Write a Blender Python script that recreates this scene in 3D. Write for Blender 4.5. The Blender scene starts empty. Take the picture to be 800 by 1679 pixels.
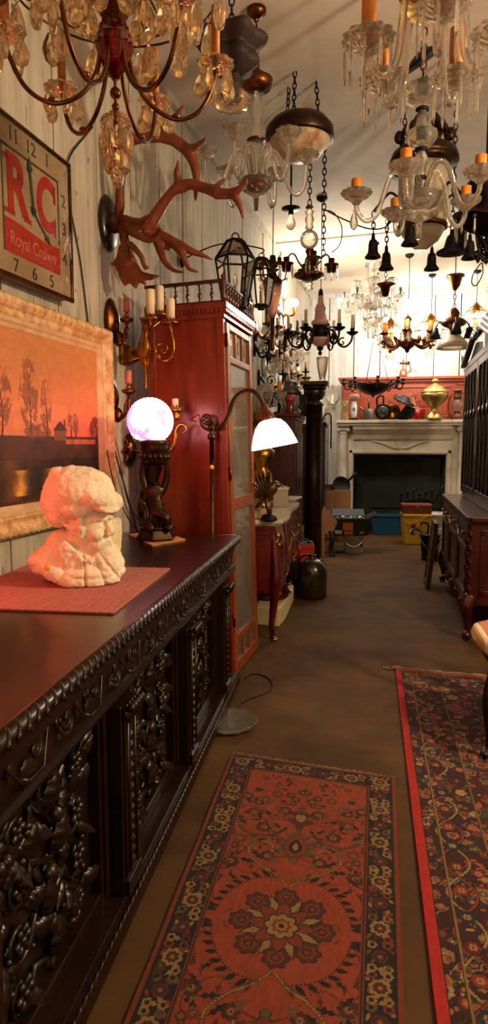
import bpy, bmesh, math, random
import numpy as np
from mathutils import Vector, Matrix, Euler, noise
PI = math.pi
SC = bpy.context.scene
COL = SC.collection
R = random.Random(7)

# ------------------------------------------------------------------ camera
F_PX = 1050.0
PITCH = math.atan(112 / F_PX)
YAW = math.atan(170 / F_PX * math.cos(PITCH))
CAM = Vector((0, 0, 1.3))
RV = Vector((math.cos(YAW), math.sin(YAW), 0))
FV = Vector((-math.sin(YAW) * math.cos(PITCH), math.cos(YAW) * math.cos(PITCH), -math.sin(PITCH)))
UV = RV.cross(FV)
cd = bpy.data.cameras.new('camera')
cam = bpy.data.objects.new('camera', cd)
COL.objects.link(cam)
cam.matrix_world = Matrix((RV, UV, -FV)).transposed().to_4x4()
cam.location = CAM
cd.sensor_fit = 'VERTICAL'
cd.sensor_height = 36
cd.lens = F_PX / 1679 * 36
cd.clip_start = 0.02
SC.camera = cam

def ray(px, py):
    return RV * ((px - 400) / F_PX) + UV * ((839.5 - py) / F_PX) + FV
def at(px, py, Y):
    d = ray(px, py); return CAM + d * (Y / d.y)
def atz(px, py, z):
    d = ray(px, py); return CAM + d * ((z - CAM.z) / d.z)
def atx(px, py, X):
    d = ray(px, py); return CAM + d * (X / d.x)
WA, WB = 1.56, 0.10                      # left wall: X = -WA + WB*Y
def wallp(px, py, off=0.0):
    d = ray(px, py); t = (-WA + off) / (d.x - WB * d.y); return CAM + d * t
def wx(Y): return -WA + WB * Y
WANG = -math.atan(WB)                    # rotation about z so that local +y runs along the wall
def pxm(Y): return Y / F_PX              # metres per pixel at depth Y

# ------------------------------------------------------------------ helpers
def lin(c):
    if isinstance(c, str):
        c = c.lstrip('#'); c = [int(c[i:i + 2], 16) / 255 for i in (0, 2, 4)]
    return tuple((x / 12.92 if x <= .04045 else ((x + .055) / 1.055) ** 2.4) for x in c[:3])

MATS = {}
def mat(name, col, rough=.5, metal=0, var=0.0, scale=8, bump=0, trans=0, ior=1.45, emit=None, es=0,
        col2=None, stretch=(1, 1, 1), coat=0, kind='noise', spec=.5, bscale=None, contrast=(.3, .7), detail=6, alpha=None):
    m = bpy.data.materials.new(name); m.use_nodes = True
    nt = m.node_tree; N = nt.nodes; L = nt.links
    b = N['Principled BSDF']
    c1 = lin(col)
    b.inputs['Base Color'].default_value = (*c1, 1)
    b.inputs['Roughness'].default_value = rough
    b.inputs['Metallic'].default_value = metal
    b.inputs['Transmission Weight'].default_value = trans
    b.inputs['IOR'].default_value = ior
    b.inputs['Coat Weight'].default_value = coat
    b.inputs['Coat Roughness'].default_value = .15
    b.inputs['Specular IOR Level'].default_value = spec
    if alpha is not None: b.inputs['Alpha'].default_value = alpha
    if emit:
        b.inputs['Emission Color'].default_value = (*lin(emit), 1)
        b.inputs['Emission Strength'].default_value = es
    if col2 or bump or var:
        tc = N.new('ShaderNodeTexCoord'); mp = N.new('ShaderNodeMapping')
        L.new(tc.outputs['Object'], mp.inputs['Vector'])
        mp.inputs['Scale'].default_value = stretch
        nz = N.new('ShaderNodeTexNoise'); nz.inputs['Scale'].default_value = scale
        nz.inputs['Detail'].default_value = detail; nz.inputs['Roughness'].default_value = .6
        L.new(mp.outputs[0], nz.inputs['Vector'])
        if col2 or var:
            rp = N.new('ShaderNodeValToRGB')
            c2 = lin(col2) if col2 else tuple(x * (1 - var) for x in c1)
            rp.color_ramp.elements[0].color = (*c2, 1); rp.color_ramp.elements[0].position = contrast[0]
            rp.color_ramp.elements[1].color = (*c1, 1); rp.color_ramp.elements[1].position = contrast[1]
            L.new(nz.outputs['Fac'], rp.inputs['Fac'])
            L.new(rp.outputs['Color'], b.inputs['Base Color'])
        if bump:
            bn = N.new('ShaderNodeBump'); bn.inputs['Strength'].default_value = 1
            bn.inputs['Distance'].default_value = bump
            src = nz
            if bscale:
                src = N.new('ShaderNodeTexNoise'); src.inputs['Scale'].default_value = bscale
                src.inputs['Detail'].default_value = 4
                L.new(mp.outputs[0], src.inputs['Vector'])
            L.new(src.outputs['Fac'], bn.inputs['Height']); L.new(bn.outputs[0], b.inputs['Normal'])
    MATS[name] = m
    return m

def attr_mat(name, rough=.9, bump=0, bscale=400, emit=0, coat=0):
    m = bpy.data.materials.new(name); m.use_nodes = True
    nt = m.node_tree; N = nt.nodes; L = nt.links; b = N['Principled BSDF']
    a = N.new('ShaderNodeAttribute'); a.attribute_name = 'Col'
    L.new(a.outputs['Color'], b.inputs['Base Color'])
    b.inputs['Roughness'].default_value = rough
    b.inputs['Coat Weight'].default_value = coat
    if emit:
        L.new(a.outputs['Color'], b.inputs['Emission Color']); b.inputs['Emission Strength'].default_value = emit
    if bump:
        tc = N.new('ShaderNodeTexCoord')
        nz = N.new('ShaderNodeTexNoise'); nz.inputs['Scale'].default_value = bscale
        L.new(tc.outputs['Object'], nz.inputs['Vector'])
        bn = N.new('ShaderNodeBump'); bn.inputs['Distance'].default_value = bump
        L.new(nz.outputs['Fac'], bn.inputs['Height']); L.new(bn.outputs[0], b.inputs['Normal'])
    return m

def tag(o, label, cat, group=None, kind=None):
    o['label'] = label; o['category'] = cat
    if group: o['group'] = group
    if kind: o['kind'] = kind
    return o
def thing(name, label, cat, loc=(0, 0, 0), rotz=0, group=None):
    o = bpy.data.objects.new(name, None); COL.objects.link(o)
    o.location = loc; o.rotation_euler = (0, 0, rotz); o.empty_display_size = .05
    return tag(o, label, cat, group)
def place(name, me, parent, M=None):
    o = bpy.data.objects.new(name, me); COL.objects.link(o)
    if parent: o.parent = parent
    if M is not None: o.matrix_local = M
    return o
def T(x, y=None, z=None):
    return Matrix.Translation(x if y is None else (x, y, z))
def RZ(a): return Matrix.Rotation(a, 4, 'Z')
def RX(a): return Matrix.Rotation(a, 4, 'X')
def RY(a): return Matrix.Rotation(a, 4, 'Y')
def S(x, y, z): return Matrix.Diagonal((x, y, z, 1))
def axis(p, q):
    "matrix taking local z axis to p->q with origin at p"
    d = (Vector(q) - Vector(p)); return T(p) @ d.to_track_quat('Z', 'Y').to_matrix().to_4x4()

def smooth_path(pts, k=6):
    pts = [Vector(p) for p in pts]
    if len(pts) < 3: return pts
    out = []
    n = len(pts)
    for i in range(n - 1):
        p0 = pts[max(i - 1, 0)]; p1 = pts[i]; p2 = pts[i + 1]; p3 = pts[min(i + 2, n - 1)]
        for j in range(k):
            t = j / k
            out.append(.5 * ((2 * p1) + (p2 - p0) * t + (2 * p0 - 5 * p1 + 4 * p2 - p3) * t * t + (3 * p1 - p0 - 3 * p2 + p3) * t ** 3))
    out.append(pts[-1])
    return out

class MB:
    def __init__(s): s.v = []; s.f = []; s.s = []
    def add(s, vs, fs, M=None, sm=False):
        o = len(s.v)
        if M is None: s.v += [tuple(v) for v in vs]
        else: s.v += [tuple(M @ Vector(v)) for v in vs]
        s.f += [tuple(i + o for i in f) for f in fs]; s.s += [sm] * len(fs)
        return s
    def box(s, c, d, M=None):
        x, y, z = d[0] / 2, d[1] / 2, d[2] / 2; a, b, e = c
        vs = [(a + i * x, b + j * y, e + k * z) for i in (-1, 1) for j in (-1, 1) for k in (-1, 1)]
        return s.add(vs, [(0, 1, 3, 2), (4, 6, 7, 5), (0, 4, 5, 1), (2, 3, 7, 6), (0, 2, 6, 4), (1, 5, 7, 3)], M)
    def bx(s, x0, x1, y0, y1, z0, z1, M=None):
        return s.box(((x0 + x1) / 2, (y0 + y1) / 2, (z0 + z1) / 2), (abs(x1 - x0), abs(y1 - y0), abs(z1 - z0)), M)
    def lathe(s, prof, n=20, M=None, sm=True, lobes=0, lamp=0, arc=1.0):
        vs = []; fs = []; m = len(prof); cnt = n if arc >= 1 else n + 1
        for i in range(cnt):
            a = 2 * PI * arc * i / n
            for (r, z) in prof:
                rr = r * (1 + lamp * math.cos(lobes * a)) if lobes else r
                vs.append((rr * math.cos(a), rr * math.sin(a), z))
        for i in range(n):
            j = (i + 1) % cnt
            for k in range(m - 1):
                fs.append((i * m + k, j * m + k, j * m + k + 1, i * m + k + 1))
        if arc >= 1:
            if prof[0][0] > 1e-5: fs.append(tuple(i * m for i in range(n))[::-1])
            if prof[-1][0] > 1e-5: fs.append(tuple(i * m + m - 1 for i in range(n)))
        return s.add(vs, fs, M, sm)
    def tube(s, path, r, n=8, M=None, sm=True, flat=1.0, up=None):
        P = [Vector(p) for p in path]; m = len(P); vs = []; fs = []
        rs = r if isinstance(r, (list, tuple)) else [r] * m
        if len(rs) != m:
            rs = [rs[min(int(i / (m - 1) * (len(rs) - 1)), len(rs) - 2)] * (1 - ((i / (m - 1) * (len(rs) - 1)) - min(int(i / (m - 1) * (len(rs) - 1)), len(rs) - 2))) + rs[min(int(i / (m - 1) * (len(rs) - 1)), len(rs) - 2) + 1] * ((i / (m - 1) * (len(rs) - 1)) - min(int(i / (m - 1) * (len(rs) - 1)), len(rs) - 2)) for i in range(m)]
        nrm = None
        for i, p in enumerate(P):
            t = (P[min(i + 1, m - 1)] - P[max(i - 1, 0)])
            t = t.normalized() if t.length > 1e-9 else Vector((0, 0, 1))
            if nrm is None:
                nrm = Vector(up) if up else t.orthogonal()
            nrm = (nrm - t * nrm.dot(t))
            nrm = nrm.normalized() if nrm.length > 1e-6 else t.orthogonal().normalized()
            bi = t.cross(nrm)
            for k in range(n):
                a = 2 * PI * k / n
                vs.append(p + nrm * (rs[i] * flat * math.cos(a)) + bi * (rs[i] * math.sin(a)))
        for i in range(m - 1):
            for k in range(n):
                k2 = (k + 1) % n
                fs.append((i * n + k, i * n + k2, (i + 1) * n + k2, (i + 1) * n + k))
        fs.append(tuple(range(n))[::-1]); fs.append(tuple((m - 1) * n + k for k in range(n)))
        return s.add(vs, fs, M, sm)
    def cyl(s, p, q, r, n=12, r2=None, sm=True):
        return s.tube([p, q], [r, r if r2 is None else r2], n, sm=sm)
    def ball(s, c, r, nu=12, nv=8, M=None, sm=True):
        r = r if isinstance(r, (tuple, list)) else (r, r, r)
        prof = [(math.sin(PI * i / nv), -math.cos(PI * i / nv)) for i in range(nv + 1)]
        prof[0] = (0, -1); prof[-1] = (0, 1)
        MM = T(c) @ S(*r)
        return s.lathe(prof, nu, (M @ MM) if M is not None else MM, sm)
    def prism(s, poly, d, M=None, sm=False, inset=0):
        n = len(poly); vs = [(x, y, -d / 2) for x, y in poly] + [(x, y, d / 2) for x, y in poly]
        fs = [tuple(range(n))[::-1], tuple(range(n, 2 * n))]
        fs += [(i, (i + 1) % n, n + (i + 1) % n, n + i) for i in range(n)]
        return s.add(vs, fs, M, sm)
    def torus(s, c, Rr, r, n=20, k=8, M=None):
        vs = []; fs = []
        for i in range(n):
            a = 2 * PI * i / n
            for j in range(k):
                b = 2 * PI * j / k
                vs.append((c[0] + (Rr + r * math.cos(b)) * math.cos(a), c[1] + (Rr + r * math.cos(b)) * math.sin(a), c[2] + r * math.sin(b)))
        for i in range(n):
            for j in range(k):
                fs.append((i * k + j, ((i + 1) % n) * k + j, ((i + 1) % n) * k + (j + 1) % k, i * k + (j + 1) % k))
        return s.add(vs, fs, M, True)
    def leaf(s, L, W, M, lobes=4, dome=.25, thick=.15, curl=.0):
        "carved lobed leaf along +y, raised along +z"
        n = lobes * 4; vs = []; fs = []
        for i in range(n + 1):
            t = i / n
            w = W / 2 * math.sin(PI * min(1, t * .92 + .06)) ** .7 * (.72 + .28 * abs(math.cos(PI * lobes * t)))
            y = L * t; zc = dome * W * math.sin(PI * (.15 + .8 * t)) + curl * L * t * t
            vs += [(-w, y - w * .25, 0), (-w * .55, y, zc * .95), (0, y, zc * .62), (w * .55, y, zc * .95), (w, y - w * .25, 0)]
        for i in range(n):
            for k in range(4):
                a = i * 5 + k; fs.append((a, a + 1, a + 6, a + 5))
        b = len(vs)
        return s.add(vs, fs, M, True)
    def mesh(s, name, m, bevel=0):
        me = bpy.data.meshes.new(name)
        me.from_pydata(s.v, [], s.f)
        me.polygons.foreach_set('use_smooth', s.s)
        if m is not None: me.materials.append(m)
        bm = bmesh.new(); bm.from_mesh(me); bmesh.ops.recalc_face_normals(bm, faces=bm.faces); bm.to_mesh(me); bm.free()
        me.update()
        return me
    def build(s, name, m, parent=None, bevel=0, M=None, solid=0, sub=0):
        o = place(name, s.mesh(name, m), parent, M)
        if solid:
            md = o.modifiers.new('solid', 'SOLIDIFY'); md.thickness = solid; md.offset = 0
        if bevel:
            md = o.modifiers.new('bevel', 'BEVEL'); md.width = bevel; md.segments = 2; md.limit_method = 'ANGLE'; md.angle_limit = .7
        if sub:
            md = o.modifiers.new('sub', 'SUBSURF'); md.levels = sub; md.render_levels = sub
        return o

def remeshed(mb, voxel, smooth=6, fac=.5, post=None):
    "fuse the overlapping pieces of mb into one skin"
    me = mb.mesh('tmp', None); o = bpy.data.objects.new('tmp', me); COL.objects.link(o)
    md = o.modifiers.new('r', 'REMESH'); md.mode = 'VOXEL'; md.voxel_size = voxel; md.use_smooth_shade = True
    if smooth:
        ms = o.modifiers.new('s', 'SMOOTH'); ms.iterations = smooth; ms.factor = fac
    dg = bpy.context.evaluated_depsgraph_get(); dg.update()
    out = bpy.data.meshes.new_from_object(o.evaluated_get(dg))
    bpy.data.objects.remove(o)
    if post:
        for v in out.vertices: v.co = post(v.co.copy())
    for p in out.polygons: p.use_smooth = True
    return out

def skinned(verts, edges, radii, root=0, sub=1):
    me = bpy.data.meshes.new('sk'); me.from_pydata(verts, edges, [])
    o = bpy.data.objects.new('sk', me); COL.objects.link(o)
    md = o.modifiers.new('skin', 'SKIN'); md.use_smooth_shade = True
    sl = me.skin_vertices[0].data if me.skin_vertices else None
    if sl is None:
        bm = bmesh.new(); bm.from_mesh(me); bm.verts.layers.skin.verify(); bm.to_mesh(me); bm.free(); sl = me.skin_vertices[0].data
    for i, r in enumerate(radii):
        sl[i].radius = (r, r); sl[i].use_root = (i == root)
    ms = o.modifiers.new('sub', 'SUBSURF'); ms.levels = sub; ms.render_levels = sub
    dg = bpy.context.evaluated_depsgraph_get(); dg.update()
    out = bpy.data.meshes.new_from_object(o.evaluated_get(dg))
    bpy.data.objects.remove(o)
    for p in out.polygons: p.use_smooth = True
    return out

def text_mesh(body, size, M, material, name, parent, extrude=.0008, font_scale=(1, 1), bold=0):
    c = bpy.data.curves.new('txt', 'FONT'); c.body = body; c.size = size; c.extrude = extrude
    c.offset = bold; c.align_x = 'CENTER'; c.align_y = 'CENTER'
    o = bpy.data.objects.new('txt', c); COL.objects.link(o)
    dg = bpy.context.evaluated_depsgraph_get(); dg.update()
    me = bpy.data.meshes.new_from_object(o.evaluated_get(dg))
    bpy.data.objects.remove(o)
    me.transform(S(font_scale[0], font_scale[1], 1)); me.materials.clear(); me.materials.append(material)
    return place(name, me, parent, M)

def color_grid(name, img, w, h, material, zf=None, parent=None, M=None, thick=0, warp=None):
    "img[row, col, 3] linear colours; row 0 at y=0. A real sheet w x h with one colour per knot"
    ny, nx = img.shape[:2]
    xs = np.linspace(-w / 2, w / 2, nx); ys = np.linspace(0, h, ny)
    X, Y = np.meshgrid(xs, ys)
    Z = zf(X, Y) if zf else np.zeros_like(X)
    co = np.stack([X, Y, Z], -1).reshape(-1, 3)
    idx = np.arange(nx * ny).reshape(ny, nx)
    q = np.stack([idx[:-1, :-1], idx[:-1, 1:], idx[1:, 1:], idx[1:, :-1]], -1).reshape(-1, 4)
    ring = np.concatenate([idx[0, :-1], idx[:-1, -1], idx[-1, :0:-1], idx[:0:-1, 0]])
    colr = img.reshape(-1, 3)
    if thick:
        n0 = len(co); rb = co[ring].copy(); rb[:, 2] = 0 if zf else -thick
        co = np.concatenate([co, rb]); m = len(ring); ar = np.arange(m)
        sk = np.stack([ring, n0 + ar, n0 + (ar + 1) % m, np.roll(ring, -1)], -1)
        q = np.concatenate([q, sk]); colr = np.concatenate([colr, colr[ring] * .6])
    if warp: co = warp(co)
    me = bpy.data.meshes.new(name)
    me.vertices.add(len(co)); me.vertices.foreach_set('co', co.astype(np.float32).ravel())
    me.loops.add(q.size); me.loops.foreach_set('vertex_index', q.astype(np.int32).ravel())
    me.polygons.add(len(q)); me.polygons.foreach_set('loop_start', (np.arange(len(q)) * 4).astype(np.int32))
    me.polygons.foreach_set('loop_total', np.full(len(q), 4, np.int32))
    me.update(calc_edges=True); me.validate()
    at_ = me.color_attributes.new('Col', 'FLOAT_COLOR', 'POINT')
    at_.data.foreach_set('color', np.concatenate([colr, np.ones((len(colr), 1))], 1).astype(np.float32).ravel())
    me.materials.append(material)
    return place(name, me, parent, M)

# ------------------------------------------------------------------ materials
def wood(name, a, b, rough=.35, sc=6, st=(1, 1, 1), bump=.0006, coat=.2):
    return mat(name, a, rough, col2=b, scale=sc, stretch=st, bump=bump, coat=coat, detail=8, contrast=(.32, .68))
W_SIDE = wood('dark_oak', '#26110a', '#0e0504', .3, 5, (6, 1, 6), .0005, .4)
W_SIDEC = mat('carved_edge_oak', '#26130a', .3, col2='#100704', scale=9, bump=.0008, spec=.4)
W_CARVE = mat('carved_oak', '#21140a', .36, col2='#0c0603', scale=30, bump=.001, coat=.15)
W_RED = wood('red_mahogany', '#7c2510', '#561508', .3, 4, (5, 5, .5), .0004, .35)
W_RED2 = wood('orange_mahogany', '#8f451f', '#642b12', .34, 4, (5, 5, .6), .0004, .3)
W_DARKRED = wood('plum_mahogany', '#4a130d', '#280807', .3, 5, (4, 4, .6), .0004, .35)
W_BLACK = wood('black_walnut', '#23100b', '#0f0605', .32, 5, (4, 4, .6), .0004, .3)
W_VENEER = wood('red_veneer', '#5e150c', '#38090a', .25, 6, (3, 3, 1), .0002, .4)
W_BOARD = wood('brown_board', '#5a3a1e', '#3a2412', .5, 5, (8, 8, .6), .0005, 0)
W_OVER = wood('orange_panel', '#933a1c', '#752b16', .45, 4, (.6, 4, 4), .0004, .1)
BRASS = mat('brass', '#a8722f', .28, 1, col2='#6e4319', scale=14, bump=.0003)
OLDBRASS = mat('old_brass', '#7a4c24', .34, 1, col2='#46281a', scale=12, bump=.0004)
GOLD = mat('gilt', '#c08a3a', .32, 1, col2='#7f541d', scale=20)
COPPER = mat('copper', '#a85a34', .3, 1, col2='#6d3820', scale=10)
BRONZE = mat('dark_bronze', '#4a3524', .36, .85, col2='#24180f', scale=14, bump=.0005)
IRON = mat('black_iron', '#1b1614', .5, .6, var=.5, scale=20, bump=.0004)
STEEL = mat('steel', '#8c8780', .32, 1, var=.4, scale=8)
TIN = mat('dull_tin', '#6b655b', .5, .8, var=.4, scale=8)
FROST = mat('frosted_glass', '#f0dcc0', .35, trans=.6, ior=1.4)
REDGLASS = mat('ruby_glass', '#a3120c', .05, trans=.85, ior=1.5)
def clear_mat(name, tint=(1, 1, 1), rough=.02, ior=1.5, glass=0.0, milk=0.0):
    "thin clear glass: lets light straight through, reflects by Fresnel; glass = share of bending glass"
    m = bpy.data.materials.new(name); m.use_nodes = True
    nt = m.node_tree; N = nt.nodes; L = nt.links; N.remove(N['Principled BSDF']); out = N['Material Output']
    tr = N.new('ShaderNodeBsdfTransparent'); tr.inputs[0].default_value = (*tint, 1)
    gl = N.new('ShaderNodeBsdfGlossy'); gl.inputs['Roughness'].default_value = rough
    fr = N.new('ShaderNodeFresnel'); fr.inputs['IOR'].default_value = ior
    mx = N.new('ShaderNodeMixShader'); L.new(fr.outputs[0], mx.inputs[0]); L.new(tr.outputs[0], mx.inputs[1]); L.new(gl.outputs[0], mx.inputs[2])
    last = mx
    if glass:
        g = N.new('ShaderNodeBsdfGlass'); g.inputs['Color'].default_value = (*tint, 1); g.inputs['IOR'].default_value = ior; g.inputs['Roughness'].default_value = rough
        m2 = N.new('ShaderNodeMixShader'); m2.inputs[0].default_value = glass; L.new(mx.outputs[0], m2.inputs[1]); L.new(g.outputs[0], m2.inputs[2]); last = m2
    if milk:
        d = N.new('ShaderNodeBsdfDiffuse'); d.inputs[0].default_value = (.42, .39, .34, 1); t2 = N.new('ShaderNodeBsdfTranslucent'); t2.inputs[0].default_value = (.42, .39, .34, 1)
        a_ = N.new('ShaderNodeAddShader'); L.new(d.outputs[0], a_.inputs[0]); L.new(t2.outputs[0], a_.inputs[1])
        m3 = N.new('ShaderNodeMixShader'); m3.inputs[0].default_value = milk; L.new(last.outputs[0], m3.inputs[1]); L.new(a_.outputs[0], m3.inputs[2]); last = m3
    L.new(last.outputs[0], out.inputs['Surface']); return m
CRYSTAL = clear_mat('crystal', (1, .98, .95), .03, 1.55, .6, .06)
AMBER = clear_mat('amber_crystal', (1, .89, .72), .04, 1.55, .7, .07)
GLASSP = clear_mat('pressed_glass', (.99, .95, .89), .05, 1.5, .45, .11)
PANEGL = clear_mat('pane_glass', (.96, .95, .92), .02, 1.45)
DUST_SHEEN = clear_mat('dust_sheen_glass', (.95, .93, .9), .03, 1.5)  # beige diffuse mixed in below: dust, plus room reflections painted into the pane
_n = DUST_SHEEN.node_tree.nodes; _l = DUST_SHEEN.node_tree.links; _o = _n['Material Output']; _p = _o.inputs['Surface'].links[0].from_socket
_d = _n.new('ShaderNodeBsdfDiffuse'); _d.inputs[0].default_value = (.45, .38, .3, 1); _m = _n.new('ShaderNodeMixShader'); _m.inputs[0].default_value = .16
_l.new(_p, _m.inputs[1]); _l.new(_d.outputs[0], _m.inputs[2]); _l.new(_m.outputs[0], _o.inputs['Surface'])
WAX = mat('candle_wax', '#e8d3b2', .5, var=.15, scale=6)
OCHRE = mat('amber_sleeve', '#d98a2c', .5, col2='#b8661c', scale=10)
PINKSL = mat('pink_sleeve', '#b9745a', .55, var=.2, scale=10)
PLASTER = mat('bust_stone', '#f3ead4', .85, col2='#dccaa4', scale=14, bump=.004, bscale=60)
MARBLE = mat('marble', '#cfc2ac', .25, col2='#a18f78', scale=5, coat=.2)
WHITEP = mat('mantel_paint', '#d8cdb8', .5, col2='#a89c86', scale=5, bump=.0006, contrast=(.2, .55))
BLACKP = mat('black_plastic', '#14120f', .45)
WHITEPL = mat('white_plastic', '#c9c5b8', .5, var=.1)
YELLOWPL = mat('yellow_plastic', '#c8992a', .45, var=.15, scale=4)
BLUEPL = mat('blue_plastic', '#1c5878', .5, var=.2, scale=4)
REDPL = mat('red_paint', '#b01a12', .4, var=.15, scale=6)
CARD = mat('cardboard', '#a8774a', .85, col2='#8d5f38', scale=4, bump=.0004)
CERAM = mat('stoneware_glaze', '#2e241b', .22, col2='#1a120d', scale=9, bump=.0008, coat=.5)
GREYGLAZE = mat('pale_ceramic', '#c9c4ba', .3, var=.15)
FOAM = mat('pale_stone', '#c8b98a', .85, col2='#a8966a', scale=9, bump=.002)
CORD = mat('black_cord', '#120d0a', .6)
REDCORD = mat('red_cord', '#7a1d18', .6)
STICKER = mat('yellow_sticker', '#e8b81c', .6)
BULB = mat('lit_bulb', '#fff2d8', .3, emit='#ffe2b0', es=30)
DEADBULB = mat('clear_bulb', '#fff3e0', .03, trans=1, ior=1.2)
PINKMET = mat('pink_enamel', '#dcb6ac', .35, col2='#b98076', scale=8, coat=.3)

# ------------------------------------------------------------------ the room
ZC = 3.48; YB = 9.75; XR = 2.25; YF = -1.6
def struct(o): o['kind'] = 'structure'; return o
fl = MB(); n = 60
FLOOR = mat('concrete_floor', '#5e4121', .75, spec=.2, col2='#2f1d0c', scale=2.2, bump=.003, bscale=14, contrast=(.25, .75), detail=10)
fl.bx(-2.2, XR + .1, YF - .1, YB + .2, -.1, 0)
struct(fl.build('floor', FLOOR))
CEIL = mat('ceiling_plaster', '#cfc1ae', .85, col2='#ae9e8a', scale=1.3, bump=.004, bscale=3, contrast=(.3, .62), detail=9)
c_ = MB(); c_.bx(-2.2, XR + .1, YF - .1, YB + .2, ZC, ZC + .1)
struct(c_.build('ceiling', CEIL))
# white-washed boards
def plank_mat(name, a, b, c):
    m = bpy.data.materials.new(name); m.use_nodes = True
    nt = m.node_tree; N = nt.nodes; L = nt.links; bs = N['Principled BSDF']
    tc = N.new('ShaderNodeTexCoord')
    def nz(scale, st, detail=8):
        mp = N.new('ShaderNodeMapping'); mp.inputs['Scale'].default_value = st; L.new(tc.outputs['Object'], mp.inputs['Vector'])
        t = N.new('ShaderNodeTexNoise'); t.inputs['Scale'].default_value = scale; t.inputs['Detail'].default_value = detail
        L.new(mp.outputs[0], t.inputs['Vector']); return t
    g = nz(5, (4, 4, .35)); s = nz(11, (3, 3, .5), 10); p = nz(1.2, (1, 1, .6), 3); k = nz(14, (2, 2, .8), 3)
    rp = N.new('ShaderNodeValToRGB'); rp.color_ramp.elements[0].color = (*lin(b), 1); rp.color_ramp.elements[1].color = (*lin(a), 1)
    rp.color_ramp.elements[0].position = .3; rp.color_ramp.elements[1].position = .62
    L.new(g.outputs['Fac'], rp.inputs['Fac'])
    r2 = N.new('ShaderNodeValToRGB'); r2.color_ramp.elements[0].position = .3; r2.color_ramp.elements[1].position = .36
    L.new(s.outputs['Fac'], r2.inputs['Fac'])
    mx = N.new('ShaderNodeMix'); mx.data_type = 'RGBA'; mx.inputs['A'].default_value = (*lin(c), 1)
    L.new(r2.outputs['Color'], mx.inputs['Factor']); L.new(rp.outputs['Color'], mx.inputs['B'])
    r3 = N.new('ShaderNodeValToRGB'); r3.color_ramp.elements[0].position = .27; r3.color_ramp.elements[1].position = .3
    L.new(k.outputs['Fac'], r3.inputs['Fac'])
    m3 = N.new('ShaderNodeMix'); m3.data_type = 'RGBA'; m3.inputs['A'].default_value = (*lin('#4a3626'), 1)
    L.new(r3.outputs['Color'], m3.inputs['Factor']); L.new(mx.outputs['Result'], m3.inputs['B'])
    m2 = N.new('ShaderNodeMix'); m2.data_type = 'RGBA'; m2.blend_type = 'MULTIPLY'; m2.inputs['Factor'].default_value = .35
    L.new(m3.outputs['Result'], m2.inputs['A']); L.new(p.outputs['Fac'], m2.inputs['B'])
    L.new(m2.outputs['Result'], bs.inputs['Base Color']); bs.inputs['Roughness'].default_value = .75
    bn = N.new('ShaderNodeBump'); bn.inputs['Distance'].default_value = .002; L.new(s.outputs['Fac'], bn.inputs['Height']); L.new(bn.outputs[0], bs.inputs['Normal'])
    return m
PLANK = plank_mat('whitewashed_planks', '#cabfac', '#a89d8a', '#8a7a64')
PLANKB = plank_mat('back_planks', '#dcd8d0', '#bfbbb4', '#9a9388')
GAP = mat('gap_shadow', '#1a120c', .9)  # dark brown backing that shows through the plank gaps
def plank_wall(name, length, h, bw, m, M, first=0, gap=.012, t=.02, skip=()):
    mb = MB(); s = first; rr = random.Random(3)
    while s < length:
        w = bw * rr.uniform(.94, 1.06); e = min(s + w, length)
        dz = rr.uniform(0, .004)
        mb.bx(-t - dz, -dz, s + gap / 2 * rr.uniform(.4, 1.3), e - gap / 2 * rr.uniform(.4, 1.3), 0, h); s = e
    o = mb.build(name, m, None, .003, M); struct(o)
    b = MB(); b.bx(-.08, -.03, first, length, 0, h); ob = b.build('wall_backing', GAP, o)
    return o
L0 = YF
Mw = T(wx(YF), YF, 0) @ RZ(WANG)
plank_wall('wall_left', (YB - YF) / math.cos(WANG) + .05, ZC, .395, PLANK, Mw, first=0)
plank_wall('wall_back', 3.6, ZC, .37, PLANKB, T(XR + .05, YB, 0) @ RZ(PI / 2) @ S(-1, 1, 1), first=0)
plank_wall('wall_right', YB - YF, ZC, .39, PLANK, T(XR, YF, 0) @ S(-1, 1, 1), first=0)
fw = MB(); fw.bx(-2.0, XR + .1, YF - .1, YF, 0, ZC); struct(fw.build('wall_front', PLANK))
# batten across the ceiling and along the wall tops
tb = MB(); a = at(455, 424, 7.4); b = at(800, 386, 6.75)
tb.box((0, 0, 0), (3.6, .05, .02), T((.55, 7.05, ZC - .008)) @ RZ(math.atan2(-.28, 2.0)))
struct(tb.build('trim_1', WHITEP, None, .003))
t2 = MB(); t2.bx(0, .03, 0, YB - YF, ZC - .05, ZC, Mw); struct(t2.build('trim_2', PLANK))
t3 = MB(); t3.bx(wx(YB), XR, YB - .03, YB - .001, ZC - .06, ZC); struct(t3.build('trim_3', PLANKB))
# ------------------------------------------------------------------ carved sideboard
ZT = .83; SB0, SB1 = .12, 3.26
sb = thing('sideboard', 'long dark carved oak sideboard with leafy relief panels under the stone bust', 'sideboard', (-.9, SB0, 0))
SO = Vector((.9, -SB0, 0))                       # world -> local of the sideboard root
LS = T(SO)
m = MB(); m.bx(-1.215, -.556, SB0 + .02, SB1 - .02, ZT - .03, ZT, LS)
m.build('top', W_SIDE, sb, .003)
m = MB()                                          # thick carved edge: bead with slanting lobes
m.tube([(-.556, SB0, ZT - .018), (-.556, SB1 - .02, ZT - .018)], .019, 12, LS)
m.tube([(-.556, SB1 - .02, ZT - .018), (-1.215, SB1 - .02, ZT - .018)], .019, 12, LS)
k = 0; y = SB0 + .03
while y < SB1 - .03:
    m.ball((0, 0, 0), (.0075, .026, .0075), 8, 6, LS @ T(-.5435, y, ZT - .011) @ RX(.5) @ RZ(.5))
    if k % 2: m.ball((0, 0, 0), (.004, .02, .007), 8, 5, LS @ T(-.5385, y, ZT - .025) @ RX(-.7))
    y += .034; k += 1
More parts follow.
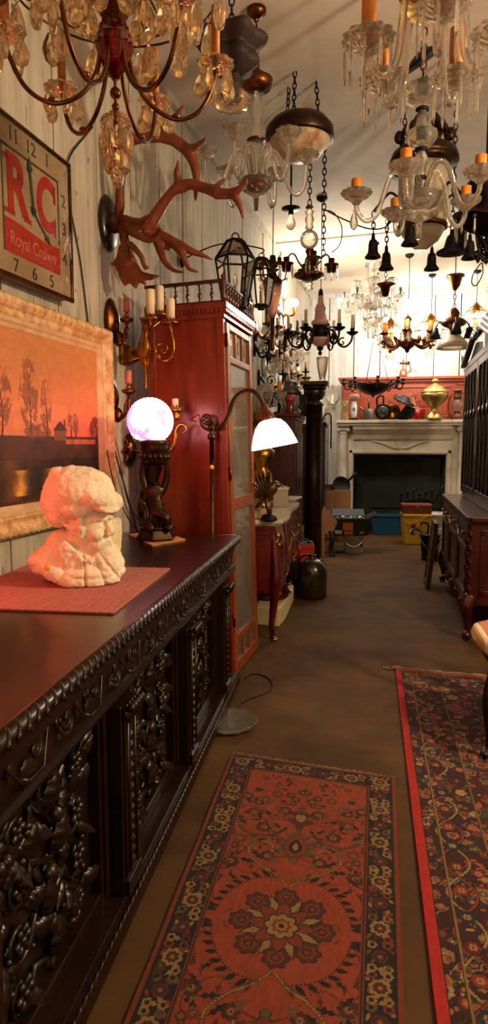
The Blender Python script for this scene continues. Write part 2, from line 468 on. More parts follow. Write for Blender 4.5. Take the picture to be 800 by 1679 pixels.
for i in range(18):
    m.ball((0, 0, 0), (.022, .011, .011), 8, 6, LS @ T(-1.19 + i * .036, SB1 - .005, ZT - .015) @ RY(.5))
m.build('carved_edge', W_SIDEC, sb)
PF = Matrix(((0, 0, 1, 0), (1, 0, 0, 0), (0, 1, 0, 0), (0, 0, 0, 1)))   # u->Y, v->Z, out->X
def spiral(r0, turns, cw=1, a0=0, n=26, grow=.08):
    return [(r0 * (1 - t) ** 1.1 * math.cos(a0 + cw * 2 * PI * turns * t) + 0, r0 * (1 - t) ** 1.1 * math.sin(a0 + cw * 2 * PI * turns * t), .002 + .004 * t) for t in [i / n for i in range(n + 1)]]
m = MB()                                          # frieze with running scrolls
poly = [(-.63, ZT - .037), (-.556, ZT - .037), (-.566, ZT - .06), (-.578, ZT - .1), (-.584, ZT - .155), (-.572, ZT - .16), (-.566, ZT - .172), (-.572, ZT - .184), (-.63, ZT - .186)]
m.prism(poly, SB1 - SB0 - .06, LS @ T(0, (SB0 + SB1) / 2, 0) @ RX(PI / 2))
m.tube([(-.6, SB1 - .035, ZT - .172), (-1.2, SB1 - .035, ZT - .172)], .012, 8, LS)
m.bx(-1.2, -.6, SB1 - .06, SB1 - .03, ZT - .16, ZT - .03, LS)
y = SB0 + .1; k = 0
while y < SB1 - .1:
    MM = LS @ T(-.574, y, ZT - .1) @ RY(-.2) @ PF @ S(1, 1, .55)
    cw = 1 if k % 2 else -1
    for r0 in (.046, .03):
        m.tube(spiral(r0, 1.0 if r0 > .04 else .9, cw, .4 * k), [.0055, .0045, .003], 6, MM)
    m.ball((0, 0, .004), (.011, .008, .006), 8, 5, MM)
    for s_ in (-1, 1):
        m.leaf(.06, .036, MM @ T(s_ * .052, -.02 * s_ * cw, 0) @ RZ(s_ * -1.1 * cw + (.6 if s_ > 0 else -.6)), 3, .2)
        m.leaf(.04, .026, MM @ T(s_ * .045, .03 * s_ * cw, 0) @ RZ(s_ * .9), 2, .2)
    m.tube([(-.06, .03 * cw, .002), (-.035, .046 * cw, .004), (.02, .045 * cw, .004), (.06, -.01 * cw, .003), (.085, -.04 * cw, .002)], .005, 6, MM)
    y += .142; k += 1
m.build('frieze', W_SIDEC, sb)
m = MB()                                          # carcass: stiles, rails, back, end
m.bx(-1.2, -.64, SB0 + .03, SB1 - .05, .1, ZT - .17, LS)
m.build('body', W_BLACK, sb)
LS0 = LS; LS = LS @ T(.024, 0, 0); BAY = .697; PIL = [2.95 - BAY * i for i in range(4)]
edges = sorted(PIL)
m = MB()
for a_, b_ in zip(edges[:-1], edges[1:]):         # panel frame mouldings
    for y0, y1 in ((a_ + .06, a_ + .105), (b_ - .105, b_ - .06)):
        m.bx(-.665, -.625, y0, y1, .112, ZT - .18, LS); m.bx(-.63, -.615, (y0 + y1) / 2 - .01, (y0 + y1) / 2 + .01, .135, ZT - .2, LS)
    m.bx(-.665, -.628, a_ + .1, b_ - .1, .112, .152, LS); m.bx(-.665, -.628, a_ + .1, b_ - .1, ZT - .215, ZT - .18, LS)
m.bx(-.665, -.625, edges[-1] + .055, SB1 - .055, .112, ZT - .18, LS)
m.bx(-.665, -.625, SB0 + .04, edges[0] - .055, .112, ZT - .18, LS)
m.build('panel_frame', W_SIDEC, sb, .004)
for y in edges:                                    # pilasters with leaf caps
    p = MB(); p.bx(-.63, -.578, y - .042, y + .042, .145, ZT - .235, LS); p.bx(-.63, -.57, y - .052, y + .052, .112, .155, LS)
    p.bx(-.63, -.583, y - .058, y - .046, .112, ZT - .2, LS); p.bx(-.63, -.583, y + .046, y + .058, .112, ZT - .2, LS)
    po = p.build('pilaster', W_BLACK, sb, .003)
    q = MB()
    for i in range(13):
        MM = LS @ T(-.577, y, .175 + i * .0292) @ PF
        q.leaf(.024, .028, MM, 2, .25); q.ball((0, .012, .002), (.006, .007, .005), 6, 5, MM)
    for s_ in (-1, 1): q.tube([(-.577, y + s_ * .027, .165), (-.577, y + s_ * .027, ZT - .25)], .005, 6, LS)
    q.build('pilaster_carving', W_SIDEC, po)
    q = MB(); q.bx(-.62, -.565, y - .05, y + .05, ZT - .238, ZT - .2, LS)
    for i in range(5):
        q.leaf(.05, .03, LS @ T(-.572, y - .04 + i * .02, ZT - .245) @ RZ(0) @ PF, 2, .5)
        q.ball((-.56, y - .04 + i * .02, ZT - .205), (.012, .012, .012), 8, 6, LS)
    q.build('capital', W_SIDEC, po)
def flower(m, M, r, n=6):
    for i in range(n):
        a_ = 2 * PI * i / n
        m.ball((0, 0, 0), (r * .42, r * .3, r * .26), 8, 5, M @ RZ(a_) @ T(r * .55, 0, r * .2) @ RY(-.35))
    m.ball((0, 0, r * .28), (r * .28, r * .28, r * .25), 8, 6, M)
def carve(m, w, h, M, rr, big):
    "leafy relief filling a w x h panel, u across, v up from 0"
    stem = [(math.sin(i * 1.35) * w * .07, h * i / 9, .008) for i in range(10)]
    m.tube(smooth_path(stem, 4), [.008, .006, .004], 7, M)
    rows = 4; cu = lambda x: max(-.36 * w, min(.36 * w, x)); cv = lambda y: max(.03, min(h - .07, y))
    for i in range(rows):
        v = h * (i + .55) / rows
        for s_ in (-1, 1):
            u = s_ * w * .27; r0 = min(w * .17, h / rows * .52) * rr.uniform(.85, 1.1)
            sp = [(p[0] + u, p[1] + v, p[2] + .006) for p in spiral(r0, 1.35, s_, rr.uniform(2.6, 3.6) if s_ > 0 else rr.uniform(-.5, .5))]
            m.tube([(stem[min(i * 2 + 1, 9)][0], v - r0 * .8, .006)] + sp, [.0075, .006, .004], 7, M)
            flower(m, M @ T(u, v, .01), (.034 if big else .024) * rr.uniform(.8, 1.15), rr.choice((5, 6)))
            for j in range(5):
                a_ = rr.uniform(0, 2 * PI)
                m.leaf(rr.uniform(.05, .075) * (1.1 if big else .85), rr.uniform(.03, .045), M @ T(cu(u + math.cos(a_) * r0 * .85), cv(v + math.sin(a_) * r0 * .85), .004) @ RZ(a_ - PI / 2 + rr.uniform(-.7, .7)) @ RX(rr.uniform(.05, .4)), rr.choice((3, 4)), .3, curl=rr.uniform(0, .2))
            for j in range(3):
                m.ball((cu(u + rr.uniform(-.4, .4) * r0 * 2), cv(v + rr.uniform(-.5, .5) * r0 * 2), .012), rr.uniform(.006, .012), 7, 5, M)
        m.leaf(.09 if big else .07, .055, M @ T(rr.uniform(-.02, .02), v - .03, .012) @ RZ(rr.uniform(-.5, .5)) @ RX(.15), 4, .35)
        if big: m.ball((rr.uniform(-.05, .05), v + .05, .015), (.022, .022, .017), 9, 7, M)
    for j in range(44 if big else 36):
        u = rr.uniform(-.4, .4) * w; v = rr.uniform(.05, .88) * h
        m.leaf(rr.uniform(.03, .05), rr.uniform(.02, .03), M @ T(u, v, .002) @ RZ(rr.uniform(0, 6.28)) @ RX(rr.uniform(0, .3)), 3, .3)
rr = random.Random(11)
for j, (a_, b_) in enumerate(zip(edges[:-1], edges[1:])):
    pn = MB(); pn.bx(-.668, -.655, a_ + .1, b_ - .1, .145, ZT - .21, LS)
    po = pn.build('carved_panel', W_CARVE, sb)
    c = MB(); carve(c, b_ - a_ - .21, ZT - .375, LS @ T(-.655, (a_ + b_) / 2, .155) @ PF, rr, j < 2)
    c.build('relief', W_CARVE, po)
m = MB()                                          # narrow end panel beyond the last pilaster
LS = LS0; m.bx(-1.21, -.54, SB0, SB1 - .03, .045, .098, LS)
m.bx(-1.2, -.556, SB0 + .01, SB1 - .04, .098, .113, LS)
y = SB0 + .02
while y < SB1 - .04:
    m.ball((0, 0, 0), (.006, .02, .006), 8, 5, LS @ T(-.542, y, .094) @ RX(.65)); y += .031
m.build('base_rail', W_SIDEC, sb, .004)
for (fx, fy) in ((-.62, SB1 - .1), (-1.12, SB1 - .1), (-.62, SB0 + .1), (-1.12, SB0 + .1)):
    f = MB(); f.lathe([(.02, 0), (.04, .006), (.045, .022), (.036, .03), (.03, .038), (.05, .046)], 14, LS @ T(fx, fy, 0))
    f.build('foot', W_BLACK, sb)

# ------------------------------------------------------------------ mat, bust
mt = [atz(0, 985, ZT), atz(186, 1008, ZT), atz(279, 934, ZT), atz(120, 925, ZT)]
c = (mt[1] + mt[2]) / 2
MATM = mat('woven_rose', '#bb7a72', .9, col2='#9a544f', scale=40, stretch=(1, 5, 1), bump=.002, bscale=160)
dirn = (mt[2] - mt[1]); wd = dirn.length; ang = math.atan2(dirn.y, dirn.x)
m = MB(); m.bx(0, wd, 0, .56, 0, .005)
for i in range(23):
    m.tube([(0, .56 * (i + .5) / 23, .0035), (wd, .56 * (i + .5) / 23, .0035)], .0028, 5)
pm = m.build('placemat', MATM, None, 0, T(mt[1] + Vector((0, 0, .001))) @ RZ(ang))
tag(pm, 'rose pink woven placemat lying under the stone bust', 'placemat')

BP = atz(141, 952, ZT + .009); BY = BP.y
bust = thing('bust', 'pale carved stone bust of a smiling child in a cap', 'bust', BP, math.atan2(-BP.x, BP.y))
q = .00047 * BY / 2.2
def bl(px, py, y=0): return ((px - 430) * q, y, (955 - py) * q)
m = MB()
# cap
m.ball(bl(395, 262, .01), (.118, .112, .088), 24, 16); m.ball(bl(300, 330, .03), (.085, .1, .085), 20, 14)
m.ball(bl(240, 400, .02), (.045, .07, .06), 16, 10)
m.ball((0, 0, 0), (.082, .092, .04), 20, 12, T(bl(545, 300, -.035)) @ RY(.3) @ RX(.12))
m.ball((0, 0, 0), (.05, .085, .02), 16, 10, T(bl(590, 345, -.05)) @ RY(.2) @ RX(.2))
m.ball(bl(345, 105, 0), (.035, .04, .022), 12, 8); m.ball(bl(240, 125, .01), (.03, .035, .03), 12, 8); m.ball(bl(480, 150, -.03), (.05, .05, .03), 12, 8)
m.ball(bl(385, 385, -.07), (.055, .03, .03), 12, 8)
# head + face; f looks right and towards the camera
fv = Vector((.80, -.60, -.12)).normalized(); sv = Vector((.6, .8, 0)); C0 = Vector(bl(472, 522, -.022))
def fp(f, s, z): return C0 + fv * f + sv * s + Vector((0, 0, z))
m.ball(C0, (.068, .068, .085), 20, 14)
m.ball(fp(.028, 0, -.05), (.048, .048, .044), 16, 10)                                   # jaw
m.ball(fp(.062, 0, -.076), (.021, .021, .019), 12, 8)                                      # chin
for s_ in (-1, 1):
    m.ball(fp(.044, s_ * .03, -.016), (.027, .027, .023), 12, 8)                         # cheeks
    m.ball(fp(.055, s_ * .024, .036), (.02, .02, .01), 12, 8)                            # brows
    m.ball(fp(.05, s_ * .024, .014), (.0145, .0145, .011), 12, 8)                        # eyelids
    m.ball(fp(.079, s_ * .009, -.012), (.008, .008, .007), 10, 6)                        # nostrils
    m.ball(fp(.06, s_ * .016, -.036), (.009, .009, .007), 10, 6)                         # mouth corners
m.tube([fp(.066, 0, .034), fp(.073, 0, .012), fp(.085, 0, -.006), fp(.083, 0, -.012)], [.007, .009, .0115, .008], 10)
m.tube([fp(.058, -.02, -.028), fp(.07, -.01, -.034), fp(.0725, 0, -.035), fp(.07, .01, -.034), fp(.058, .02, -.028)], [.004, .006, .0065, .006, .004], 8)
m.tube([fp(.056, -.017, -.034), fp(.067, -.008, -.045), fp(.069, 0, -.047), fp(.067, .008, -.045), fp(.056, .017, -.034)], [.004, .006, .0075, .006, .004], 8)
for i in range(7):                                                                        # hair tufts in front of the ear
    m.tube([fp(.01, -.066, .04 - i * .004), fp(.018 - i * .005, -.07, .0), fp(.01 - i * .012, -.066, -.03 + i * .006)], [.009, .011, .004], 8)
m.ball(fp(-.012, -.066, .0), (.02, .012, .026), 12, 8)                                    # ear
# neck, shoulders, coat
m.tube([bl(420, 900), bl(420, 720), bl(440, 560)], [.085, .06, .058], 18)
m.ball(bl(400, 800, .01), (.125, .092, .085), 24, 14); m.ball(bl(210, 800, .02), (.09, .08, .06), 20, 12)
m.ball(bl(575, 820, -.01), (.066, .085, .07), 18, 12); m.ball(bl(260, 690, .03), (.06, .075, .06), 18, 12)
m.ball(bl(110, 780, .02), (.05, .07, .03), 16, 10)
m.tube([bl(40, 775, 0), bl(180, 850, -.05), bl(330, 925, -.075), bl(500, 935, -.075), bl(640, 900, -.05), bl(690, 820, -.02)], [.02, .028, .03, .03, .028, .02], 12)
m.ball(bl(440, 870, -.02), (.13, .085, .035), 24, 12)
# collar flaps and the raw stone block behind the chin
def slab(p, t, y, dy=0, rot=0):
    P = [((a_ - 430) * q, (955 - b_) * q) for a_, b_ in p]
    m.prism(P, t, T(0, y, 0) @ RZ(rot) @ RX(PI / 2))
slab([(285, 600), (435, 765), (350, 800), (300, 840), (225, 660)], .035, -.07, rot=-.12)
slab([(560, 640), (590, 710), (600, 790), (455, 765), (490, 735)], .03, -.074, rot=.2)
slab([(600, 478), (712, 482), (690, 760), (560, 780), (570, 560)], .07, .02, rot=.15)
slab([(225, 560), (420, 560), (420, 800), (225, 800)], .05, .03)
m.ball(bl(465, 765, -.098), .010, 10, 8)
m.lathe([(.0, 0), (.1, 0), (.108, .02), (.1, .05), (0, .05)], 24, T(bl(440, 955)) @ S(1, .75, 1))
def rough(v):
    z = v.z
    # coat seam and pleats cut in the chest
    if v.y < -.03 and z < .12:
        xx = v.x
        for sx, dp, w in ((-.004 + (z - .05) * -.06, .012, .004), (.055 - (z - .09) * .7, .007, .006), (-.05 + (z - .09) * .5, .006, .007), (.03 - (z - .09) * .35, .006, .005)):
            v.y += dp * math.exp(-((xx - sx) / w) ** 2) * min(1, max(0, (.115 - z) / .03))
    facing = (v - C0).dot(fv) > .02 and abs((v - C0).z) < .085 and (v - C0).length < .1
    a_ = .0008 if facing else .0042
    nn = noise.noise(v * 38) + .6 * noise.noise(v * 90)
    if facing:                                        # eye sockets
        for s_ in (-1, 1):
            for (ps, rad, dep) in ((fp(.068, s_ * .013, .024), .011, .009), (fp(.066, s_ * .03, .024), .010, .006), (fp(.066, s_ * .03, .006), .011, .005), (fp(.074, s_ * .02, -.026), .007, .005), (fp(.07, 0, -.058), .01, .003)):
                d = (v - ps).length; v -= fv * (dep * math.exp(-(d / rad) ** 2))
        for s_ in (-1, 1):
            d = (v - fp(.067, s_ * .015, -.024)).length; v -= fv * (.003 * math.exp(-(d / .007) ** 2))
    dirn = (v - Vector((0, 0, .16))).normalized()
    v = v + dirn * nn * a_; v.z = max(v.z, 0.0); return v
me = remeshed(m, .003, 3, .5, rough); me.materials.append(PLASTER)
place('carved_stone', me, bust)
m = MB(); m.lathe([(0, .0), (.0105, 0), (.0105, .0016), (0, .0016)], 16, T(bl(155, 800, -.083)) @ RZ(-.4) @ RX(PI / 2 - .25))
m.build('price_sticker', STICKER, bust)

# ------------------------------------------------------------------ globe lamp
GP = atz(256, 881, ZT + .006); GP.y = 3.03; GP = atz(256, 884, ZT + .006)
gq = pxm(GP.y)
pc = [atz(211, 878, ZT), atz(250, 896, ZT), atz(304, 886, ZT), atz(262, 871, ZT)]
pp = MB(); cx = sum((p for p in pc), Vector()) / 4
pp.prism([(p.x - cx.x, p.y - cx.y) for p in pc], .005); o = pp.build('lamp_mat', mat('tan_card', '#c58a55', .8, col2='#a86f40', scale=9), None, 0, T(cx.x, cx.y, ZT + .0035))
tag(o, 'small square tan card under the bronze figure lamp', 'card')
gl = thing('table_lamp', 'glowing flowered globe lamp on a bronze kneeling figure', 'lamp', GP, math.atan2(-GP.x, GP.y))
m = MB()
m.lathe([(0, 0), (.1, 0), (.104, .012), (.098, .02), (.08, .05), (.0, .052)], 6, RZ(.35), False)
m.build('base', BRONZE, gl, .003)
def gz(py): return (891 - py) * gq
vs = [(-.015, .0, gz(843)), (-.01, .0, gz(820)), (-.005, .0, gz(806)), (0, -.005, gz(798)), (.0, -.01, gz(791)),          # pelvis, waist, chest, neck, head
      (-.045, 0, gz(806)), (-.062, .0, gz(783)), (-.055, -.01, gz(752)),                                                   # arm
      (.04, 0, gz(806)), (.058, .0, gz(783)), (.055, -.01, gz(752)),
      (.02, -.05, gz(846)), (.055, -.07, gz(852)), (.05, -.055, gz(868)), (.07, -.085, gz(872)),                           # raised leg
      (-.045, -.03, gz(860)), (-.02, -.07, gz(872)), (-.05, .03, gz(873)),                                                 # kneeling leg
      (-.03, 0, gz(806)), (.027, 0, gz(806))]
ed = [(0, 1), (1, 2), (2, 3), (3, 4), (2, 18), (18, 5), (5, 6), (6, 7), (2, 19), (19, 8), (8, 9), (9, 10), (0, 11), (11, 12), (12, 13), (13, 14), (0, 15), (15, 16), (16, 17)]
rad = [.04, .034, .042, .018, .03, .022, .017, .012, .022, .017, .012, .03, .024, .017, .012, .03, .024, .016, .03, .03]
me = skinned(vs, ed, rad, 0, 2); me.materials.append(BRONZE); place('kneeling_figure', me, gl)
m = MB()
m.tube(smooth_path([(-.03, .035, gz(872)), (-.05, .04, gz(840)), (-.03, .045, gz(800)), (0, .04, gz(760))], 5), [.05, .04, .035, .045], 12)
m.ball((-.062, -.005, gz(838)), (.03, .03, .05), 12, 8); m.ball((.06, -.05, gz(868)), (.03, .035, .02), 10, 8); m.ball((0, 0, .058), (.078, .07, .018), 16, 8)
for i in range(9):
    m.tube(smooth_path([(-.06 + i * .012, -.03 - .01 * (i % 2), gz(830)), (-.05 + i * .012, -.06, gz(850)), (-.045 + i * .011, -.055, gz(872))], 4), .006, 6)
m.build('drapery', BRONZE, gl)
m = MB()
m.lathe([(0, gz(764)), (.05, gz(764)), (.068, gz(758)), (.062, gz(748)), (.064, gz(742)), (.072, gz(738)), (.07, gz(734)), (.074, gz(728)), (.076, gz(723)), (.06, gz(722)), (0, gz(722))], 24)
for i in range(16):
    a_ = 2 * PI * i / 16; m.ball((.064 * math.cos(a_), .064 * math.sin(a_), gz(750)), (.013, .013, .016), 8, 6)
m.build('lamp_holder', BRONZE, gl)
GLOBE = bpy.data.materials.new('globe_glow'); GLOBE.use_nodes = True
nt = GLOBE.node_tree; b = nt.nodes['Principled BSDF']
tc = nt.nodes.new('ShaderNodeTexCoord'); nz = nt.nodes.new('ShaderNodeTexNoise'); nz.inputs['Scale'].default_value = 9; nz.inputs['Detail'].default_value = 4
mp = nt.nodes.new('ShaderNodeMapping'); mp.inputs['Location'].default_value = (.31, .2, .13); nt.links.new(tc.outputs['Object'], mp.inputs[0]); nt.links.new(mp.outputs[0], nz.inputs['Vector'])
rp = nt.nodes.new('ShaderNodeValToRGB'); rp.color_ramp.elements[0].position = .5; rp.color_ramp.elements[1].position = .6
rp.color_ramp.elements[0].color = (4.2, 1.3, 1.2, 1); rp.color_ramp.elements[1].color = (.36, .16, .4, 1)
nt.links.new(nz.outputs['Fac'], rp.inputs['Fac']); nt.links.new(rp.outputs['Color'], b.inputs['Emission Color']); b.inputs['Emission Strength'].default_value = 2.3
b.inputs['Base Color'].default_value = (.8, .6, .7, 1); b.inputs['Roughness'].default_value = .3
GR = 37 * gq; gc = (-.02, 0, gz(690))
m = MB(); m.ball(gc, GR, 36, 24)
g = (1 + 5 ** .5) / 2; NB = 420
for i in range(NB):
    z = 1 - 2 * (i + .5) / NB; a_ = 2 * PI * i / g; r = (1 - z * z) ** .5
    if z < -.8: continue
    d = Vector((r * math.cos(a_), r * math.sin(a_), z)); M_ = T(Vector(gc) + d * GR) @ d.to_track_quat('Z', 'Y').to_matrix().to_4x4()
    m.lathe([(.0078, -.001), (.0062, .0035), (.0025, .006), (0, .0066)], 5, M_ @ RZ(i), False)
m.build('globe', GLOBE, gl)
m = MB(); m.tube(smooth_path([(-.08, .03, .03), (-.11, .02, gz(868)), (-.15, .04, gz(845)), (-.2, .08, gz(800)), (-.235, .12, gz(740))], 5), .003, 6)
m.build('lamp_cord', CORD, gl)

# ------------------------------------------------------------------ landscape painting
def wm(Y, z, off=0): return T(wx(Y) + off, Y, z) @ RZ(WANG)
FY0, FY1, FZ0, FZ1, FW = 1.85, 3.2, .932, 1.872, .125
fr = thing('framed_painting', 'framed sunset landscape painting on the plank wall behind the bust', 'painting', (wx(2.5) + .004, 2.5, FZ0), WANG)
fl_, fh = (FY1 - FY0) / math.cos(WANG), FZ1 - FZ0
PFR = mat('worn_gilt_frame', '#d9b681', .45, col2='#b08048', scale=22, bump=.0007, bscale=70, contrast=(.38, .6))
PFR2 = mat('cream_slip', '#d5b487', .5, col2='#b68d5f', scale=12)
prof = [(0, 0), (0, .035), (.012, .05), (.03, .052), (.045, .042), (.055, .03), (.075, .034), (.085, .026)]
def mould(m, prof, L, H, y0, z0):
    "mitred rectangle of section prof (inset, out); local x out, y along wall, z up"
    vs = []; fs = []; k = len(prof)
    for (i, o) in prof:
        vs += [(o, y0 + i, z0 + i), (o, y0 + L - i, z0 + i), (o, y0 + L - i, z0 + H - i), (o, y0 + i, z0 + H - i)]
    for a_ in range(k - 1):
        for j in range(4):
            fs.append((a_ * 4 + j, a_ * 4 + (j + 1) % 4, a_ * 4 + 4 + (j + 1) % 4, a_ * 4 + 4 + j))
    m.add(vs, fs)
Y0 = -(2.5 - FY0) / math.cos(WANG)
m = MB(); mould(m, prof, fl_, fh, Y0, 0)
def leafrow(m, p, q, out, n, L, W):
    p = Vector(p); q = Vector(q); d = (q - p).normalized()
    for i in range(n):
        c = p + (q - p) * ((i + .3) / n)
        X = Vector((1, 0, 0)); sd = X.cross(d)
        MM = Matrix((( sd.x, d.x, X.x, c.x), (sd.y, d.y, X.y, c.y), (sd.z, d.z, X.z, c.z), (0, 0, 0, 1)))
        m.leaf(L, W, MM, 3, .3); m.ball((W * .55, L * .4, .001), W * .16, 6, 4, MM); m.ball((-W * .55, L * .4, .001), W * .16, 6, 4, MM)
i_ = .022
leafrow(m, (.046, Y0 + i_, i_), (.046, Y0 + fl_ - i_, i_), 0, 34, .034, .026)
leafrow(m, (.046, Y0 + fl_ - i_, fh - i_), (.046, Y0 + i_, fh - i_), 0, 34, .034, .026)
leafrow(m, (.046, Y0 + fl_ - i_, i_), (.046, Y0 + fl_ - i_, fh - i_), 0, 24, .034, .026)
leafrow(m, (.046, Y0 + i_, fh - i_), (.046, Y0 + i_, i_), 0, 24, .034, .026)
m.build('frame', PFR, fr)
m = MB(); mould(m, [(.083, .02), (.085, .03), (.1, .028), (.108, .02), (.122, .016), (FW, .012)], fl_, fh, Y0, 0); m.build('slip', PFR2, fr)
nx, ny = 330, 220
u, v = np.meshgrid(np.linspace(0, 1, nx), np.linspace(0, 1, ny))
rng = np.random.default_rng(5)
def fbm(nx, ny, base, seed, oct=4, ax=1.0):
    rg = np.random.default_rng(seed); out = np.zeros((ny, nx)); amp = 1; tot = 0
    for o in range(oct):
        gx = int(base * 2 ** o * ax) + 2; gy = int(base * 2 ** o) + 2; g_ = rg.random((gy, gx))
        xi = np.linspace(0, gx - 1.001, nx); yi = np.linspace(0, gy - 1.001, ny)
        x0 = xi.astype(int); y0 = yi.astype(int); fx = xi - x0; fy = yi - y0
        fx = fx * fx * (3 - 2 * fx); fy = fy * fy * (3 - 2 * fy)
        a_ = g_[y0][:, x0] * (1 - fx) + g_[y0][:, x0 + 1] * fx; b_ = g_[y0 + 1][:, x0] * (1 - fx) + g_[y0 + 1][:, x0 + 1] * fx
        out += amp * (a_ * (1 - fy[:, None]) + b_ * fy[:, None]); tot += amp; amp *= .5
    return out / tot
def mixc(a_, b_, t): return np.asarray(a_) * (1 - t[..., None]) + np.asarray(b_) * t[..., None]
cl = lambda s: np.array(lin(s))
n1 = fbm(nx, ny, 4, 1, 5, 2); n2 = fbm(nx, ny, 10, 2, 4); n3 = fbm(nx, ny, 30, 9, 2)
HZ = .40
t = np.clip((v - HZ) / (1 - HZ), 0, 1)
img = mixc(cl('#e0764f'), cl('#bd7a45'), np.clip(t * 1.3 + .5 * (n1 - .5), 0, 1))
img = mixc(img, cl('#ee8f5a'), np.clip(np.exp(-((u - .55) / .3) ** 2 - ((t - .25) / .25) ** 2), 0, 1) * .7)
img = mixc(img, cl('#d75f4c'), np.exp(-((u - .9) / .2) ** 2 - (t / .18) ** 2) * .8)
gd = mixc(cl('#2b170c'), cl('#5a3218'), np.clip(n2 * 1.5 - .4, 0, 1)); gm = v < HZ + .01 * (n2 - .5)
img = np.where(gm[..., None], gd, img)
img = np.where(((v < HZ - .02) & (v > HZ - .05) & (u > .72) & (u < .97))[..., None], cl('#c4633d') * (.6 + .6 * n3[..., None]), img)
wat = (v < .26) & (v > .02); img = np.where(wat[..., None], mixc(cl('#1d0f08'), cl('#6b3a1c'), np.clip((n1 - .42) * 3, 0, 1)), img)
for (ux, w_, v0, v1) in ((.63, .045, .03, .2), (.79, .03, .02, .17), (.4, .03, .05, .2)):
    k_ = np.exp(-((u - ux + .03 * (n3 - .5)) / w_) ** 2) * ((v > v0) & (v < v1)); img = mixc(img, cl('#dd9a3f'), np.clip(k_ * (.4 + n2), 0, 1))
def tree(img, ux, base, h, w, colr, dens, seed):
    n_ = fbm(nx, ny, 26, seed, 3, 1.5); tv = (v - base) / h
    tr = (np.abs(u - ux - .006 * np.sin(tv * 6)) < .0045 * (1.2 - tv)) & (tv > 0) & (tv < .9); img = np.where(tr[..., None], cl('#3a1d10'), img)
    for s_ in (-1, 1):
        for k_ in range(4):
            t0 = .25 + .15 * k_; d = (u - ux) * s_; br = (np.abs(tv - t0 - d / w * .5) < .012) & (d > 0) & (d < w * .5); img = np.where(br[..., None], cl('#4a2413'), img)
    prof = np.clip(np.sin(PI * np.clip(tv * 1.02, 0, 1)) ** .7, 0, 1) * w * (.6 + .5 * fbm(nx, ny, 9, seed + 50, 2))
    cr = (np.abs(u - ux) < prof) & (tv > .12) & (tv < 1) & (n_ > dens)
    return np.where(cr[..., None], mixc(img, mixc(cl(colr), cl('#b0603a'), np.clip(n_ - .35, 0, .6)), np.clip((n_ - dens) * 6, 0, .8)), img)
img = tree(img, .47, HZ, .47, .075, '#6e3a22', .42, 21); img = tree(img, .58, HZ, .36, .05, '#7a4226', .45, 22); img = tree(img, .76, HZ - .02, .2, .045, '#7d3c22', .4, 24); img = tree(img, .3, HZ, .4, .07, '#6a371f', .42, 27); img = tree(img, .8, HZ, .16, .03, '#7d3c22', .42, 25)
img = tree(img, .975, HZ - .04, .19, .06, '#3d1a10', .3, 26); img = tree(img, .52, HZ - .04, .13, .1, '#4a2614', .35, 29)
hm = (np.abs(u - .68) < .045) & (v > HZ - .03) & (v < HZ + .04); img = np.where(hm[..., None], cl('#7d4d30'), img)
rf = (v >= HZ + .035) & (v < HZ + .10 - np.abs(u - .68) * 1.1) & (np.abs(u - .68) < .056); img = np.where(rf[..., None], cl('#4b2618'), img)
img = np.where(((np.abs(u - .712) < .006) & (v > HZ + .04) & (v < HZ + .11))[..., None], cl('#55301f'), img)
img *= (.85 + .3 * n3[..., None])
cw, ch = fl_ - 2 * FW + .004, fh - 2 * FW + .004
cvm = attr_mat('oil_canvas', .6, .0004, 120)
color_grid('canvas', img, cw, ch, cvm, None, fr, T(.013, Y0 + fl_ / 2, FW - .002) @ Matrix(((0, 0, 1, 0), (1, 0, 0, 0), (0, 1, 0, 0), (0, 0, 0, 1))))
m = MB(); m.bx(0, .011, Y0 + .03, Y0 + fl_ - .03, .03, fh - .03); m.build('backing', CARD, fr)

# ------------------------------------------------------------------ soda clock
CY, CZ, CH = 2.495, 2.218, .29
ck = thing('wall_clock', 'square advertising wall clock with red RC letters above the painting', 'clock', (wx(CY) + .004, CY, CZ), WANG)
PFC = Matrix(((0, 0, 1, 0), (1, 0, 0, 0), (0, 1, 0, 0), (0, 0, 0, 1)))
def rsq(h, r, n=6):
    out = []
    for (cx_, cy_, a0) in ((h - r, h - r, 0), (-h + r, h - r, PI / 2), (-h + r, -h + r, PI), (h - r, -h + r, 1.5 * PI)):
        out += [(cx_ + r * math.cos(a0 + PI / 2 * i / n), cy_ + r * math.sin(a0 + PI / 2 * i / n)) for i in range(n + 1)]
    return out
m = MB(); m.prism(rsq(CH, .03), .05, PFC @ T(0, 0, .026)); m.build('case', mat('clock_case', '#6b4a30', .4, .5, var=.3), ck, .006)
m = MB(); m.prism(rsq(CH - .008, .025), .004, PFC @ T(0, 0, .0535)); m.build('dial', mat('cream_dial', '#b3977a', .6, col2='#977b5c', scale=5), ck)
DRED = mat('dial_red', '#b02518', .55, var=.15); DINK = mat('dial_ink', '#3b362c', .6)
text_mesh('R', .285, PFC @ T(-.105, .048, .0566), DRED, 'letter', ck, font_scale=(.78, 1), bold=.010); text_mesh('C', .285, PFC @ T(.10, .048, .0566), DRED, 'letter', ck, font_scale=(.7, 1), bold=.010)
m = MB()
for (x0, x1, y0, y1) in ((-.185, -.12, -.058, -.04), (-.185, -.15, .136, .154), (-.06, -.012, -.058, -.04), (.155, .17, .08, .15), (.155, .17, -.055, .01)): m.bx(x0, x1, y0, y1, .0558, .0574, PFC)
m.build('letter_serifs', DRED, ck)
m = MB(); m.prism([(-.19, -.075), (-.1, -.078), (.0, -.088), (.09, -.096), (.195, -.09), (.195, -.2), (-.19, -.2)], .001, PFC @ T(0, 0, .0566)); m.build('red_band', DRED, ck)
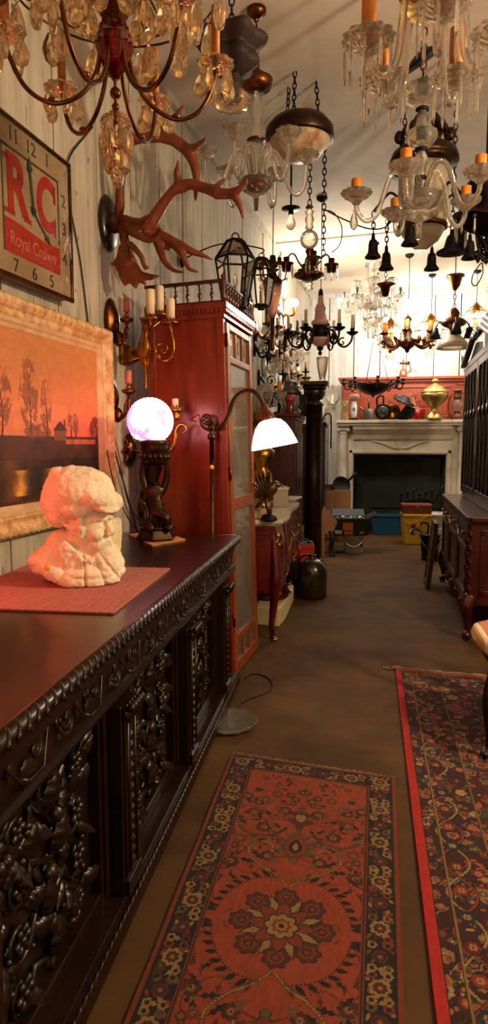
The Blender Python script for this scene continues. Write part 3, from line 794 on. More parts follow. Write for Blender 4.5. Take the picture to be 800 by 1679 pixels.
text_mesh('Royal Crown', .066, PFC @ T(0, -.145, .0576), mat('band_letters', '#c47a58', .6), 'lettering', ck, font_scale=(.9, 1.1))
m = MB()
for (x0, x1, y0, y1) in ((-.195, .195, .178, .188), (.188, .198, -.075, .188), (-.198, -.188, -.2, .188)): m.bx(x0, x1, y0, y1, .0558, .0568, PFC)
m.build('inner_line', DINK, ck)
for nme, a_, b_ in (('12', 0, .235), ('1', .115, .235), ('2', .236, .115), ('3', .236, 0), ('4', .236, -.125), ('5', .125, -.243), ('6', 0, -.243), ('7', -.125, -.243), ('8', -.236, -.125), ('9', -.236, 0), ('10', -.236, .115), ('11', -.115, .235)):
    text_mesh(nme, .072, PFC @ T(a_, b_, .0566), DINK, 'numeral', ck)
for L, ang, nm in ((.2, .12, 'minute_hand'), (.155, -2.25, 'hour_hand')):
    m = MB(); m.prism([(-.004, -.02), (.004, -.02), (.0045, L * .72), (.016, L * .74), (0, L), (-.016, L * .74), (-.0045, L * .72)], .0015, PFC @ T(0, 0, .0625 if L > .18 else .060) @ RZ(ang)); m.build(nm, DINK, ck)
m = MB(); m.cyl((.056, 0, 0), (.066, 0, 0), .012); m.build('hub', DINK, ck)
n = 12; vs = []; fs = []
for i in range(n + 1):
    for j in range(n + 1):
        a_ = -1 + 2 * i / n; b_ = -1 + 2 * j / n; vs.append((.066 + .03 * (1 - a_ ** 4) * (1 - b_ ** 4), a_ * (CH - .006), b_ * (CH - .006)))
for i in range(n):
    for j in range(n): fs.append((i * (n + 1) + j, (i + 1) * (n + 1) + j, (i + 1) * (n + 1) + j + 1, i * (n + 1) + j + 1))
m = MB(); m.add(vs, fs, None, True); m.build('glass_cover', PANEGL, ck)
m = MB(); mould(m, [(0, .04), (-.006, .055), (-.002, .066), (.008, .07), (.012, .064)], 2 * CH, 2 * CH, -CH, -CH); m.build('bezel', OLDBRASS, ck)
m = MB(); p = [wallp(108, 275, .01), wallp(118, 250, .012), wallp(138, 225, .012), wallp(152, 208, .014)]; m.tube(smooth_path(p), .004, 6)
o = m.build('hanging_wire', CORD); tag(o, 'short black cord rising from the top corner of the clock', 'cord')
m = MB(); p = [wallp(113, 330, .008), wallp(122, 375, .006), wallp(132, 430, .006), wallp(141, 500, .006), wallp(148, 560, .006)]; m.tube(smooth_path(p), .004, 6)
o = m.build('hanging_wire', CORD); tag(o, 'black cord hanging from the clock down behind the painting', 'cord')
m = MB(); p = [wallp(173, 640, .02), wallp(178, 690, .02), wallp(190, 745, .02), wallp(205, 800, .025), wallp(222, 860, .03), wallp(226, 880, .03)]; m.tube(smooth_path(p), .0045, 6)
o = m.build('hanging_wire', CORD); tag(o, 'thick black cord slanting down the wall beside the globe lamp', 'cord')
m = MB(); p = [wallp(176, 660, .012), wallp(184, 700, .012), wallp(196, 750, .012), wallp(204, 800, .014), wallp(215, 835, .02), wallp(238, 866, .03)]; m.tube(smooth_path(p), .003, 6)
o = m.build('hanging_wire', REDCORD); tag(o, 'thin red cord slanting down the wall beside the globe lamp', 'cord')
# ------------------------------------------------------------------ tall display cabinet
CA = -math.atan2(.055, .56)
cb = thing('display_cabinet', 'tall red mahogany display cabinet with glazed door and spindle gallery', 'cabinet', (-.60, 3.335, .005), CA); cb.rotation_euler = (0, -.026, CA)
CW, CDp, CHt = .58, .42, 2.02
m = MB(); m.bx(-CDp, 0, 0, .022, .0, CHt - .06); m.bx(-.035, .004, -.004, .03, 0, CHt - .06); m.bx(-CDp, -CDp + .04, -.004, .026, 0, CHt - .06)
m.build('side_panel', W_RED, cb, .002)
m = MB(); m.bx(-CDp, 0, CW - .022, CW, 0, CHt - .06); m.build('side_panel', W_RED, cb, .002)
m = MB(); m.bx(-CDp, -CDp + .012, .022, CW - .022, .02, CHt - .06); m.build('back_panel', W_DARKRED, cb)
for z in (.03, .42, .62, .98, 1.2, 1.5):
    m = MB(); m.bx(-CDp + .012, -.03, .022, CW - .022, z, z + .016); m.build('shelf', W_RED2, cb)
m = MB()
m.bx(-CDp - .0, .014, -.014, CW + .014, CHt - .075, CHt - .045); m.bx(-CDp, .03, -.03, CW + .03, CHt - .03, CHt); m.bx(-CDp, .02, -.02, CW + .02, CHt - .046, CHt - .028)
for i in range(26): m.bx(.018, .027, -.02 + i * .0238, -.008 + i * .0238, CHt - .05, CHt - .03)
for i in range(18): m.bx(-CDp + .01 + i * .0238, -CDp + .022 + i * .0238, -.027, -.018, CHt - .05, CHt - .03)
m.build('cornice', W_RED, cb, .0015)
gal = MB()
gz0, gz1 = CHt, CHt + .115
gal.bx(-CDp + .0, .022, -.022, .0, gz1 - .016, gz1); gal.bx(.0, .022, -.022, CW + .022, gz1 - .016, gz1); gal.bx(-CDp, .022, CW, CW + .022, gz1 - .016, gz1)
gal.bx(.0, .022, -.022, CW + .022, gz0, gz0 + .01); gal.bx(-CDp, .022, -.022, 0, gz0, gz0 + .01)
go = gal.build('gallery_rail', W_DARKRED, cb, .002)
sp = MB(); sp.lathe([(.005, 0), (.009, .006), (.005, .014), (.012, .034), (.011, .042), (.004, .056), (.009, .066), (.004, .074), (.011, .086), (.008, .1)], 10)
spm = sp.mesh('spindle', W_DARKRED)
for i in range(12): place('spindle', spm, go, T(.011, .012 + i * .0505, gz0 + .006))
for i in range(6): place('spindle', spm, go, T(-.05 - i * .066, -.011, gz0 + .006))
for (x, y) in ((.011, -.011), (.011, CW + .011)):
    m = MB(); m.lathe([(.012, 0), (.017, .03), (.012, .06), (.017, .1), (.014, .116), (.008, .122), (.013, .132), (0, .142)], 12, T(x, y, gz0)); m.build('corner_post', W_DARKRED, go)
# glazed door
dr = MB(); D0, D1 = .032, CW - .024
def dbar(y0, y1, z0, z1, x0=-.022, x1=.012): dr.bx(x0, x1, y0, y1, z0, z1)
dbar(D0, D0 + .055, .02, CHt - .09); dbar(D1 - .05, D1, .02, CHt - .09)
for z0, z1 in ((.02, .085), (.195, .235), (.93, 1.0), (1.725, 1.76), (CHt - .125, CHt - .09)): dbar(D0 + .055, D1 - .05, z0, z1)
for k in (1, 2):
    y = D0 + .055 + (D1 - D0 - .105) * k / 3
    dbar(y - .01, y + .01, .085, .195, -.018, .008); dbar(y - .01, y + .01, 1.76, CHt - .125, -.018, .008)
do = dr.build('door', W_RED2, cb, .004)
for z0, z1 in ((.085, .195), (.235, .93), (1.0, 1.725), (1.76, CHt - .125)):
    g = MB(); g.bx(-.006, -.003, D0 + .052, D1 - .047, z0 - .003, z1 + .003); g.build('pane', DUST_SHEEN, do)
m = MB(); m.ball((.02, D1 - .025, 1.05), (.012, .01, .012)); m.build('door_knob', BRASS, do)
for z in (.3, 1.1, 1.8):
    m = MB(); m.cyl((.012, D0 - .004, z), (.012, D0 - .004, z + .07), .006, 8); m.build('hinge', OLDBRASS, do)
# things seen through the glass
def cabloc(x, y, z): return cb_M @ Vector((x, y, z))
cb_M = T(-.60, 3.335, .005) @ RZ(CA) @ RY(-.026)
def simple(name, label, cat, mb, m, loc, rotz=0, group=None, **kw):
    o = mb.build(name, m, None, M=T(loc) @ RZ(rotz), **kw); return tag(o, label, cat, group)
m = MB(); m.lathe([(.0, 0), (.05, 0), (.075, .02), (.085, .05), (.07, .08), (.075, .085), (.09, .052), (.08, .018), (.05, -.001)], 24)
simple('glass_bowl', 'small clear glass bowl on the cabinet shelf behind the lower pane', 'bowl', m, GLASSP, cabloc(-.2, .3, .638))
m = MB(); m.lathe([(0, 0), (.09, 0), (.1, .03), (.08, .1), (.04, .14), (.045, .17), (.0, .18)], 24)
simple('lidded_jar', 'pale lidded jar standing inside the cabinet behind the tall pane', 'jar', m, GREYGLAZE, cabloc(-.22, .3, 1.218))
m = MB(); m.lathe([(0, 0), (.05, 0), (.02, .015), (.015, .06), (.05, .1), (.07, .16), (.066, .16), (.046, .1), (.0, .065)], 20)
simple('glass_goblet', 'clear goblet on the cabinet shelf above the middle rail', 'goblet', m, GLASSP, cabloc(-.2, .2, .998))
simple('glass_goblet', 'clear goblet on the topmost glazed shelf of the cabinet', 'goblet', m, GLASSP, cabloc(-.2, .25, 1.518))

# ------------------------------------------------------------------ bridge floor lamp
LY = 3.297
p0 = at(347, 705, LY); lx, ly = p0.x, p0.y
fl2 = thing('floor_lamp', 'bronze bridge arm floor lamp with glowing white shade before the cabinet', 'lamp', (lx, ly, 0))
LL = lambda px, py, dy=0: at(px, py, LY + dy) - Vector((lx, ly, 0))
zt = LL(347, 690).z
m = MB(); m.lathe([(.033, 0), (.034, .008), (.02, .014), (.011, .03), (.011, zt - .18)], 16); m.build('base', BRONZE, fl2)
m = MB(); m.lathe([(.0115, zt - .2), (.0115, zt - .1), (.02, zt - .095), (.024, zt - .08), (.014, zt - .066), (.012, zt - .05), (.02, zt - .04), (.021, zt - .03), (.01, zt - .018), (.008, zt)], 16); m.build('pole', BRONZE, fl2)
m = MB()
m.tube(smooth_path([LL(329, 690), LL(331, 698), LL(340, 704), LL(352, 704), LL(366, 695), LL(375, 680), LL(381, 660), LL(392, 646), LL(408, 640), LL(420, 645), LL(429, 657), LL(433, 667)], 5), [.006, .008, .011, .011, .011, .011, .009], 10)
m.torus((0, 0, 0), .026, .0045, 20, 6, T(LL(339, 688)) @ RX(PI / 2)); m.torus((0, 0, 0), .012, .004, 14, 6, T(LL(339, 688)) @ RX(PI / 2))
for i in range(6):
    a_ = PI * i / 3; m.tube([LL(339, 688) + Vector((.012 * math.cos(a_), 0, .012 * math.sin(a_))), LL(339, 688) + Vector((.028 * math.cos(a_ + .3), 0, .028 * math.sin(a_ + .3)))], [.005, .002], 6)
m.tube(smooth_path([LL(329, 690), LL(326, 680), LL(320, 683), LL(314, 688), LL(322, 692)], 4), .003, 6)
m.ball(LL(347, 700), .018)
ar = m.build('bridge_arm', BRONZE, fl2)
sa, sb_ = LL(432, 664), LL(442, 691)
AX = axis(sa, sb_); hL = (sb_ - sa).length
m = MB(); m.lathe([(.012, -.01), (.016, 0), (.018, hL * .3), (.03, hL * .65), (.036, hL * .9), (.03, hL)], 18, AX); m.build('socket', mat('lamp_socket', '#4c2018', .4, .4), fl2)
SHADE = mat('glowing_shade', '#f5ead8', .4, emit='#ffe6c4', es=7.5)
sL = .165
AX2 = T(sb_) @ (Vector((.035, 0, -1))).to_track_quat('Z', 'Y').to_matrix().to_4x4()
AX2 = T(LL(442, 688)) @ RY(-.19) @ RX(PI)
m = MB(); m.lathe([(.034, .0), (.056, .008), (.08, .034), (.1, .075), (.113, .112), (.121, .14), (.118, .141), (.109, .112), (.095, .075), (.074, .034), (.05, .012), (.03, .003)], 40, AX2)
m.build('shade', SHADE, fl2); SHADEP = AX2 @ Vector((0, 0, .12))
m = MB(); a_ = LL(414, 738)
for i in range(22): m.ball((a_.x, a_.y, a_.z - i * .0075), .0032, 6, 4)
m.ball((a_.x, a_.y, a_.z - .172), (.005, .005, .009), 8, 6)
m.build('pull_chain', BRASS, fl2)
m = MB(); m.lathe([(0, 0), (.012, 0), (.012, .0015), (0, .0015)], 16, T(LL(348, 766) + Vector((.0, -.0125, 0))) @ RX(PI / 2)); m.build('price_sticker', STICKER, fl2)

# ------------------------------------------------------------------ antlers on a wooden plaque
an = thing('mounted_antlers', 'reddish brown caribou antlers mounted on a dark oval plaque on the planks', 'antlers', wallp(176, 367, .002), WANG)
anM = (T(an.location) @ RZ(WANG)).inverted()
m = MB(); m.lathe([(0, 0), (.1, 0), (.112, .008), (.1, .02), (.085, .03), (0, .034)], 28, RY(PI / 2) @ S(1.25, .85, 1)); m.build('plaque', W_BLACK, an)
m = MB(); m.ball((.04, 0, 0), (.045, .045, .05), 14, 10); m.build('skull_cap', mat('skull_leather', '#4a1c12', .6, var=.3), an)
AYM = 3.17
def A(px, py, dy=0): return anM @ at(px, py, AYM + dy)
m = MB()
def tine(pts, r, k=5):
    r = [x * 1.15 + .002 for x in r]
    m.tube(smooth_path([A(*p) for p in pts], k), r, 10)
def palm(pts, t=.022, dy=0, bend=0):
    P = [A(x, y, dy) for x, y in pts]; c = sum(P, Vector()) / len(P); n = len(P)
    off = (anM.to_3x3() @ Vector((0, t / 2, 0)))
    vs = [p - off for p in P] + [p + off for p in P]
    fs = [tuple(range(n))[::-1], tuple(range(n, 2 * n))] + [(i, (i + 1) % n, n + (i + 1) % n, n + i) for i in range(n)]
    m.add(vs, fs)
# first antler: beam rising to a palm with tines
tine([(190, 368, .12), (196, 345, .06), (197, 310, .02), (201, 270, 0), (208, 240, -.01), (222, 222, -.02)], [.024, .021, .019, .018, .02, .03])
palm([(214, 238), (226, 222), (250, 213), (272, 206), (292, 222), (310, 236), (318, 252), (302, 254), (280, 238), (262, 233), (236, 234)], .024, -.02)
tine([(265, 212, -.02), (282, 198, -.03), (292, 186, -.05), (302, 172, -.06)], [.022, .015, .01, .004])
tine([(305, 245, -.02), (318, 242, -.04), (330, 234, -.06), (337, 226, -.08)], [.02, .013, .008, .003])
tine([(308, 246, -.02), (318, 268, -.02), (322, 295, -.03), (321, 312, -.03), (320, 330, -.03)], [.026, .02, .014, .009, .003])
tine([(228, 225, -.02), (236, 215, .03), (250, 205, .06)], [.018, .012, .004])
# second antler: beam sweeping right
tine([(196, 362, .12), (214, 372, .05), (240, 372, 0), (256, 352, -.02), (274, 325, -.04), (290, 308, -.05), (310, 302, -.06), (335, 308, -.07), (358, 316, -.09)], [.024, .026, .034, .024, .019, .02, .02, .02, .024])
palm([(292, 300), (312, 300), (320, 306), (302, 316), (286, 318), (276, 326), (274, 318)], .022, -.05)
tine([(294, 304, -.05), (290, 286, -.06), (291, 272, -.08), (292, 262, -.09)], [.02, .013, .008, .003])
tine([(352, 316, -.09), (375, 318, -.1), (390, 312, -.12), (402, 300, -.14), (406, 292, -.15)], [.022, .018, .014, .008, .003])
tine([(380, 317, -.1), (390, 330, -.11), (395, 345, -.11), (399, 360, -.11)], [.018, .013, .008, .003])
tine([(348, 314, -.08), (362, 300, -.05), (370, 292, -.03)], [.016, .01, .003])
# lower palms
palm([(228, 372), (246, 362), (262, 372), (284, 400), (276, 412), (262, 402), (254, 394), (240, 388)], .026, 0)
tine([(262, 388, 0), (290, 400, -.02), (315, 412, -.03), (335, 420, -.03), (349, 426, -.03)], [.026, .02, .014, .008, .003])
tine([(288, 402, -.02), (300, 420, -.04), (308, 438, -.05), (318, 444, -.05), (326, 446, -.05)], [.02, .013, .009, .006, .003])
tine([(258, 392, 0), (264, 415, -.04), (272, 432, -.06), (286, 444, -.07), (303, 447, -.08)], [.024, .016, .012, .008, .003])
tine([(205, 360, .06), (222, 364, 0), (236, 360, -.06), (247, 350, -.1)], [.02, .016, .011, .003])
tine([(205, 372, .05), (225, 385, -.04), (245, 394, -.1), (261, 388, -.13)], [.02, .016, .011, .003])
tine([(200, 372, .08), (205, 395, .03), (208, 415, .01), (214, 432, 0)], [.02, .02, .024, .03])
palm([(196, 402), (208, 408), (222, 428), (234, 446), (262, 452), (246, 460), (238, 458), (240, 470), (228, 462), (222, 474), (212, 464), (204, 470), (196, 456), (188, 436), (180, 434), (190, 424)], .022, 0)
tine([(212, 400, -.02), (224, 410, -.05), (232, 422, -.07), (238, 440, -.08), (245, 436, -.08)], [.014, .012, .01, .007, .003])
me = remeshed(m, .0062, 4, .5, lambda v: v + noise.noise_vector(v * 20) * .0025)
ANT = mat('antler_horn', '#7c3a12', .48, col2='#511f08', scale=9, bump=.0008, coat=.2); me.materials.append(ANT)
place('antler_pair', me, an)

# ------------------------------------------------------------------ candle sconces on the left wall
CUP = [(0, -.018), (.006, -.016), (.01, -.006), (.03, .002), (.037, .01), (.036, .016), (.028, .02), (.014, .022), (0, .022)]
def candle(mb, p, r, h): mb.lathe([(0, 0), (r, 0), (r, h - .003), (r * .85, h), (0, h - .002)], 14, T(p))
def single_sconce(px, py, cx_, cy_, lab):
    o = wallp(px, py, .002); s_ = thing('wall_sconce', lab, 'sconce', o, WANG)
    Mi = (T(o) @ RZ(WANG)).inverted(); Yc = o.y - .03
    L = lambda x, y: Mi @ at(x, y, Yc)
    m = MB(); m.lathe([(0, .0), (.055, 0), (.068, .006), (.06, .02), (.045, .03), (.04, .034), (.025, .045), (0, .05)], 24, RY(PI / 2) @ S(1.75, 1, 1)); m.build('backplate', OLDBRASS, s_)
    m = MB(); a_ = L(cx_, cy_)
    m.tube(smooth_path([(.03, 0, -.06), (.06, 0, -.1), (a_.x * .6 + .02, a_.y * .6, -.085), (a_.x * .85, a_.y, a_.z - .06), (a_.x, a_.y, a_.z - .03)], 5), [.02, .016, .009, .009, .008], 10)
    m.ball((.045, 0, -.09), (.03, .025, .04))
    m.lathe(CUP, 18, T(a_)); m.lathe([(0, -.09), (.005, -.085), (.009, -.07), (.004, -.055), (.014, -.035), (.006, -.02)], 12, T(a_))
    m.build('arm', OLDBRASS, s_)
    m = MB(); candle(m, a_ + Vector((0, 0, .05)), .0175, .066); c_ = m.build('candle_sleeve', PINKSL, s_)
    m = MB(); m.lathe([(.012, .0), (.014, .02), (.006, .03), (.008, .055)], 10, T(a_ + Vector((0, 0, .015)))); m.build('socket', BRASS, s_)
    return s_
single_sconce(181, 527, 208, 528, 'single candle brass sconce just right of the top corner of the painting')
single_sconce(179, 652, 211, 645, 'single candle brass sconce left of the globe lamp, below another like it')
o = wallp(206, 582, .002); s_ = thing('wall_sconce', 'large brass sconce with two scroll arms and tall cream candles', 'sconce', o, WANG)
Mi = (T(o) @ RZ(WANG)).inverted(); YS = 3.22
L = lambda x, y, d=0: Mi @ at(x, y, YS + d)
hb = L(238, 573)
m = MB(); m.lathe([(.075, 0), (.082, .008), (.07, .02), (.06, .05), (.025, hb.x * .6), (.018, hb.x * .75)], 4, T(0, hb.y * .1, hb.z * .1) @ RY(PI / 2) @ RZ(PI / 4), False); m.build('backplate', BRASS, s_, .003)
m = MB(); M_ = T(hb)
m.cyl((hb.x * .4, hb.y * .4, hb.z * .4), hb, .014)
m.lathe([(0, -.2), (.008, -.196), (.009, -.185), (.004, -.178), (.009, -.165), (.006, -.15), (.01, -.135), (.007, -.12), (.013, -.11), (.01, -.098), (.024, -.07), (.036, -.03), (.038, 0), (.034, .03), (.02, .065), (.013, .085), (.016, .1), (.012, .12), (.02, .14)], 20, M_); m.build('body', BRASS, s_)
for (cx_, cy_, d, nm) in ((247, 527, -.06, 0), (280, 534, -.05, 1), (262, 521, .06, 2)):
    c_ = L(cx_, cy_, d); ao = MB()
    if nm == 1:
        ao.tube(smooth_path([hb + Vector((.02, 0, -.01)), L(258, 580, d), L(263, 589, d), L(275, 590, d), L(284, 578, d), L(284, 560, d), L(281, 545, d), c_], 5), .008, 8)
        sp_ = spiral(.045, 1.4, -1, -2.2); ctr = L(267, 573, d)
        ao.tube([(ctr.x + p[0], ctr.y, ctr.z + p[1]) for p in sp_], [.008, .006, .004], 8)
    else: ao.tube(smooth_path([hb + Vector((.0, 0, .05)), (hb + c_) / 2 + Vector((.0, 0, .03)), c_ - Vector((0, 0, .02))], 5), .009, 8)
    ao.lathe([(0, -.02), (.008, -.018), (.012, 0), (.05, .006), (.056, .012), (.052, .014), (.016, .01), (0, .01)], 20, T(c_))
    for i in range(10):
        a_ = 2 * PI * i / 10; ao.leaf(.03, .016, T(c_ + Vector((.022 * math.cos(a_), .022 * math.sin(a_), .008))) @ RZ(a_ - PI / 2) @ RX(1.25), 1, .2)
    a2 = ao.build('arm', BRASS, s_)
    m = MB(); candle(m, c_ + Vector((0, 0, .01)), .0215, (.145, .12, .15)[nm]); m.build('candle', WAX, a2)
o = wallp(209, 738, .002); s_ = thing('wall_sconce', 'gilt leafy sconce half hidden behind the glowing globe', 'sconce', o, WANG)
Mi = (T(o) @ RZ(WANG)).inverted(); YS = 3.25; L = lambda x, y, d=0: Mi @ at(x, y, YS + d)
m = MB(); m.lathe([(0, 0), (.04, 0), (.055, .01), (.045, .03), (.02, .05), (0, .055)], 16, RY(PI / 2) @ S(1.7, 1, 1))
for i in range(8): m.leaf(.07, .04, RY(PI / 2) @ RZ(i * PI / 4) @ T(0, .02, .02), 2, .4)
m.build('backplate', OLDBRASS, s_)
m = MB(); c_ = L(290, 668)
m.tube(smooth_path([(.04, 0, 0), L(250, 745), L(280, 738), L(287, 720), L(288, 708), L(293, 698), L(302, 697), L(305, 706), L(299, 711)], 5), [.009, .011, .012, .011, .011, .009, .007, .004], 9)
m.lathe([(0, -.05), (.01, -.045), (.018, -.02), (.01, -.01), (.03, 0), (.035, .01), (.03, .012), (0, .008)], 16, T(c_ + Vector((0, 0, -.02))))
for i in range(10):
    a_ = 2 * PI * i / 10; m.leaf(.036, .016, T(c_ + Vector((.024 * math.cos(a_), .024 * math.sin(a_), -.02))) @ RZ(a_ - PI / 2) @ RX(1.15), 1, .2)
m.build('arm', GOLD, s_)
m = MB(); candle(m, c_ + Vector((-.008, 0, -.01)), .016, .055); m.build('candle', WAX, s_)

# ------------------------------------------------------------------ rugs
class Paint:
    def __init__(s, w, h, step, base):
        s.nx, s.ny = int(w / step) + 1, int(h / step) + 1
        s.X, s.Y = np.meshgrid(np.linspace(-w / 2, w / 2, s.nx), np.linspace(0, h, s.ny))
        s.img = np.zeros((s.ny, s.nx, 3)) + cl(base); s.U, s.V = s.X, s.Y; s.clip = np.ones_like(s.X, bool)
    def fill(s, mask, c): s.img[mask & s.clip] = cl(c)
    def win(s, cx, cy, r):
        return (np.abs(s.U - cx) < r) & (np.abs(s.V - cy) < r)
    def rosette(s, cx, cy, r, n, cols, a0=0, sq=1.0):
        k = s.win(cx, cy, r * 1.5); i, j = np.nonzero(k)
        if not len(i): return
        x = s.U[i, j] - cx; y = (s.V[i, j] - cy) / sq; d = np.hypot(x, y); th = np.arctan2(y, x) + a0
        lob = .78 + .22 * np.abs(np.cos(n * th / 2)); ok = s.clip[i, j]
        for q_, c in cols:
            lb = lob if q_ > .45 else .85 + .15 * np.cos(n * th)
            mk = ok & (d < r * q_ * lb); s.img[i[mk], j[mk]] = cl(c)
    def leaf(s, cx, cy, L, W, ang, c, oc=None, notch=0):
        k = s.win(cx, cy, L * 1.1 + W); i, j = np.nonzero(k)
        if not len(i): return
        x = s.U[i, j] - cx; y = s.V[i, j] - cy; ca, sa = math.cos(ang), math.sin(ang)
        a_ = x * ca + y * sa; b_ = np.abs(-x * sa + y * ca); t = np.clip(a_ / L, 0, 1); w_ = W / 2 * np.sin(PI * t ** .8)
        if notch: w_ = w_ * (.7 + .3 * np.cos(t * notch * 2 * PI))
        ins = (a_ > 0) & (a_ < L) & s.clip[i, j]
        if oc is not None:
            mk = ins & (b_ < w_); s.img[i[mk], j[mk]] = cl(oc); mk = ins & (b_ < w_ - .0035); s.img[i[mk], j[mk]] = cl(c)
        else:
            mk = ins & (b_ < w_); s.img[i[mk], j[mk]] = cl(c)
    def vine(s, pts, w_, c, oc=None):
        pts = [p.to_2d() if hasattr(p, 'to_2d') else p for p in smooth_path([(p[0], p[1], 0) for p in pts], 8)]
        for ww, cc in (((w_ + .005, oc),) if oc else ()) + ((w_, c),):
            for p in pts:
                k = s.win(p[0], p[1], ww); i, j = np.nonzero(k)
                if not len(i): continue
                mk = (np.hypot(s.U[i, j] - p[0], s.V[i, j] - p[1]) < ww / 2) & s.clip[i, j]; s.img[i[mk], j[mk]] = cl(cc)
DK, TAN, RUST, RED1, OLV, BRN = '#21160f', '#a9804c', '#8a3a20', '#a84526', '#6b5a34', '#5d2c17'
RW, RH = .665, 1.75
P = Paint(RW, RH, .0021, RED1)
cyr = 1.75 - .92                                     # medallion centre, measured from the near end
P.img *= (.9 + .2 * fbm(P.nx, P.ny, 40, 60, 2)[..., None])
P.U = np.abs(P.X); P.V = np.abs(P.Y - cyr)           # fourfold symmetry
def ros(cx, cy, r, n=8, kind=0, a0=0):
    sets = [[(1.0, DK), (.9, BRN), (.62, DK), (.54, RUST), (.36, TAN), (.18, DK)], [(1.0, DK), (.9, TAN), (.6, BRN), (.4, RUST), (.2, TAN)], [(1.0, BRN), (.86, RUST), (.5, DK), (.4, TAN), (.2, BRN)]]
    P.rosette(cx, cy, r, n, sets[kind], a0)
def frond(pts, n=9, L=.05, side=1, c=DK, w=.006):
    P.vine(pts, w, c)
    sp_ = smooth_path([(p[0], p[1], 0) for p in pts], 6)
    for k in range(n):
        i = int((k + .5) / n * (len(sp_) - 2)); p = sp_[i]; d = sp_[i + 1] - p; a_ = math.atan2(d.y, d.x)
        P.leaf(p.x, p.y, L * (1 - .4 * k / n), L * .36, a_ + side * 1.0, c)
frond([(.04, .0 + .2), (.12, .17), (.175, .1), (.2, .02)], 9, .045, 1)
frond([(.2, .02), (.225, .1), (.21, .17)], 6, .05, -1)
P.vine([(.0, .16), (.05, .21), (.1, .24), (.15, .3), (.13, .36), (.08, .35), (.075, .31), (.1, .3)], .008, TAN, BRN)
P.vine([(.02, .3), (.06, .28), (.12, .2), (.18, .22), (.215, .27), (.2, .32)], .006, BRN)
P.vine([(.05, .44), (.09, .4), (.15, .39), (.2, .42), (.22, .48)], .007, OLV, DK); P.vine([(.0, .46), (.04, .5), (.1, .5), (.14, .55), (.2, .56)], .006, BRN)
P.vine([(.1, .62), (.14, .58), (.2, .6), (.225, .66)], .006, TAN, DK)
for (cx_, cy_, r, kd) in ((.085, .29, .026, 0), (.2, .24, .03, 0), (.19, .36, .026, 2), (.12, .44, .03, 0), (.215, .45, .024, 1), (.06, .56, .028, 0), (.165, .52, .03, 2), (.21, .62, .026, 0), (.1, .66, .022, 2), (.03, .64, .02, 0), (.15, .02, .018, 2), (.045, .37, .022, 2), (.23, .16, .02, 0), (.155, .62, .02, 1), (.225, .55, .02, 2)):
    ros(cx_, cy_, r, 8, kd)
for (cx_, cy_, L_, a_) in ((.1, .27, .06, .8), (.12, .25, .06, .2), (.14, .33, .055, 1.2), (.17, .29, .05, -.4), (.06, .42, .05, 2), (.18, .44, .05, .7), (.1, .38, .045, -.6), (.14, .48, .05, 1.4), (.1, .52, .05, .5), (.2, .5, .04, 2), (.05, .6, .05, .7), (.13, .59, .05, -.3), (.19, .57, .045, 1.2), (.03, .52, .04, 1.8), (.22, .38, .04, 1.5), (.21, .2, .05, 2.2), (.05, .25, .05, 1.0), (.07, .32, .05, 2.4), (.16, .16, .045, .6), (.23, .3, .035, 1.1), (.14, .66, .04, .4)):
    P.leaf(cx_, cy_, L_, L_ * .4, a_, DK if R.random() < .6 else OLV, None, 3)
P.leaf(0, .27, .2, .13, PI / 2, OLV, DK, 4); P.leaf(0, .29, .15, .085, PI / 2, RUST, BRN); P.leaf(0, .32, .08, .045, PI / 2, DK); P.leaf(0, .335, .045, .02, PI / 2, TAN)   # palmette
P.leaf(0, .46, .14, .1, PI / 2, BRN, DK, 3); P.leaf(0, .5, .07, .045, PI / 2, TAN, DK)
rr = random.Random(21)
for k in range(80):
    x, y = rr.uniform(.0, .235), rr.uniform(.2, .8)
    if abs(x) < .06 and .24 < y < .5: continue
    if k % 4 == 0: ros(x, y, rr.uniform(.012, .019), rr.choice((5, 6, 8)), rr.choice((0, 2)))
    else: P.leaf(x, y, rr.uniform(.03, .05), rr.uniform(.012, .018), rr.uniform(0, 6.28), rr.choice((DK, BRN, OLV, BRN, '#7d4a26')), None, rr.choice((2, 3)))
P.rosette(0, 0, .165, 8, [(1.0, RED1)], 0)
for k in range(8):
    a_ = PI / 4 * k
    P.U, P.V = P.X, P.Y - cyr
    P.rosette(.115 * math.cos(a_), .115 * math.sin(a_), .04, 7, [(1, DK), (.9, BRN), (.6, RUST), (.4, DK), (.25, RUST)])
    P.leaf(.04 * math.cos(a_ + PI / 8), .04 * math.sin(a_ + PI / 8), .085, .03, a_ + PI / 8, TAN, DK)
    P.leaf(.03 * math.cos(a_), .03 * math.sin(a_), .07, .045, a_, RUST, DK)
P.rosette(0, 0, .052, 8, [(1.0, DK), (.9, TAN), (.55, RUST), (.4, TAN), (.2, DK)])
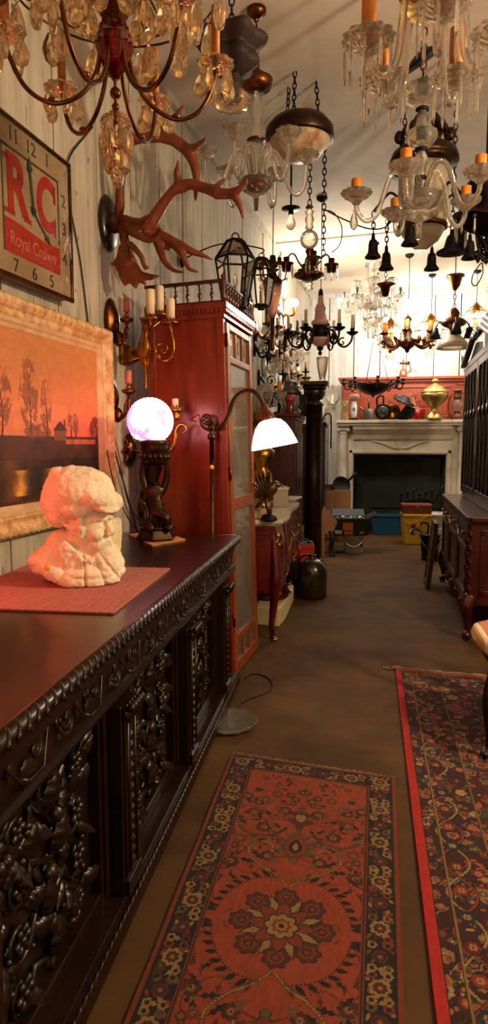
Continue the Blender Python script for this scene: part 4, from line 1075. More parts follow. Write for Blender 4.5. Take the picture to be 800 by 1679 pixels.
def borders(P, w, h, b0, b1, base, cols, seed, step=.105, edge=RUST):
    ex = np.minimum(w / 2 - np.abs(P.X), np.minimum(P.Y, h - P.Y)); P.U, P.V = P.X, P.Y
    P.fill(ex < b1 + .012, RUST); P.fill(ex < b1 + .008, DK); P.fill(ex < b1 + .004, RUST)
    P.fill(ex < b1, base); P.clip = (ex < b1 - .002) & (ex > b0 + .002)
    rr = random.Random(seed); mid = (b0 + b1) / 2; bw = b1 - b0
    spots = []
    n = round((h - 2 * mid) / step)
    for sgn in (-1, 1):
        for k in range(n + 1): spots.append((sgn * (w / 2 - mid), mid + (h - 2 * mid) * k / n, 0, k))
    n2 = round((w - 2 * mid) / step)
    for yy in (mid, h - mid):
        for k in range(1, n2): spots.append((-w / 2 + mid + (w - 2 * mid) * k / n2, yy, 1, k))
    for (x, y, hor, k) in spots:
        c = cols[k % len(cols)]
        for s_ in (-1, 1):
            for s2 in (-1, 1):
                du, dv = s2 * bw * .24, s_ * step * .36
                if hor: du, dv = dv, du
                kind = rr.random(); cc = rr.choice((TAN, OLV, RUST, TAN, BRN))
                P.leaf(x + du, y + dv, step * .3, step * .15, rr.uniform(0, 6.28), cc, None, 2); P.rosette(x + du * 1.1, y + dv * 1.05, step * .14, 5, [(1, cc), (.5, base)])
                P.leaf(x + du * 1.3, y + dv * .6, step * .24, step * .1, rr.uniform(0, 6.28), rr.choice((TAN, RUST, OLV)))
        if k % 2 == 0: P.rosette(x, y, bw * .38, 8, [(1, c[0]), (.62, DK), (.5, c[1]), (.2, TAN)], .2)
        else: P.rosette(x, y, bw * .3, 6, [(1, BRN), (.6, base), (.45, RUST), (.2, TAN)])
    P.clip = np.ones_like(P.X, bool)
    P.fill(ex < b0, edge); P.fill((ex < b0) & (ex > b0 - .004), DK)
borders(P, RW, RH, .018, .098, DK, [(TAN, BRN), (TAN, RUST)], 3)
P.img *= (.78 + .44 * fbm(P.nx, P.ny, 90, 61, 2)[..., None])
tl, tr = atz(380, 1238, 0), atz(648, 1279, 0); dl, dr_ = atz(205, 1679, 0), atz(663, 1679, 0)
bl_ = tl + (dl - tl) * (1.75 / (dl - tl).length); br_ = tr + (dr_ - tr) * (1.62 / (dr_ - tr).length)
rc = (tl + tr + bl_ + br_) / 4; rc.z = 0
def bil(c00, c10, c11, c01, w, h):
    def f(co):
        s_ = (co[:, 0] / w + .5)[:, None]; t_ = (co[:, 1] / h)[:, None]
        p = (1 - s_) * (1 - t_) * np.array(c00) + s_ * (1 - t_) * np.array(c10) + s_ * t_ * np.array(c11) + (1 - s_) * t_ * np.array(c01)
        p[:, 2] = co[:, 2]; return p
    return f
RUGM = attr_mat('rug_pile', .95, .0015, 900)
rg = thing('rug', 'small coral red Persian rug with a flower medallion on the concrete', 'rug', rc)
color_grid('pile', P.img * .52, RW, RH, RUGM, lambda X, Y: .009 + .003 * np.sin(Y * 7 + X * 5) ** 2 + 0 * X, rg, None, .009, bil(bl_ - rc, br_ - rc, tr - rc, tl - rc, RW, RH))
def fringe(p, q, parent, off, n, L, m_, dirn):
    m = MB(); rr = random.Random(n)
    for i in range(n):
        a_ = Vector(p) + (Vector(q) - Vector(p)) * ((i + .5) / n); d = Vector(dirn).normalized(); l = L * rr.uniform(.5, 1.15)
        sd = Vector((d.y, -d.x, 0)) * rr.uniform(-.5, .5)
        m.tube([a_ + Vector((0, 0, .006)), a_ + (d + sd * .4) * l * .5 + Vector((0, 0, .006)), a_ + (d + sd) * l + Vector((0, 0, .003))], [.0022, .002, .001], 4)
    o = m.build('fringe', m_, parent); o['kind'] = 'stuff'; return o
FRI = mat('fringe_cotton', '#9c7c58', .95, var=.3, scale=20)
fringe(tl - rc, tr - rc, rg, 0, 150, .022, FRI, (tl - bl_))

W2, H2 = 1.0, 2.6
P = Paint(W2, H2, .0032, '#4a1712')
P.img *= (.8 + .4 * fbm(P.nx, P.ny, 30, 70, 3)[..., None])
P.U, P.V = P.X, P.Y; rr = random.Random(5)
PC = ['#8c2a20', '#6a1f1a', '#20303a', '#8f6a3c', '#a8502c', '#3d4434', '#b08a58']
def medley(n, xr, yr, r0, r1):
    for k in range(n):
        x, y = rr.uniform(*xr), rr.uniform(*yr); r = rr.uniform(r0, r1)
        if rr.random() < .45: P.rosette(x, y, r, rr.choice((5, 6, 8)), [(1, rr.choice(('#1c1512', '#20303a', TAN))), (.85, rr.choice(PC)), (.5, rr.choice(PC)), (.25, rr.choice((TAN, RUST)))], rr.random())
        else: P.leaf(x, y, r * 2.2, r * .9, rr.uniform(0, 6.28), rr.choice(PC), '#17120f', rr.choice((0, 2, 3)))
medley(1500, (-.3, .3), (.1, 2.5), .012, .035)
ex = np.minimum(W2 / 2 - np.abs(P.X), np.minimum(P.Y, H2 - P.Y))
P.fill(ex < .225, '#7d5a34'); P.fill(ex < .221, '#2a1512'); P.clip = ex < .216
P.img[P.clip] = cl('#3d1512')
for sgn in (-1, 1):
    medley(800, (sgn * .5 - .215 if sgn > 0 else -.5, .5 if sgn > 0 else -.285), (0, H2), .009, .026)
medley(240, (-.5, .5), (H2 - .215, H2), .009, .026); medley(200, (-.5, .5), (0, .215), .009, .026)
for sgn in (-1, 1):                                   # S-curved ribbons of the guard band
    for ph, cc in ((0, '#a8824e'), (1, '#8c3a24')):
        pts = [(sgn * (.385 + .042 * math.sin(i * .9 + ph * PI)), .05 + i * .043) for i in range(59)]; P.vine(pts, .0075, cc, '#17120f')
    for i in range(24): P.rosette(sgn * .385, .1 + i * .107, .027, 6, [(1, '#17120f'), (.85, PC[i % 3]), (.45, '#a8824e'), (.2, '#7a2019')])
P.clip = np.ones_like(ex, bool)
for e, c in ((.295, 0),): pass
P.fill((ex < .085) & (ex > .08), '#8f6a3c'); P.fill((ex < .08) & (ex > .076), '#17120f')
P.fill(ex < .03, '#b8231a'); P.fill((ex < .033) & (ex > .03), '#17120f')
P.fill((ex < .03) & (H2 - P.Y < .012), '#8f6a3c')
P.img *= (.75 + .5 * fbm(P.nx, P.ny, 110, 71, 2)[..., None])
tl, lb = atz(648, 1099, 0), atz(715, 1679, 0)
dl = (lb - tl).normalized(); pr = Vector((-dl.y, dl.x, 0)); pr2 = (atz(797, 1113, 0) - tl).normalized()
bl_ = tl + dl * 2.6; br_ = bl_ + pr * 1.0; tr = tl + pr2 * 1.0
rc = (tl + tr + bl_ + br_) / 4; rc.z = 0
rg = thing('rug', 'larger dark red Persian runner with a bright red edge', 'rug', rc)
color_grid('pile', P.img * .68, W2, H2, RUGM, lambda X, Y: .011 + .002 * np.sin(Y * 6) ** 2 + 0 * X, rg, None, .011, bil(bl_ - rc, br_ - rc, tr - rc, tl - rc, W2, H2))
fringe(tl - rc - pr2 * .07, tr - rc, rg, 0, 260, .06, FRI, -dl + pr2 * -.35)
m = MB(); n = 26; vs = []; fs = []
for i in range(n + 1):
    t_ = i / n; a_ = (tl - rc) + pr2 * (t_ * .98 - .02); wv = .03 * (1 + .4 * math.sin(i * 1.7)) * (.7 + .3 * math.sin(i * .6 + 1))
    vs += [a_ + Vector((0, 0, .012)), a_ - dl * wv * .5 + Vector((0, 0, .016 + .006 * math.sin(i * 2.1))), a_ - dl * wv + pr2 * -.012 + Vector((0, 0, .004))]
for i in range(n):
    for k in range(2): fs.append((i * 3 + k, i * 3 + 3 + k, i * 3 + 4 + k, i * 3 + 1 + k))
m.add(vs, fs, None, True); m.build('woven_end', FRI, rg, solid=.003)

# ------------------------------------------------------------------ striped chair at the right edge
ch = thing('striped_chair', 'black framed chair with cream and orange striped seat at right edge', 'chair', (.86, 2.86, .016))
STR = bpy.data.materials.new('striped_silk'); STR.use_nodes = True
nt = STR.node_tree; b = nt.nodes['Principled BSDF']; tc = nt.nodes.new('ShaderNodeTexCoord'); mp = nt.nodes.new('ShaderNodeMapping'); mp.inputs['Rotation'].default_value = (0, 0, .0)
wv = nt.nodes.new('ShaderNodeTexWave'); wv.inputs['Scale'].default_value = 3.2; wv.inputs['Distortion'].default_value = .0; wv.inputs['Phase Offset'].default_value = 2.6
rp = nt.nodes.new('ShaderNodeValToRGB'); rp.color_ramp.interpolation = 'CONSTANT'
rp.color_ramp.elements[0].color = (*lin('#b5561f'), 1); rp.color_ramp.elements[1].color = (*lin('#eed9a4'), 1); rp.color_ramp.elements[1].position = .45
e = rp.color_ramp.elements.new(.93); e.color = (*lin('#c9a05a'), 1)
nt.links.new(tc.outputs['Object'], mp.inputs[0]); nt.links.new(mp.outputs[0], wv.inputs['Vector']); nt.links.new(wv.outputs['Fac'], rp.inputs['Fac']); nt.links.new(rp.outputs['Color'], b.inputs['Base Color']); b.inputs['Roughness'].default_value = .55
def outline(n=40, g=0):
    out = []
    for i in range(n):
        a_ = 2 * PI * i / n; c_, s_ = math.cos(a_), math.sin(a_); e_ = .62
        x = math.copysign(abs(c_) ** e_, c_) * (.285 + g); y = math.copysign(abs(s_) ** e_, s_) * (.235 + g)
        out.append((x * (1 + .06 * (y + .24) / .48), y))
    return out
m = MB(); o_ = outline(); n = len(o_); vs = []; fs = []
for k, (f_, z) in enumerate(((.96, .40), (1.0, .415), (1.01, .44), (.98, .462), (.85, .478), (.5, .486), (0.02, .488))):
    vs += [(x * f_, y * f_, z) for x, y in o_]
for k in range(6):
    for i in range(n): fs.append((k * n + i, k * n + (i + 1) % n, (k + 1) * n + (i + 1) % n, (k + 1) * n + i))
fs += [tuple(range(n))[::-1], tuple(6 * n + i for i in range(n))]
m.add(vs, fs, None, True); m.build('seat', STR, ch)
m = MB(); m.prism([(x * .9 + .02, y * .9) for x, y in o_], .06, T(0, 0, .371)); m.build('seat_frame', BLACKP, ch)
for s_ in (-1, 1):
    m = MB(); m.tube(smooth_path([(s_ * .24, -.17, .36), (s_ * .265, -.2, .27), (s_ * .275, -.215, .2), (s_ * .265, -.2, .1), (s_ * .265, -.2, .03), (s_ * .285, -.22, .008)], 5), [.026, .03, .022, .014, .011, .015], 10); m.ball((s_ * .28, -.215, .014), (.02, .024, .014)); m.build('leg', BLACKP, ch)
    m = MB(); m.tube(smooth_path([(s_ * .17, .2, .42), (s_ * .17, .21, .2), (s_ * .18, .25, .0)], 5), [.022, .02, .016], 10); m.tube(smooth_path([(s_ * .17, .2, .42), (s_ * .18, .21, .7), (s_ * .17, .25, .95)], 5), [.022, .02, .016], 10); m.build('leg', BLACKP, ch)
m = MB(); m.tube(smooth_path([(-.17, .25, .95), (-.08, .26, .99), (0, .265, .96), (.08, .26, .99), (.17, .25, .95)], 5), .02, 10); m.prism([(-.05, .42), (.05, .42), (.03, .6), (.06, .75), (.04, .96), (-.04, .96), (-.06, .75), (-.03, .6)], .014, T(0, .235, 0) @ RX(PI / 2)); m.build('back', BLACKP, ch)
# dish, cord and specks on the floor
m = MB(); m.lathe([(0, .004), (.08, .004), (.115, .018), (.128, .032), (.132, .03), (.118, .012), (.085, 0), (0, 0)], 36, None, True, 12, .04)
p = atz(376, 1190, 0); simple('glass_dish', 'clear scalloped glass dish on the floor by the sideboard foot', 'dish', m, GLASSP, (p.x, p.y, .002))
m = MB(); pts = [atz(x, y, .005) for x, y in ((388, 1162), (400, 1150), (425, 1140), (441, 1133), (447, 1122), (440, 1112), (425, 1106), (412, 1105), (402, 1112))]
m.tube(smooth_path(pts, 6), .004, 6); o = m.build('floor_wire', CORD); tag(o, 'thin black cord looped on the floor in front of the cabinet', 'cord')
# ------------------------------------------------------------------ bombe commode
cm = thing('commode', 'red veneered bombe commode with gilt mounts and a cream marble top', 'commode', (-.75, 4.1, 0))
CMI = T(.75, -4.1, 0)
YA, YZ = 4.1, 5.55
def front(t): return -.455 + .035 * math.sin(PI * t) - .02 * math.cos(4 * PI * t) * 0 + .018 * math.sin(PI * 3 * t)
def plan(g, zb):
    "outline counter-clockwise, grown by g; zb bulge 0..1"
    pts = []
    n = 22
    for i in range(n + 1):
        t = i / n; pts.append((front(t) + g + .03 * zb, YA - g + (YZ - YA + 2 * g) * t))
    return pts
def slabpoly(g): return [(-1.08, YA - g)] + [(-.62, YA - g - .0), (-.56, YA - g + .012)] + plan(g, 0)[1:-1] + [(-.56, YZ + g), (-1.08, YZ + g)]
m = MB(); m.prism(slabpoly(.03), .026, CMI @ T(0, 0, .792)); m.prism(slabpoly(.016), .014, CMI @ T(0, 0, .773)); m.build('marble_top', MARBLE, cm, .005)
def zb(z): return math.sin(PI * min(1, max(0, (z - .3) / .5))) ** 1.2
m = MB(); vs = []; fs = []; NZ = 12
rows = []
for k in range(NZ + 1):
    z = .36 + (.766 - .36) * k / NZ
    dip = 0
    rows.append([(-1.07, YA, z), (-.6, YA - .012 * zb(z), z)] + [(x, y, z if k else z - .05 * (1 - math.sin(PI * i / 22))) for i, (x, y) in enumerate(plan(-.005, zb(z)))] + [(-.6, YZ + .012 * zb(z), z), (-1.07, YZ, z)])
w_ = len(rows[0]); vs = [p for r in rows for p in r]
for k in range(NZ):
    for i in range(w_ - 1): fs.append((k * w_ + i, k * w_ + i + 1, (k + 1) * w_ + i + 1, (k + 1) * w_ + i))
    fs.append((k * w_ + w_ - 1, k * w_, (k + 1) * w_, (k + 1) * w_ + w_ - 1))
fs += [tuple(range(w_))[::-1], tuple(NZ * w_ + i for i in range(w_))]
m.add(vs, fs, CMI, False); body = m.build('body', W_VENEER, cm)
for z0, z1 in ((.40, .575), (.585, .755)):
    m = MB(); out = []
    for k, z in ((0, z0), (1, z1)):
        for i in range(3, 20):
            x, y = plan(-.001, zb(z))[i]; out.append((x, y, z))
    for i in range(16): m.add([out[i], out[i + 1], out[i + 18], out[i + 17]], [(0, 1, 2, 3)], CMI)
    d = m.build('drawer', W_VENEER, cm, solid=.006)
    m = MB(); zz = (z0 + z1) / 2
    for (za) in (z0, z1): m.tube([CMI @ Vector((plan(.002, zb(za))[i][0], plan(0, 0)[i][1], za)) for i in range(3, 20)], .003, 6)
    for i in (7, 15):
        x, y = plan(.004, zb(zz))[i]; p = CMI @ Vector((x, y, zz))
        m.tube(smooth_path([p + Vector((0, -.05, .01)), p + Vector((.02, -.035, -.02)), p + Vector((.024, 0, -.03)), p + Vector((.02, .035, -.02)), p + Vector((0, .05, .01))], 5), .005, 6)
        for s_ in (-1, 1): m.leaf(.05, .03, T(p + Vector((0, s_ * .05, -.01))) @ PF, 3, .3)
    m.build('handle', GOLD, d)
for (x, y, sx, sy) in ((-.475, YA + .03, 1, -1), (-.475, YZ - .03, 1, 1), (-1.03, YA + .03, -1, -1), (-1.03, YZ - .03, -1, 1)):
    m = MB(); q_ = lambda dx, dy, z: CMI @ Vector((x + sx * dx, y + sy * dy, z))
    m.tube(smooth_path([q_(.0, .0, .76), q_(.012, .012, .62), q_(.022, .022, .5), q_(.024, .024, .4), q_(.012, .012, .26), q_(-.005, -.005, .1), q_(0, 0, .03), q_(.02, .02, .008)], 5), [.022, .026, .03, .038, .027, .018, .015, .019], 10)
    lg = m.build('leg', W_VENEER, cm)
    m = MB(); m.ball(q_(.016, .016, .012), (.028, .028, .012)); m.leaf(.08, .04, T(q_(.012, .012, .02)) @ PF, 3, .2)
    m.build('gilt_foot', GOLD, lg)
    if sx > 0:
        m = MB()
        for i in range(6): m.leaf(.06, .036, T(q_(.035 + .006 * math.sin(i), .0, .72 - i * .03)) @ RZ(.6 * sy) @ PF @ RZ(PI + .5 * (-1) ** i), 3, .4)
        m.build('gilt_mount', GOLD, lg)
# on the commode
ZM = .806
def on(px, py, z): p = atz(px, py, z); return p
ea = thing('eagle_figure', 'dark bronze eagle with raised wings on the marble top', 'figurine', on(447, 853, ZM) + Vector((-.04, .0, 0)), -.25)
ea.scale = (.78, .78, .78)
m = MB(); m.tube(smooth_path([(0, 0, .16), (.01, 0, .22), (.05, 0, .27), (.085, 0, .3), (.12, 0, .285)], 4), [.03, .05, .05, .03, .008], 12); m.ball((.09, 0, .298), (.03, .022, .022)); m.tube([(.11, 0, .298), (.135, 0, .292), (.142, 0, .275)], [.012, .009, .002], 8)
m.tube([(.0, .02, .19), (.02, .02, .1), (.03, .02, .05)], [.025, .018, .012], 8); m.tube([(.0, -.02, .19), (.02, -.02, .1), (.03, -.02, .05)], [.025, .018, .012], 8)
m.tube([(0, 0, .2), (-.08, 0, .12), (-.12, 0, .09)], [.03, .03, .01], 8, flat=.5)
EAG = mat('eagle_bronze', '#7a5c3a', .35, .8, col2='#3d2b1a', scale=14)
eo = m.build('body', EAG, ea)
for s_ in (-1, 1):
    m = MB()
    for k in range(8): m.leaf(.2 - k * .014, .045, T(.0 - k * .012, s_ * (.04 + k * .006), .22 - k * .006) @ RX(PI / 2 - s_ * .22) @ RZ(.0 + k * .1), 2, .15)
    m.build('wing', EAG, ea, solid=.004)
m = MB(); m.ball((.02, 0, .02), (.07, .05, .035), 12, 8); m.lathe([(0, 0), (.07, 0), (.075, .01), (.06, .02), (0, .02)], 20, T(.02, 0, 0)); m.build('rock_base', IRON, ea)
gb = thing('glass_box', 'square glass casket with a pale lid beside the bronze eagle', 'box', on(458, 832, ZM) + Vector((0, .1, 0)), .05)
m = MB()
for s_ in (-1, 1): m.bx(-.055, .055, s_ * .05 - .003, s_ * .05 + .003, 0, .13); m.bx(s_ * .055 - .003, s_ * .055 + .003, -.05, .05, 0, .13)
m.bx(-.055, .055, -.05, .05, 0, .006); m.build('body', FROST, gb, .002)
m = MB(); m.bx(-.066, .066, -.06, .06, .132, .15); m.bx(-.05, .05, -.045, .045, .15, .158); m.build('lid', GREYGLAZE, gb, .006)
m = MB(); m.lathe([(0, .0), (.05, 0), (.06, .01), (.1, .035), (.098, .04), (.05, .012), (0, .01)], 24); simple('shallow_dish', 'shallow pale dish at the far end of the marble top', 'dish', m, GREYGLAZE, on(482, 822, ZM) + Vector((-.03, 0, 0)))
m = MB()
for i in range(9): m.leaf(.07, .04, T(R.uniform(-.07, .07), R.uniform(-.06, .06), .004) @ RZ(R.uniform(0, 6.28)), 3, .25)
simple('leaf_tray', 'cluster of glowing amber glass leaves at the front of the marble top', 'ornament', m, mat('amber_leaf', '#d2781e', .2, .3), on(436, 846, ZM), solid=.004)
m = MB(); m.lathe([(.0, 0), (.035, 0), (.045, .02), (.038, .06), (.02, .11), (.006, .15), (0, .155)], 16); simple('cream_shell', 'small cream coloured cone shaped ornament at the near end of the commode', 'ornament', m, mat('shell_cream', '#d9b98a', .4, var=.2), on(418, 850, ZM))
va = thing('gilt_vase_lamp', 'tall gilt leafy vase lamp behind the glowing white shade', 'lamp', (-.66, 5.0, ZM))
m = MB(); m.lathe([(0, 0), (.08, 0), (.085, .02), (.04, .05), (.03, .1), (.06, .14), (.085, .2), (.075, .26), (.04, .3), (.05, .33), (.09, .38), (.1, .44), (.05, .47), (.04, .52), (.07, .6), (.06, .7), (.025, .76), (.015, .82), (0, .83)], 24); m.build('body', GOLD, va)
m = MB()
for i in range(14): m.leaf(.12, .06, T(0, 0, .56 + .02 * (i % 3)) @ RZ(i * .45) @ T(0, .05, 0) @ RX(1.1), 3, .3, curl=.2)
for i in range(10): m.leaf(.1, .05, T(0, 0, .34) @ RZ(i * .63) @ T(0, .05, 0) @ RX(1.0), 3, .3)
m.build('leaf_mounts', GOLD, va)
# under and beside it
m = MB(); m.prism([(-.78, 4.5), (-.46, 4.42), (-.435, 4.62), (-.42, 5.2), (-.5, 5.3), (-.78, 5.25)], .14, T(0, 0, .07)); o = m.build('stone_block', FOAM, None, .012); tag(o, 'rough pale yellow stone block on the floor under the commode', 'block')
cp = thing('copper_pot', 'wide copper pot on the pale block under the commode', 'pot', (-.55, 4.72, .14))
m = MB(); m.lathe([(0, .01), (.1, 0), (.13, .02), (.135, .06), (.12, .08), (.125, .1), (.15, .115), (.152, .13), (.14, .12), (.11, .1), (.12, .06), (.1, .02), (0, .02)], 28); m.build('body', COPPER, cp)
m = MB(); m.torus((0, 0, .12), .145, .008, 28, 8); m.build('rim', COPPER, cp)
m = MB(); m.tube(smooth_path([(-.47, 4.78, .26), (-.44, 4.82, .2), (-.425, 4.9, .16), (-.43, 5.0, .147)], 5), .02, 8, flat=.3); o = m.build('cloth_strip', mat('cream_cloth', '#d8c8a0', .9), None); tag(o, 'cream cloth strip trailing from the copper pot onto the block', 'cloth')
jg = thing('stoneware_jug', 'dark brown glazed stoneware jug standing on the concrete floor', 'jug', (-.28, 5.38, 0))
m = MB(); m.lathe([(0, 0), (.118, 0), (.126, .01), (.128, .2), (.122, .25), (.1, .295), (.06, .325), (.032, .335), (.03, .36), (.036, .368), (.02, .37), (.018, .34), (0, .34)], 32); m.build('body', CERAM, jg)
m = MB(); m.tube(smooth_path([(-.028, 0, .355), (-.07, 0, .36), (-.1, 0, .33), (-.1, 0, .29)], 5), .012, 8, flat=.6); m.build('handle', CERAM, jg)
rt = thing('red_can', 'red painted metal can with faded lettering by the dark column', 'can', (-.355, 5.72, 0), .1)
m = MB(); m.bx(-.07, .07, -.11, .11, 0, .41); m.build('body', REDPL, rt, .008)
m = MB(); m.bx(-.064, .064, -.104, .104, .41, .418); m.lathe([(0, .42), (.02, .42), (.02, .44), (0, .44)], 14, T(.03, -.05, 0)); m.tube(smooth_path([(-.05, 0, .418), (-.03, 0, .445), (.01, 0, .445), (.02, 0, .418)], 4), .005, 6); m.build('lid', TIN, rt)
for i in range(4):
    m = MB(); m.bx(-.045, .045, -.1125, -.1105, .16 + i * .05, .16 + i * .05 + .018 + .008 * (i % 2)); m.build('lettering_line', mat('faded_orange%d' % i, '#d9582a', .6), rt)

# ------------------------------------------------------------------ tall dark furniture beyond the commode
ac = thing('dark_armoire', 'dark plum mahogany chest standing behind the commode and carrying jars', 'chest', (-.68, 6.2, 0))
m = MB(); m.bx(-.19, .22, -.42, .42, .06, 1.54); m.build('body', W_DARKRED, ac, .004)
m = MB(); m.bx(-.2, .25, -.45, .45, 1.54, 1.575); m.bx(-.2, .235, -.435, .435, 1.51, 1.54); m.build('top', W_DARKRED, ac, .004)
m = MB()
for s_ in (-1, 1): m.bx(.222, .23, s_ * .2 - .17, s_ * .2 + .17, .2, 1.4)
m.bx(-.16, .18, -.428, -.42, .2, 1.4); m.build('door', W_DARKRED, ac, .004)
m = MB(); m.bx(-.2, .245, -.43, .43, 0, .07); m.build('plinth', W_BLACK, ac, .004)
co = thing('pedestal_column', 'tall dark round pedestal column with a square capital', 'pedestal', (-.322, 6.24, 0))
m = MB(); m.bx(-.125, .125, -.125, .125, 0, .1); m.lathe([(.12, .1), (.125, .13), (.1, .15), (.105, .17), (.088, .19)], 28); m.build('base', W_BLACK, co, .004)
m = MB(); m.lathe([(.088, .19), (.082, 1.0), (.078, 1.66), (.09, 1.665), (.09, 1.68), (.078, 1.69), (.078, 1.72)], 32); m.build('shaft', W_BLACK, co)
m = MB(); m.lathe([(.078, 1.72), (.1, 1.76), (.105, 1.8), (.095, 1.81)], 28); m.bx(-.13, .13, -.13, .13, 1.85, 1.885); m.lathe([(.095, 1.8), (.12, 1.83), (.11, 1.85)], 28); m.build('capital', W_BLACK, co, .003)
hv = [(.0, 0), (.03, 0), (.032, .01), (.028, .03), (.045, .12), (.055, .2), (.06, .23), (.057, .23), (.05, .19), (.025, .03), (0, .02)]
m = MB(); m.lathe(hv, 24); simple('hurricane_glass', 'clear flared hurricane glass on top of the dark column', 'glass', m, GLASSP, (-.25, 6.24, 1.885))
m = MB(); m.lathe([(0, 0), (.04, 0), (.05, .01), (.02, .02), (.045, .035), (.05, .045), (.0, .05)], 20); simple('brass_dish', 'small brass dish on the left edge of the column capital', 'dish', m, GOLD, (-.4, 6.22, 1.885))
def wineglass(): 
    m = MB(); m.lathe([(0, 0), (.036, 0), (.034, .004), (.006, .012), (.005, .08), (.03, .1), (.045, .14), (.046, .19), (.043, .19), (.04, .14), (.02, .104), (0, .1)], 20); return m
ZA = 1.575
simple('wine_glass', 'clear stemmed wine glass on the dark chest, nearest the gilt vase lamp', 'glass', wineglass(), GLASSP, (-.72, 5.84, ZA))
simple('wine_glass', 'clear stemmed wine glass on the dark chest, beside the red candle jar', 'glass', wineglass(), GLASSP, (-.60, 5.86, ZA))
m = MB(); m.lathe([(0, 0), (.04, 0), (.042, .006), (.042, .11), (.038, .115), (.036, .02), (0, .02)], 20); o = thing('candle_jar', 'red topped candle jar on the corner of the dark chest', 'jar', (-.52, 5.88, ZA)); m.build('jar', mat('dark_red_jar', '#5a1512', .15, coat=.4), o)
m = MB(); m.lathe([(0, .11), (.044, .11), (.046, .115), (.046, .15), (.04, .155), (0, .155)], 20); m.build('lid', REDPL, o)
cn = thing('railroad_lantern', 'tin railroad lantern with a peaked cap behind the candle jar', 'lantern', (-.55, 6.25, ZA))
m = MB(); m.lathe([(0, 0), (.1, 0), (.1, .04), (.085, .05), (.085, .06), (0, .06)], 24); m.build('base', TIN, cn)
m = MB(); m.lathe([(.07, .06), (.085, .1), (.08, .17), (.06, .2), (.057, .2), (.076, .17), (.08, .1), (.066, .06)], 24); m.build('globe', GLASSP, cn)
m = MB(); m.lathe([(.1, .2), (.105, .215), (.06, .26), (.06, .3), (.065, .31), (.03, .33), (0, .335)], 24); m.build('cap', TIN, cn)
m = MB()
for i in range(4): m.tube([(.09 * math.cos(i * PI / 2), .09 * math.sin(i * PI / 2), .04), (.092 * math.cos(i * PI / 2), .092 * math.sin(i * PI / 2), .21)], .004, 6)
m.tube([(.1 * math.cos(PI * i / 14), 0, .25 + .14 * math.sin(PI * i / 14)) for i in range(15)], .003, 6); m.build('wire_guard', IRON, cn)
m = MB(); m.lathe([(0, 0), (.095, 0), (.1, .01), (.1, .2), (.09, .215), (0, .22)], 24); simple('metal_canister', 'grey cylindrical metal canister beside the column capital', 'canister', m, TIN, (-.47, 6.5, ZA))
pl = MB(); pl.lathe([(0, 0), (.08, 0), (.1, .006), (.14, .02), (.142, .024), (.1, .012), (0, .008)], 32)
simple_pl = pl.mesh('plate', GREYGLAZE)
for i, lab in enumerate(('pale plate leaning on edge at the rear of the dark chest', 'pale plate leaning just in front of another at the rear of the chest')):
    o = place('plate', simple_pl, None, T(-.8 + i * .05, 6.02 - i * .09, ZA + .142) @ RZ(-.9) @ RX(1.35)); tag(o, lab, 'plate', 'leaning plates')
m = MB(); m.lathe([(0, 0), (.06, 0), (.065, .015), (.02, .03), (.016, .12), (.03, .14), (.05, .16), (.012, .18), (.012, .2), (0, .2)], 16); o = thing('candlestick', 'short dark turned candlestick with an amber candle on the chest', 'candlestick', (-.64, 6.06, ZA)); m.build('stem', IRON, o); m = MB(); candle(m, Vector((0, 0, .2)), .022, .1); m.build('candle', OCHRE, o)
ck2 = thing('black_stand', 'black wooden stand with bottles between the column and white mantel', 'stand', (-.45, 8.15, 0))
m = MB(); m.bx(-.2, .2, -.32, .32, 1.5, 1.54); m.build('top', W_BLACK, ck2, .003)
m = MB(); m.bx(-.18, .18, -.3, .3, .3, 1.5); m.build('body', W_BLACK, ck2, .003)
for i in (-1, 1):
    for j in (-1, 1):
        m = MB(); m.tube([(i * .16, j * .26, .3), (i * .17, j * .27, 0)], [.025, .016], 8); m.build('leg', W_BLACK, ck2)
bt = [(0, 0), (.04, 0), (.042, .01), (.042, .13), (.03, .17), (.013, .2), (.013, .27), (.017, .275), (.017, .285), (0, .285)]
m = MB(); m.lathe(bt, 18); simple('bottle', 'clear tall necked bottle on the black stand', 'bottle', m, GLASSP, (-.25, 7.95, 1.54))
m = MB(); m.lathe(bt, 18, S(1, 1, .75)); simple('bottle', 'shorter clear bottle on the rear of the black stand', 'bottle', m, GLASSP, (-.27, 8.3, 1.54))
m = MB(); m.lathe([(0, 0), (.05, 0), (.09, .06), (.1, .12), (.08, .19), (.05, .22), (.055, .25), (.05, .25), (.045, .22), (0, .2)], 24); simple('red_vase', 'round ruby red glass vase on the black stand', 'vase', m, REDGLASS, (-.42, 7.98, 1.54))
m = MB()
m.tube(smooth_path([(0, 0, 0), (.0, -.02, .06), (.05, -.02, .12), (.09, -.02, .1), (.1, -.02, .0), (.1, -.02, -.3)], 5), .009, 8); m.lathe([(0, 0), (.05, 0), (.04, .02), (0, .025)], 16); simple('pipe_fitting', 'dark curved pipe fitting hooked over the edge of the black stand', 'fitting', m, IRON, (-.3, 7.86, 1.541))

